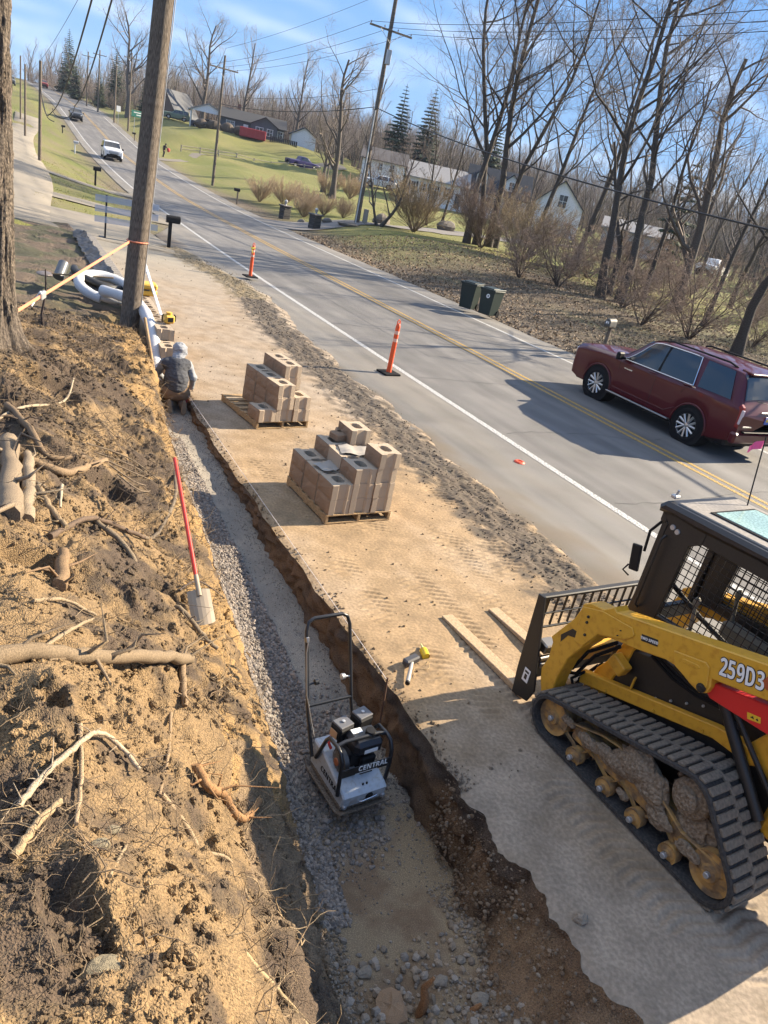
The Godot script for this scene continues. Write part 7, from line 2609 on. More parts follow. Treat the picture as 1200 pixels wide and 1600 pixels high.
# ---------------------------------------------------------------- people: one smooth skin over tapered bones
func nets(bones: Array, cell: float, k: float, wrinkle := 0.0) -> MB:
	var lo := V(1e9, 1e9, 1e9)
	var hi := -lo
	for b in bones:
		for e in 2:
			var r: float = b[2 + e] + cell * 2.5
			lo = lo.min(b[e] - V(r, r, r)); hi = hi.max(b[e] + V(r, r, r))
	var nx := int((hi.x - lo.x) / cell) + 2
	var ny := int((hi.y - lo.y) / cell) + 2
	var nzz := int((hi.z - lo.z) / cell) + 2
	var F := PackedFloat32Array()
	F.resize(nx * ny * nzz); F.fill(9.0)
	var near := PackedFloat32Array()
	near.resize(nx * ny * nzz); near.fill(9.0)
	var who := PackedInt32Array()
	who.resize(nx * ny * nzz)
	for bi in bones.size():
		var a: Vector3 = bones[bi][0]
		var b: Vector3 = bones[bi][1]
		var ra: float = bones[bi][2]
		var rb: float = bones[bi][3]
		var pad: float = maxf(ra, rb) + k + cell * 3.0
		var i0 := ((a.min(b) - V(pad, pad, pad) - lo) / cell).floor()
		var i1 := ((a.max(b) + V(pad, pad, pad) - lo) / cell).ceil()
		var ab := b - a
		var l2 := maxf(ab.length_squared(), 1e-8)
		for x in range(maxi(int(i0.x), 0), mini(int(i1.x) + 1, nx)):
			for y in range(maxi(int(i0.y), 0), mini(int(i1.y) + 1, ny)):
				for z in range(maxi(int(i0.z), 0), mini(int(i1.z) + 1, nzz)):
					var p := lo + V(x, y, z) * cell
					var t := clampf((p - a).dot(ab) / l2, 0.0, 1.0)
					var d := (p - a - ab * t).length() - lerpf(ra, rb, t)
					var q := (x * ny + y) * nzz + z
					if d < near[q]:
						near[q] = d; who[q] = bi
					var f := F[q]
					var h := clampf(0.5 + 0.5 * (d - f) / k, 0.0, 1.0)
					F[q] = lerpf(d, f, h) - k * h * (1.0 - h)
	if wrinkle > 0.0:
		for x in nx: for y in ny: for z in nzz:
			var q := (x * ny + y) * nzz + z
			if absf(F[q]) < cell * 3.0:
				var p := lo + V(x, y, z) * cell
				F[q] += wrinkle * noise("cloth", 9.0, 3).get_noise_3d(p.x, p.y * 1.6, p.z)
	var m := MB.new()
	var idx := PackedInt32Array()
	idx.resize(nx * ny * nzz); idx.fill(-1)
	var st := [0, nzz, ny * nzz, ny * nzz + nzz, 1, nzz + 1, ny * nzz + 1, ny * nzz + nzz + 1]
	var offs := [V(0, 0, 0), V(0, 1, 0), V(1, 0, 0), V(1, 1, 0), V(0, 0, 1), V(0, 1, 1), V(1, 0, 1), V(1, 1, 1)]
	var edges := [[0, 1], [2, 3], [4, 5], [6, 7], [0, 2], [1, 3], [4, 6], [5, 7], [0, 4], [1, 5], [2, 6], [3, 7]]
	for x in nx - 1: for y in ny - 1: for z in nzz - 1:
		var q := (x * ny + y) * nzz + z
		var s0 := F[q] < 0.0
		var mixed := false
		for c in 8:
			if (F[q + st[c]] < 0.0) != s0:
				mixed = true
				break
		if not mixed: continue
		var sum := Vector3.ZERO
		var cnt := 0
		for e in edges:
			var fa := F[q + st[e[0]]]
			var fb := F[q + st[e[1]]]
			if (fa < 0.0) != (fb < 0.0):
				sum += offs[e[0]].lerp(offs[e[1]], fa / (fa - fb)); cnt += 1
		var p := lo + (V(x, y, z) + sum / cnt) * cell
		var g := V(F[q + st[2]] + F[q + st[3]] + F[q + st[6]] + F[q + st[7]] - F[q] - F[q + st[1]] - F[q + st[4]] - F[q + st[5]],
			F[q + st[1]] + F[q + st[3]] + F[q + st[5]] + F[q + st[7]] - F[q] - F[q + st[2]] - F[q + st[4]] - F[q + st[6]],
			F[q + st[4]] + F[q + st[5]] + F[q + st[6]] + F[q + st[7]] - F[q] - F[q + st[1]] - F[q + st[2]] - F[q + st[3]])
		m.col = bones[who[q]][4]
		idx[q] = m.put(p, g)
	var sx := ny * nzz
	for x in range(1, nx - 1): for y in range(1, ny - 1): for z in range(1, nzz - 1):
		var q := (x * ny + y) * nzz + z
		var s := F[q] < 0.0
		for ax in 3:
			var step: int = [sx, nzz, 1][ax]
			if s == (F[q + step] < 0.0): continue
			var u: int = [nzz, 1, sx][ax]
			var w: int = [1, sx, nzz][ax]
			var a := idx[q - u - w]
			var b := idx[q - w]
			var c := idx[q]
			var d := idx[q - u]
			if a < 0 or b < 0 or c < 0 or d < 0: continue
			if s:
				for t in [a, c, b, a, d, c]: m.ix.append(t)
			else:
				for t in [a, b, c, a, c, d]: m.ix.append(t)
	return m

func hand_bones(w: Vector3, dir: Vector3, side: Vector3, curl: float, c: Color) -> Array:
	# palm and five separate, unequal, bent fingers
	var nrm := dir.cross(side).normalized()
	var out := [[w, w + dir * .075, .026, .03, c], [w + side * .018, w + dir * .08 + side * .022, .02, .02, c], [w - side * .018, w + dir * .08 - side * .022, .02, .02, c]]
	for k in 4:
		var o := w + dir * .085 + side * (.030 - .020 * k)
		var l: float = [.072, .082, .076, .058][k]
		var d1 := (dir * cos(curl * .5) + nrm * sin(curl * .5)).normalized()
		var d2 := (dir * cos(curl * 1.4) + nrm * sin(curl * 1.4)).normalized()
		out.append([o, o + d1 * l * .55, .0105, .0098, c])
		out.append([o + d1 * l * .55, o + d1 * l * .55 + d2 * l * .5, .0098, .0085, c])
	var t0 := w + dir * .02 + side * .030
	var t1 := t0 + (dir * .6 + side * .7 + nrm * .2).normalized() * .042
	out.append([t0, t1, .0125, .0115, c]); out.append([t1, t1 + (dir * .9 + side * .1 + nrm * .4).normalized() * .032, .0115, .0095, c])
	return out

func people() -> void:
	var cl := vc(mat("cloth", Color.WHITE, .95))
	var skin_ := Color(.42, .24, .16)
	var hood := Color(.25, .26, .275)
	var vest := Color(.060, .064, .074)
	var pant := Color(.155, .095, .052)
	var glove := Color(.40, .28, .10)
	var boot := Color(.075, .058, .045)
	var o := thing("person", "person in grey vest and pale hood kneeling with back turned at the wall's open end", "person", V(3.03, -.10, -11.62), -4)
	o.scale = V(1, .86, 1)
	var nk := V(.035, .90, -.20)
	var hd := V(.075, 1.035, -.285)
	var b := [
		[V(0, .34, .0), V(.01, .55, -.03), .165, .165, pant if false else vest], [V(.01, .55, -.03), V(.02, .78, -.13), .165, .155, vest],
		[V(-.10, .80, -.13), V(.13, .80, -.13), .105, .105, vest], [V(.02, .80, -.14), nk, .10, .065, hood], [nk, hd, .06, .07, skin_],
		[hd + V(0, .02, 0), hd + V(.01, .0, -.02), .092, .088, skin_], [hd + V(.01, -.055, -.055), hd + V(.01, -.06, -.05), .05, .048, skin_], [hd + V(.01, -.01, -.10), hd + V(.012, -.03, -.115), .014, .018, skin_],
		[V(.20, .82, -.15), V(.30, .56, -.14), .072, .058, hood], [V(.30, .56, -.14), V(.315, .31, -.27), .055, .043, hood],
		[V(-.17, .82, -.16), V(-.24, .56, -.30), .072, .058, hood], [V(-.24, .56, -.30), V(-.10, .36, -.50), .055, .043, hood],
		[V(-.10, .33, .02), V(-.14, .10, -.34), .125, .085, pant], [V(.10, .33, .02), V(.15, .10, -.34), .125, .085, pant], [V(-.09, .30, .04), V(.09, .30, .04), .15, .15, pant],
		[V(-.14, .085, -.32), V(-.105, .12, .12), .080, .062, pant], [V(.15, .085, -.32), V(.105, .12, .12), .080, .062, pant]]
	b[0][4] = pant
	part("body", nets(b, .014, .045, .010), cl, o)
	# quilted vest over the trunk, hood over the head, gloves, boots
	var vb := [[V(0, .43, .01), V(.01, .56, -.03), .185, .182, vest], [V(.01, .56, -.03), V(.02, .78, -.13), .182, .168, vest], [V(-.125, .81, -.14), V(.155, .81, -.14), .108, .108, vest]]
	part("vest", nets(vb, .013, .05, .014), grain(mat("vest_cloth", lin(vest.r, vest.g, vest.b), .9), texes["plate_steel"] if false else ntex("vest", .03, 4, [[.2, .75], [.8, 1.0]]), .3), o)
	var hb := [[hd + V(0, .03, .015), hd + V(.005, .0, .02), .118, .116, hood], [hd + V(.005, -.04, .03), nk + V(-.01, -.01, .05), .10, .095, hood], [hd + V(.0, .02, .04), hd + V(-.01, .05, .09), .085, .055, hood]]
	part("hood", nets(hb, .010, .04, .016), mat("hood_cloth", lin(hood.r, hood.g, hood.b), .95), o)
	part("glove", nets(hand_bones(V(.317, .30, -.275), V(.05, -.35, -.93).normalized(), V(-.98, .1, -.1).normalized(), .7, glove), .006, .012), cl, o)
	part("glove", nets(hand_bones(V(-.10, .355, -.505), V(.35, -.35, -.85).normalized(), V(.9, .2, .3).normalized(), .7, glove), .006, .012), cl, o)
	var solem := grain(mat("boot_sole", lin(.22, .165, .105), .9), texes["soil_col"], .3)
	for s in [-1.0, 1.0]:
		var x: float = .105 * s
		var bt := part("boot", nets([[V(x, .15, .10), V(x, .135, .20), .066, .060, boot], [V(x, .15, .19), V(x * 1.15, .045, .245), .056, .046, boot]], .010, .03), cl, o)
		var m := MB.new()
		var pr := PackedVector2Array()
		for k in 24:
			var a := TAU * k / 24
			var w := .046 + .010 * sin(a) * -1.0 - .006 * cos(a * 2.0)
			pr.append(Vector2(w * cos(a), .135 * sin(a)))
		m.t = Transform3D(rot(-22, 0, -s * 4), V(x * 1.08, .115, .272))
		m.prism(pr, -.012, .014, .005)
		for k in 5: m.box(V(0, -.09 + .045 * k, .016), V(.06, .014, .008), .002)
		part("sole", m, solem, bt)
	var rt := MB.new()
	rt.box(V(0, .10, 0), V(.05, .20, .06), .01, rot(0, 20, 8))
	rt.rod(V(0, .12, 0), V(.0, .26, .02), .012, 6)
	var tool_ := part("red_tool", rt, mat("tool_red", lin(.45, .03, .05), .5))
	tool_.position = V(3.25, -.08, -11.78)
	tag(tool_, "small red hand tool standing beside the kneeling person's right knee", "tool")
	# walker on the far verge
	var dk := Color(.022, .022, .026)
	o = thing("person", "person in dark clothes walking on the far right verge, bent forward", "person", V(25.4, land(25.4, 114.0) - .02, -114.0), 20)
	var w := [[V(0, .95, 0), V(.05, 1.38, .12), .15, .16, dk], [V(-.14, 1.38, .12), V(.2, 1.38, .12), .10, .10, dk], [V(.05, 1.4, .14), V(.07, 1.60, .24), .07, .08, skin_], [V(.07, 1.63, .25), V(.07, 1.68, .25), .105, .10, dk],
		[V(-.09, .92, 0), V(-.10, .5, .1), .09, .07, dk], [V(-.10, .5, .1), V(-.12, .08, -.05), .065, .05, dk], [V(.09, .92, 0), V(.11, .5, -.04), .09, .07, dk], [V(.11, .5, -.04), V(.1, .08, -.22), .065, .05, dk],
		[V(-.12, .05, -.06), V(-.12, .04, .12), .05, .04, dk], [V(.1, .05, -.23), V(.1, .04, -.06), .05, .04, dk], [V(-.2, 1.36, .12), V(-.3, 1.08, .2), .06, .05, dk], [V(-.3, 1.08, .2), V(-.24, .88, .36), .045, .04, dk], [V(.24, 1.36, .12), V(.36, 1.1, .18), .06, .05, dk], [V(.36, 1.1, .18), V(.42, .95, .34), .045, .04, dk]]
	w.append_array(hand_bones(V(.42, .95, .34), V(.2, -.5, .8).normalized(), V(1, 0, 0), .6, skin_))
	w.append_array(hand_bones(V(-.24, .88, .36), V(.2, -.5, .8).normalized(), V(-1, 0, 0), .6, skin_))
	part("body", nets(w, .022, .03), cl, o)
	var bg := MB.new()
	bg.blob(V(0, 0, 0), V(.22, .26, .14), .1, 5)
	var bag := part("red_bag", bg, mat("bag_red", lin(.45, .05, .04), .7))
	bag.position = o.position + V(.55, 1.0, .2)
	tag(bag, "red bag carried by the walking person on the verge", "bag")

# ---------------------------------------------------------------- roots, stones, gravel, clods, leaves
func root(label: String, pts: Array, r0: float, r1: float, c: Color, lift := .6, cat_ := "root") -> void:
	# pts: flat list of (x, d); the root lies on the bank, now and then off it
	var p := PackedVector3Array()
	for i in range(0, pts.size(), 2):
		var y := bank_h(pts[i], pts[i + 1])
		p.append(V(pts[i], y + r0 * lift + (0.02 if (i / 2) % 2 == 1 else 0.0), -pts[i + 1]))
	var q := smooth_path(p, 7)
	var g := RandomNumberGenerator.new()
	g.seed = hash(label)
	var rr := PackedFloat32Array()
	for k in q.size():
		rr.append(lerpf(r0, r1, float(k) / q.size()) * g.randf_range(.88, 1.14))
		q[k] += V(g.randfn(), g.randfn(), g.randfn()) * r0 * .12
	var m := MB.new()
	m.col = c
	m.tube(q, rr, 9)
	# side rootlets
	for k in int(q.size() / 2.5):
		var i := g.randi_range(1, q.size() - 2)
		var d := V(g.randfn(), absf(g.randfn()) * .5, g.randfn()).normalized()
		var l := r0 * g.randf_range(3, 9)
		m.col = c * g.randf_range(.8, 1.15)
		m.tube(PackedVector3Array([q[i], q[i] + d * l * .5, q[i] + (d + V(g.randfn(), -.4, g.randfn()) * .5) * l]), PackedFloat32Array([rr[i] * .35, rr[i] * .2, .0015]), 5, false)
	var o := part("fallen_branch" if cat_ == "branch" else "log" if cat_ == "log" else "exposed_root", m, M.root)
	tag(o, label, cat_, "roots and branches on the bank" if cat_ != "log" else "")

func scatter_all() -> void:
	var pale := Color(.36, .265, .16)
	var brown := Color(.23, .155, .09)
	var greyb := Color(.20, .16, .12)
	root("thick grey brown log lying across the bank from the left edge", [-.35, 2.75, .12, 3.05, .50, 3.22, .9, 3.50, 1.25, 3.84], 0.045, 0.036, Color(.25, .18, .105), .8, "log")
	root("broken stump piece at the left edge, the left half", [.33, 6.34, .30, 5.6, .25, 4.75], 0.072, 0.086, Color(.27, .20, .13), .6, "log")
	root("broken stump piece at the left edge, the narrower right half", [.47, 6.29, .42, 5.5, .35, 4.85], 0.043, 0.050, Color(.33, .255, .17), .9, "log")
	root("curved thick root above the stump pieces", [.36, 7.14, .51, 6.64, .63, 6.34, .94, 6.49], 0.032, 0.022, brown)
	root("pale ended thick root right of the stump", [.50, 6.20, .79, 6.19, 1.19, 6.85], 0.036, 0.030, Color(.30, .20, .11))
	root("hooked root below the stump pieces", [.53, 5.71, .48, 5.39, .55, 5.08, .62, 4.94], 0.027, 0.020, Color(.32, .23, .13))
	root("arched dark root running to the long one", [.50, 4.80, .81, 5.22, 1.09, 5.42, 1.29, 5.51], 0.022, 0.015, Color(.15, .10, .065), 1.2)
	root("long root running down the bank to the red shovel's blade", [.85, 5.30, 1.06, 5.02, 1.25, 4.74, 1.36, 4.57, 1.52, 4.43, 1.62, 4.36], 0.022, 0.016, Color(.25, .185, .115), .9)
	root("bent branch beside the red shovel's handle", [2.2, 8.3, 1.98, 7.2, 1.72, 6.4, 1.45, 5.85, 1.27, 5.56], 0.022, 0.016, Color(.20, .155, .105), 1.5, "branch")
	root("knotty short root end below the hooked root", [.56, 4.55, .50, 4.2, .47, 4.02], 0.040, 0.043, Color(.27, .17, .09), .7)
	root("thin pale root among the clods, upper one of two", [.30, 3.64, .48, 3.82, .65, 3.82], 0.012, 0.008, pale, 1.5)
	root("thin pale root among the clods, lower one of two", [.30, 3.2, .47, 3.44, .63, 3.77], 0.012, 0.008, pale, 1.5)
	root("white arched root in the lower part of the bank", [.13, 2.10, .22, 2.24, .31, 2.35, .45, 2.49, .56, 2.52, .62, 2.42], 0.013, 0.010, Color(.50, .39, .26), 2.6)
	root("straight thin root under the white arched one", [.39, 2.53, .36, 2.26, .30, 1.95], 0.010, 0.007, Color(.40, .29, .17), 1.4)
	root("short thick root left of the sunken print", [.10, 1.84, .17, 1.95, .27, 2.12], 0.016, 0.012, Color(.40, .29, .16), 1.0)
	root("thin upright looking root hanging over the sandy slope", [.98, 3.23, .84, 2.75, .70, 2.36], 0.010, 0.007, Color(.33, .23, .13), 2.0)
	root("orange brown twisted root with a torn pale end", [1.00, 2.79, 1.06, 2.70, 1.20, 2.84, 1.27, 2.78, 1.36, 2.82, 1.52, 3.02], 0.026, 0.020, Color(.36, .19, .075), 1.8)
	root("forked root below the twisted orange one", [.72, 2.39, .87, 2.42, .97, 2.34, 1.03, 2.2], 0.014, 0.009, Color(.40, .29, .17), 1.4)
	root("pale root curving off the edge of the cut, upper one", [.84, 2.21, 1.06, 2.35, 1.15, 2.33, 1.12, 2.16], 0.010, 0.006, pale, 2.4)
	root("long pale root at the bottom edge of the bank", [.88, 1.66, .98, 1.68, 1.13, 1.70, 1.36, 1.62], 0.013, 0.008, Color(.45, .33, .18), 2.0)
	root("thin straight twig left of the sandy patch", [.36, 1.65, .42, 1.8, .48, 1.96], 0.006, 0.005, Color(.36, .27, .16), 1.4)
	root("whitish branch lying by the near tree's foot", [.25, 6.8, .52, 7.24, .98, 8.30, 1.16, 9.00], 0.016, 0.010, Color(.42, .34, .23), 2.4, "branch")
	root("dark bent twig reaching over the gravel by the shovel blade", [1.44, 4.87, 1.72, 5.25, 2.27, 6.0], 0.010, 0.005, Color(.11, .08, .06), 3.0, "branch")
	root("stubby root hanging under the log's right end", [1.20, 3.86, 1.14, 3.60, 1.10, 3.38], 0.024, 0.019, Color(.30, .20, .11), .8)
	root("pale straight stick standing out of the clods near the hooked root", [.66, 5.6, .60, 5.15], 0.012, 0.008, Color(.50, .42, .30), 2.5)
	for k in 6:
		root("thin brushwood twig on the bank near the red handle, %s" % ["topmost", "second from the top", "third from the top", "third from the bottom", "second from the bottom", "lowest"][k], [1.0 + .05 * k, 7.2 - .12 * k, 1.5, 7.3 - .15 * k, 1.95, 7.0 + .1 * k], .008, .004, Color(.23, .17, .11), 2.2, "branch")
	var st := MB.new()
	st.col = Color(.05, .035, .028)
	st.tube(PackedVector3Array([V(1.12, .8, -12.2), V(1.10, 1.1, -12.2), V(1.16, 1.42, -12.25), V(1.15, 1.75, -12.25)]), PackedFloat32Array([.028, .02, .014, .01]), 6)
	tag(part("sapling_stem", st, M.root), "thin dark cut sapling stem standing between the tree and the pipes", "sapling")
	for k in 2:
		var m := MB.new()
		m.col = Color(.40, .20, .085)
		var x: float = [2.22, 2.50][k]
		var d: float = [1.88, 1.72][k]
		var h: float = [.30, .14][k]
		m.tube(PackedVector3Array([V(x, -.5, -d), V(x + .02, -.40 + h * .5, -d - .01), V(x + .01, -.40 + h * .8, -d - .04), V(x + .05, -.38 + h, -d - .03)]), PackedFloat32Array([.034, .028, .022, .010]), 7)
		tag(part("exposed_root", m, M.root), ["splintered orange root stump poking up at the bottom edge", "short splintered root stub right of the taller stump at the bottom"][k], "root")
	# loose stones big enough to name
	var sv := [[3.33, .02, 1.85, .075, "round tan stone on the edge of the pad near the crawler track"], [2.60, 0, 1.80, .10, "largest grey stone in the rubble at the trench's near end"], [2.44, 0, 2.0, .075, "grey stone left of the largest one in the trench end"], [2.02, 0, 2.22, .08, "tan stone at the left of the trench's near end"], [2.05, 0, 1.95, .16, "flat ochre rock at the bottom edge of the picture"], [2.68, 0, 2.1, .055, "small grey stone behind the largest one in the trench end"], [2.84, 0, 1.85, .06, "small brown stone at the right foot of the cut"], [1.98, 0, 2.98, .07, "brown stone below the cut bank by the gravel"], [1.66, 0, 2.62, .08, "dark stone in the shaded foot of the bank"], [2.3, 0, 1.72, .06, "grey pebble between the ochre rock and the root stump"]]
	for s in sv:
		var m := MB.new()
		m.col = Color(.42, .27, .15) if s[3] > .1 else Color(.36, .30, .225)
		m.blob(Vector3.ZERO, V(s[3], s[3] * .66, s[3] * .85) * .62, .30, hash(s[4]) % 1000, 8, 11)
		var o := part("loose_stone", m, M.stone)
		o.position = V(s[0], (s[1] if s[1] > 0 else floor_h(s[0], s[2])) + s[3] * .15, -s[2])
		tag(o, s[4], "stone", "loose stones round the trench")
	for s in [[.30, 1.37, .065, "flat pale stone at the near end of the sunken print"], [.36, 1.84, .035, "small rounded stone above the sunken print"], [.44, 2.02, .03, "small stone by the straight thin root"]]:
		var m := MB.new()
		m.col = Color(.30, .25, .16)
		m.blob(Vector3.ZERO, V(s[2], s[2] * .5, s[2] * .7), .18, hash(s[3]) % 1000, 8, 12)
		var o := part("loose_stone", m, M.stone)
		o.position = V(s[0], bank_h(s[0], s[1]) + s[2] * .3, -s[1])
		tag(o, s[3], "stone", "loose stones on the bank")
	var g := rng
	# gravel
	var shapes := []
	for k in 5:
		var m := MB.new()
		m.blob(Vector3.ZERO, V(1, .7, .85), .24, 300 + k, 4, 6)
		shapes.append(m.mesh())
	var xs := [[], [], [], [], []]
	var cs := [[], [], [], [], []]
	for k in 15000:
		var d := 2.6 + 7.6 * pow(g.randf(), .9)
		var f := xf(d)
		var x := f - .10 + (.62 if d < 4.6 else lerpf(.52, .26, clampf((d - 4.6) / 5.0, 0, 1))) * pow(g.randf(), 1.3) * (1.0 if d > 4.6 else 1.25)
		if d < 4.3 + .7 * g.randf() and d > 3.0 + .7 * g.randf() and g.randf() < .34: x = lerpf(f - .05, 3.15, g.randf())
		if d < 2.9 + .5 * g.randf(): x = f - .08 + .24 * g.randf()
		var s := g.randf_range(.008, .021) * (1.0 if g.randf() < .92 else 1.5)
		var y := maxf(floor_h(x, d), bank_h(x, d) if x < f else -9.0)
		if y > yf(d) + .28: continue
		var b := Basis.from_euler(V(g.randf() * TAU, g.randf() * TAU, g.randf() * TAU)).scaled(Vector3.ONE * s)
		var v := k % 5
		xs[v].append(Transform3D(b, V(x, y + s * .35, -d)))
		var t := g.randf_range(.55, 1.35)
		cs[v].append(Color(.29, .26, .23).lerp(Color(.37, .30, .235), g.randf()) * t)
	# finer chips over the whole floor and at the foot of the cut
	for k in 5000:
		var d := 2.6 + 9.5 * g.randf()
		var x := lerpf(xf(d), line_x(d) - .02, g.randf() if g.randf() < .55 else 1.0 - .3 * pow(g.randf(), 2.0))
		var s := g.randf_range(.003, .009)
		var v := k % 5
		xs[v].append(Transform3D(Basis.from_euler(V(g.randf() * TAU, g.randf() * TAU, 0)).scaled(Vector3.ONE * s), V(x, floor_h(x, d) + s * .3, -d)))
		cs[v].append(Color(.32, .28, .23) * g.randf_range(.5, 1.4))
	# rubble in the near end
	for k in 4200:
		var d := .4 + 2.3 * pow(g.randf(), .9)
		var x := lerpf(xf(d) - .15, line_x(d) - .0, g.randf() if d < 2.0 else (.16 * g.randf() if g.randf() < .5 else .72 + .28 * g.randf()))
		var s := g.randf_range(.004, .014) * (1.0 if g.randf() < .93 else 2.2)
		var v := k % 5
		xs[v].append(Transform3D(Basis.from_euler(V(g.randf() * TAU, g.randf() * TAU, 0)).scaled(Vector3.ONE * s), V(x, maxf(floor_h(x, d), bank_h(x, d) if x < xf(d) else -9.0) + s * .3, -d)))
		cs[v].append(Color(.37, .26, .15).lerp(Color(.38, .33, .27), g.randf()) * g.randf_range(.6, 1.2))
	for k in 460:
		var d := 1.3 + 1.1 * pow(g.randf(), 1.4)
		var x := lerpf(xf(d) - .1, line_x(d) - .25, g.randf())
		var s := .012 + .026 * pow(g.randf(), 2.5)
		var v := k % 5
		xs[v].append(Transform3D(Basis.from_euler(V(g.randf() * TAU, g.randf() * TAU, 0)).scaled(Vector3.ONE * s), V(x, floor_h(x, d) + s * .3, -d)))
		cs[v].append(Color(.40, .29, .18).lerp(Color(.42, .37, .31), g.randf()) * g.randf_range(.7, 1.2))
	# stones and clods that have rolled down the broken slope at the near end
	for k in 2200:
		var d := .5 + 2.7 * g.randf()
		var f := pow(g.randf(), .7)
		var lean := 0.05 + 0.9 * smoothstep(3.1, 0.8, d)
		var s := .004 + .016 * pow(g.randf(), 3.5)
		var v := k % 5
		xs[v].append(Transform3D(Basis.from_euler(V(g.randf() * TAU, g.randf() * TAU, 0)).scaled(Vector3.ONE * s), V(cut_x(d) - lean * pow(f, 1.3) - .03, lerpf(.0, yf(d) - .06, f) + .015, -d)))
		cs[v].append(Color(.26, .165, .09).lerp(Color(.36, .30, .22), g.randf() * g.randf()) * g.randf_range(.7, 1.2))
	for v in 5: scatter("gravel", "loose grey angular gravel along the trench floor", shapes[v], M.stone, xs[v], cs[v])
	# clods of soil
	var clods := []
	for k in 6:
		var m := MB.new()
		m.blob(Vector3.ZERO, V(1, .75, .9), .42, 500 + k, 6, 8)
		clods.append(m.mesh())
	xs = [[], [], [], [], [], []]
	cs = [[], [], [], [], [], []]
	for k in 48000:
		var d := .6 + 14.0 * pow(g.randf(), 1.7)
		var x := xf(d) - .02 - 2.9 * pow(g.randf(), .9)
		var patch := noise("clod", 1.4, 3).get_noise_2d(x, d)
		if patch < -.12 and g.randf() < .8: continue
		var s := .0028 + .012 * pow(g.randf(), 4.5) + .026 * pow(g.randf(), 30.0)
		s *= 1.0 + .03 * d
		var v := k % 6
		xs[v].append(Transform3D(Basis.from_euler(V(g.randf() * TAU, g.randf() * TAU, g.randf() * TAU)).scaled(Vector3.ONE * s), V(x, bank_h(x, d) + s * .25, -d)))
		cs[v].append(bank_col(x, d) * g.randf_range(.75, 1.2))
	for v in 6: scatter("soil_clods", "crumbled clods of soil on the bank", clods[v], M.soil, xs[v], cs[v])
	# clods in the churned strip and crumbs on the pad
	xs = [[], [], []]
	cs = [[], [], []]
	for k in 8000:
		var d := 3.0 + 24.0 * pow(g.randf(), 1.5)
		var x := mud_mid(d) + g.randfn() * .33
		if k % 9 == 0: x = lerpf(3.25, 6.2, g.randf())
		if k % 5 == 1: x = cut_x(d) + absf(g.randfn()) * .07 if d < 12 else x
		var s := .004 + .014 * pow(g.randf(), 4.5)
		xs[k % 3].append(Transform3D(Basis.from_euler(V(g.randf() * TAU, g.randf() * TAU, 0)).scaled(Vector3.ONE * s), V(x, pad_h(x, d) + s * .25, -d)))
		cs[k % 3].append(pad_col(x, d) * g.randf_range(.75, 1.15))
	for v in 3: scatter("dirt_crumbs", "crumbs of dirt on the work area and the churned strip", clods[v], M.soil, xs[v], cs[v])
	# fine roots and straw on the bank
	var fib := []
	for k in 6:
		var m := MB.new()
		for j in 3:
			var p := PackedVector3Array()
			var dr := V(g.randfn(), .25, g.randfn()).normalized()
			var q := V(g.randfn() * .2, 0, g.randfn() * .2)
			for i in 7:
				p.append(q)
				dr = (dr + V(g.randfn() * .3, g.randfn() * .3 - .04, g.randfn() * .3)).normalized()
				q += dr * .17
			var rr := PackedFloat32Array()
			for i in 7: rr.append(lerpf(.014, .004, i / 6.0))
			m.tube(p, rr, 4, false)
		fib.append(m.mesh())
	xs = [[], [], [], [], [], []]
	cs = [[], [], [], [], [], []]
	for k in 5200:
		var d := .7 + 13.0 * pow(g.randf(), 1.5)
		var x := xf(d) - .05 - 2.6 * g.randf()
		if noise("fibre", .9, 2).get_noise_2d(x, d) < -.15: continue
		var s := (.04 + .16 * pow(g.randf(), 2.0)) * (1.0 if d < 6 else 1.6)
		xs[k % 6].append(Transform3D(Basis.from_euler(V(g.randfn() * .4, g.randf() * TAU, g.randfn() * .4)).scaled(Vector3.ONE * s), V(x, bank_h(x, d) + .006, -d)))
		cs[k % 6].append(Color(.36, .26, .15).lerp(Color(.15, .10, .065), g.randf()) * g.randf_range(.7, 1.15))
	for k in 260:
		var d := 1.2 + 9.0 * pow(g.randf(), 1.2)
		var c := pw(BD, XC, d)
		var x := c + g.randf_range(-.25, .30)
		var s := g.randf_range(.12, .32)
		xs[k % 6].append(Transform3D(Basis.from_euler(V(g.randfn() * .5, g.randf() * TAU, -.5 - g.randf() * .6)).scaled(Vector3.ONE * s), V(x, bank_h(x, d) - .01, -d)))
		cs[k % 6].append(Color(.50, .37, .21).lerp(Color(.30, .20, .11), g.randf()))
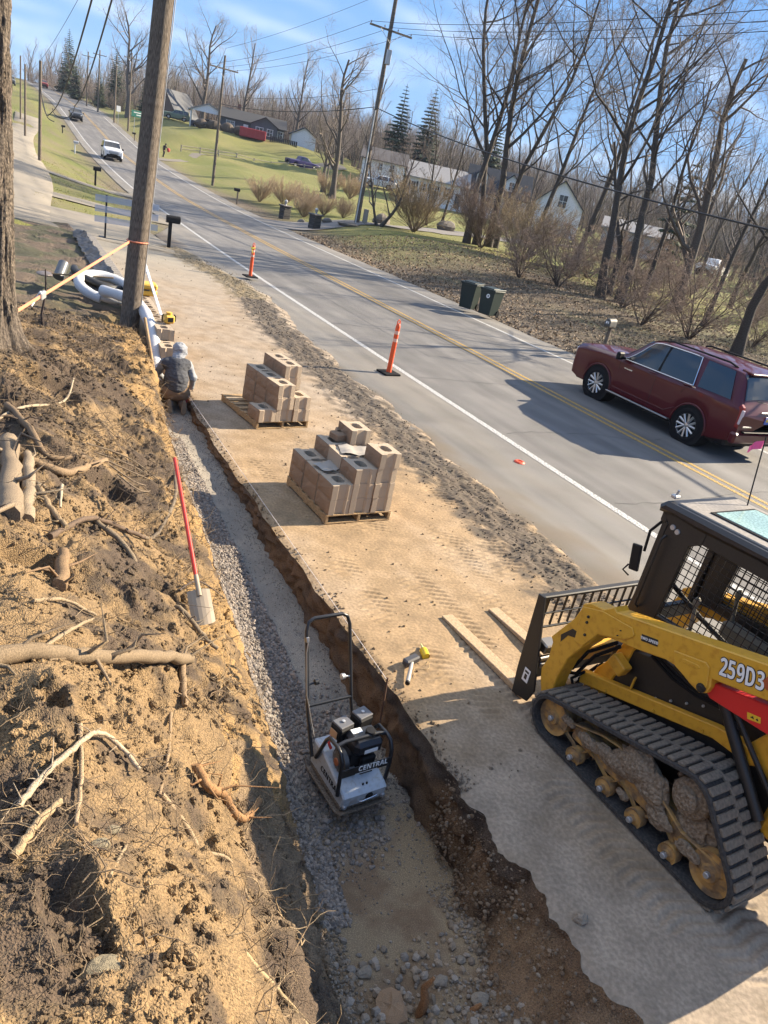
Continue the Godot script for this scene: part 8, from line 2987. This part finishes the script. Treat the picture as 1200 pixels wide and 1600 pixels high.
	for v in 6: scatter("fine_roots", "tangled fine roots and straw in the dug bank", fib[v], M.root, xs[v], cs[v])
	# dead leaves and tufts on the verges
	var lf := MB.new()
	lf.tri(V(-.5, 0, 0), V(0, .18, .34), V(.5, .05, 0)); lf.tri(V(-.5, 0, 0), V(.5, .05, 0), V(0, .14, -.34))
	var tf := MB.new()
	for k in 9:
		var a := TAU * k / 9.0 + g.randf()
		var l := g.randf_range(.6, 1.0)
		var q := V(cos(a), 0, sin(a))
		var sd := V(-sin(a), 0, cos(a)) * .05
		tf.tri(q * .1 - sd, q * .1 + sd, q * .45 * l + V(0, l, 0))
	var L := []
	var LC := []
	for k in 26000:
		var d := 12.0 + 36.0 * pow(g.randf(), 1.2)
		var x := right_edge(d) + .1 + 19.0 * pow(g.randf(), 1.3)
		var s := g.randf_range(.06, .15)
		L.append(Transform3D(Basis.from_euler(V(g.randfn() * .5, g.randf() * TAU, g.randfn() * .5)).scaled(Vector3.ONE * s), V(x, land(x, d) + .03, -d)))
		LC.append(Color(.20, .125, .07).lerp(Color(.34, .25, .16), g.randf()) * g.randf_range(.5, 1.1))
	scatter("fallen_leaves", "dead brown leaves covering the wooded bank right of the road", lf.mesh(), M.leaf, L, LC)
	L = []; LC = []
	for k in 15000:
		var right := g.randf() < .7
		var d := 10.0 + 60.0 * pow(g.randf(), 1.4)
		var x := right_edge(d) + .15 + 24.0 * g.randf() if right else left_edge(d) - .2 - 6.0 * g.randf()
		if not right and d < 37: continue
		var c := land_col(x, d)
		if noise("tuft", .4, 2).get_noise_2d(x, d) < -.05: continue
		var s := g.randf_range(.05, .14)
		L.append(Transform3D(Basis.from_euler(V(0, g.randf() * TAU, 0)).scaled(V(s, s * g.randf_range(.6, 1.1), s)), V(x, land(x, d) - .01, -d)))
		LC.append(c * g.randf_range(.8, 1.5))
	scatter("grass", "short dry grass on the verges", tf.mesh(), M.leaf, L, LC)

func build_all() -> void:
	skid_steer()
	site()
	trees()
	street()
	cars()
	houses()
	people()
	scatter_all()
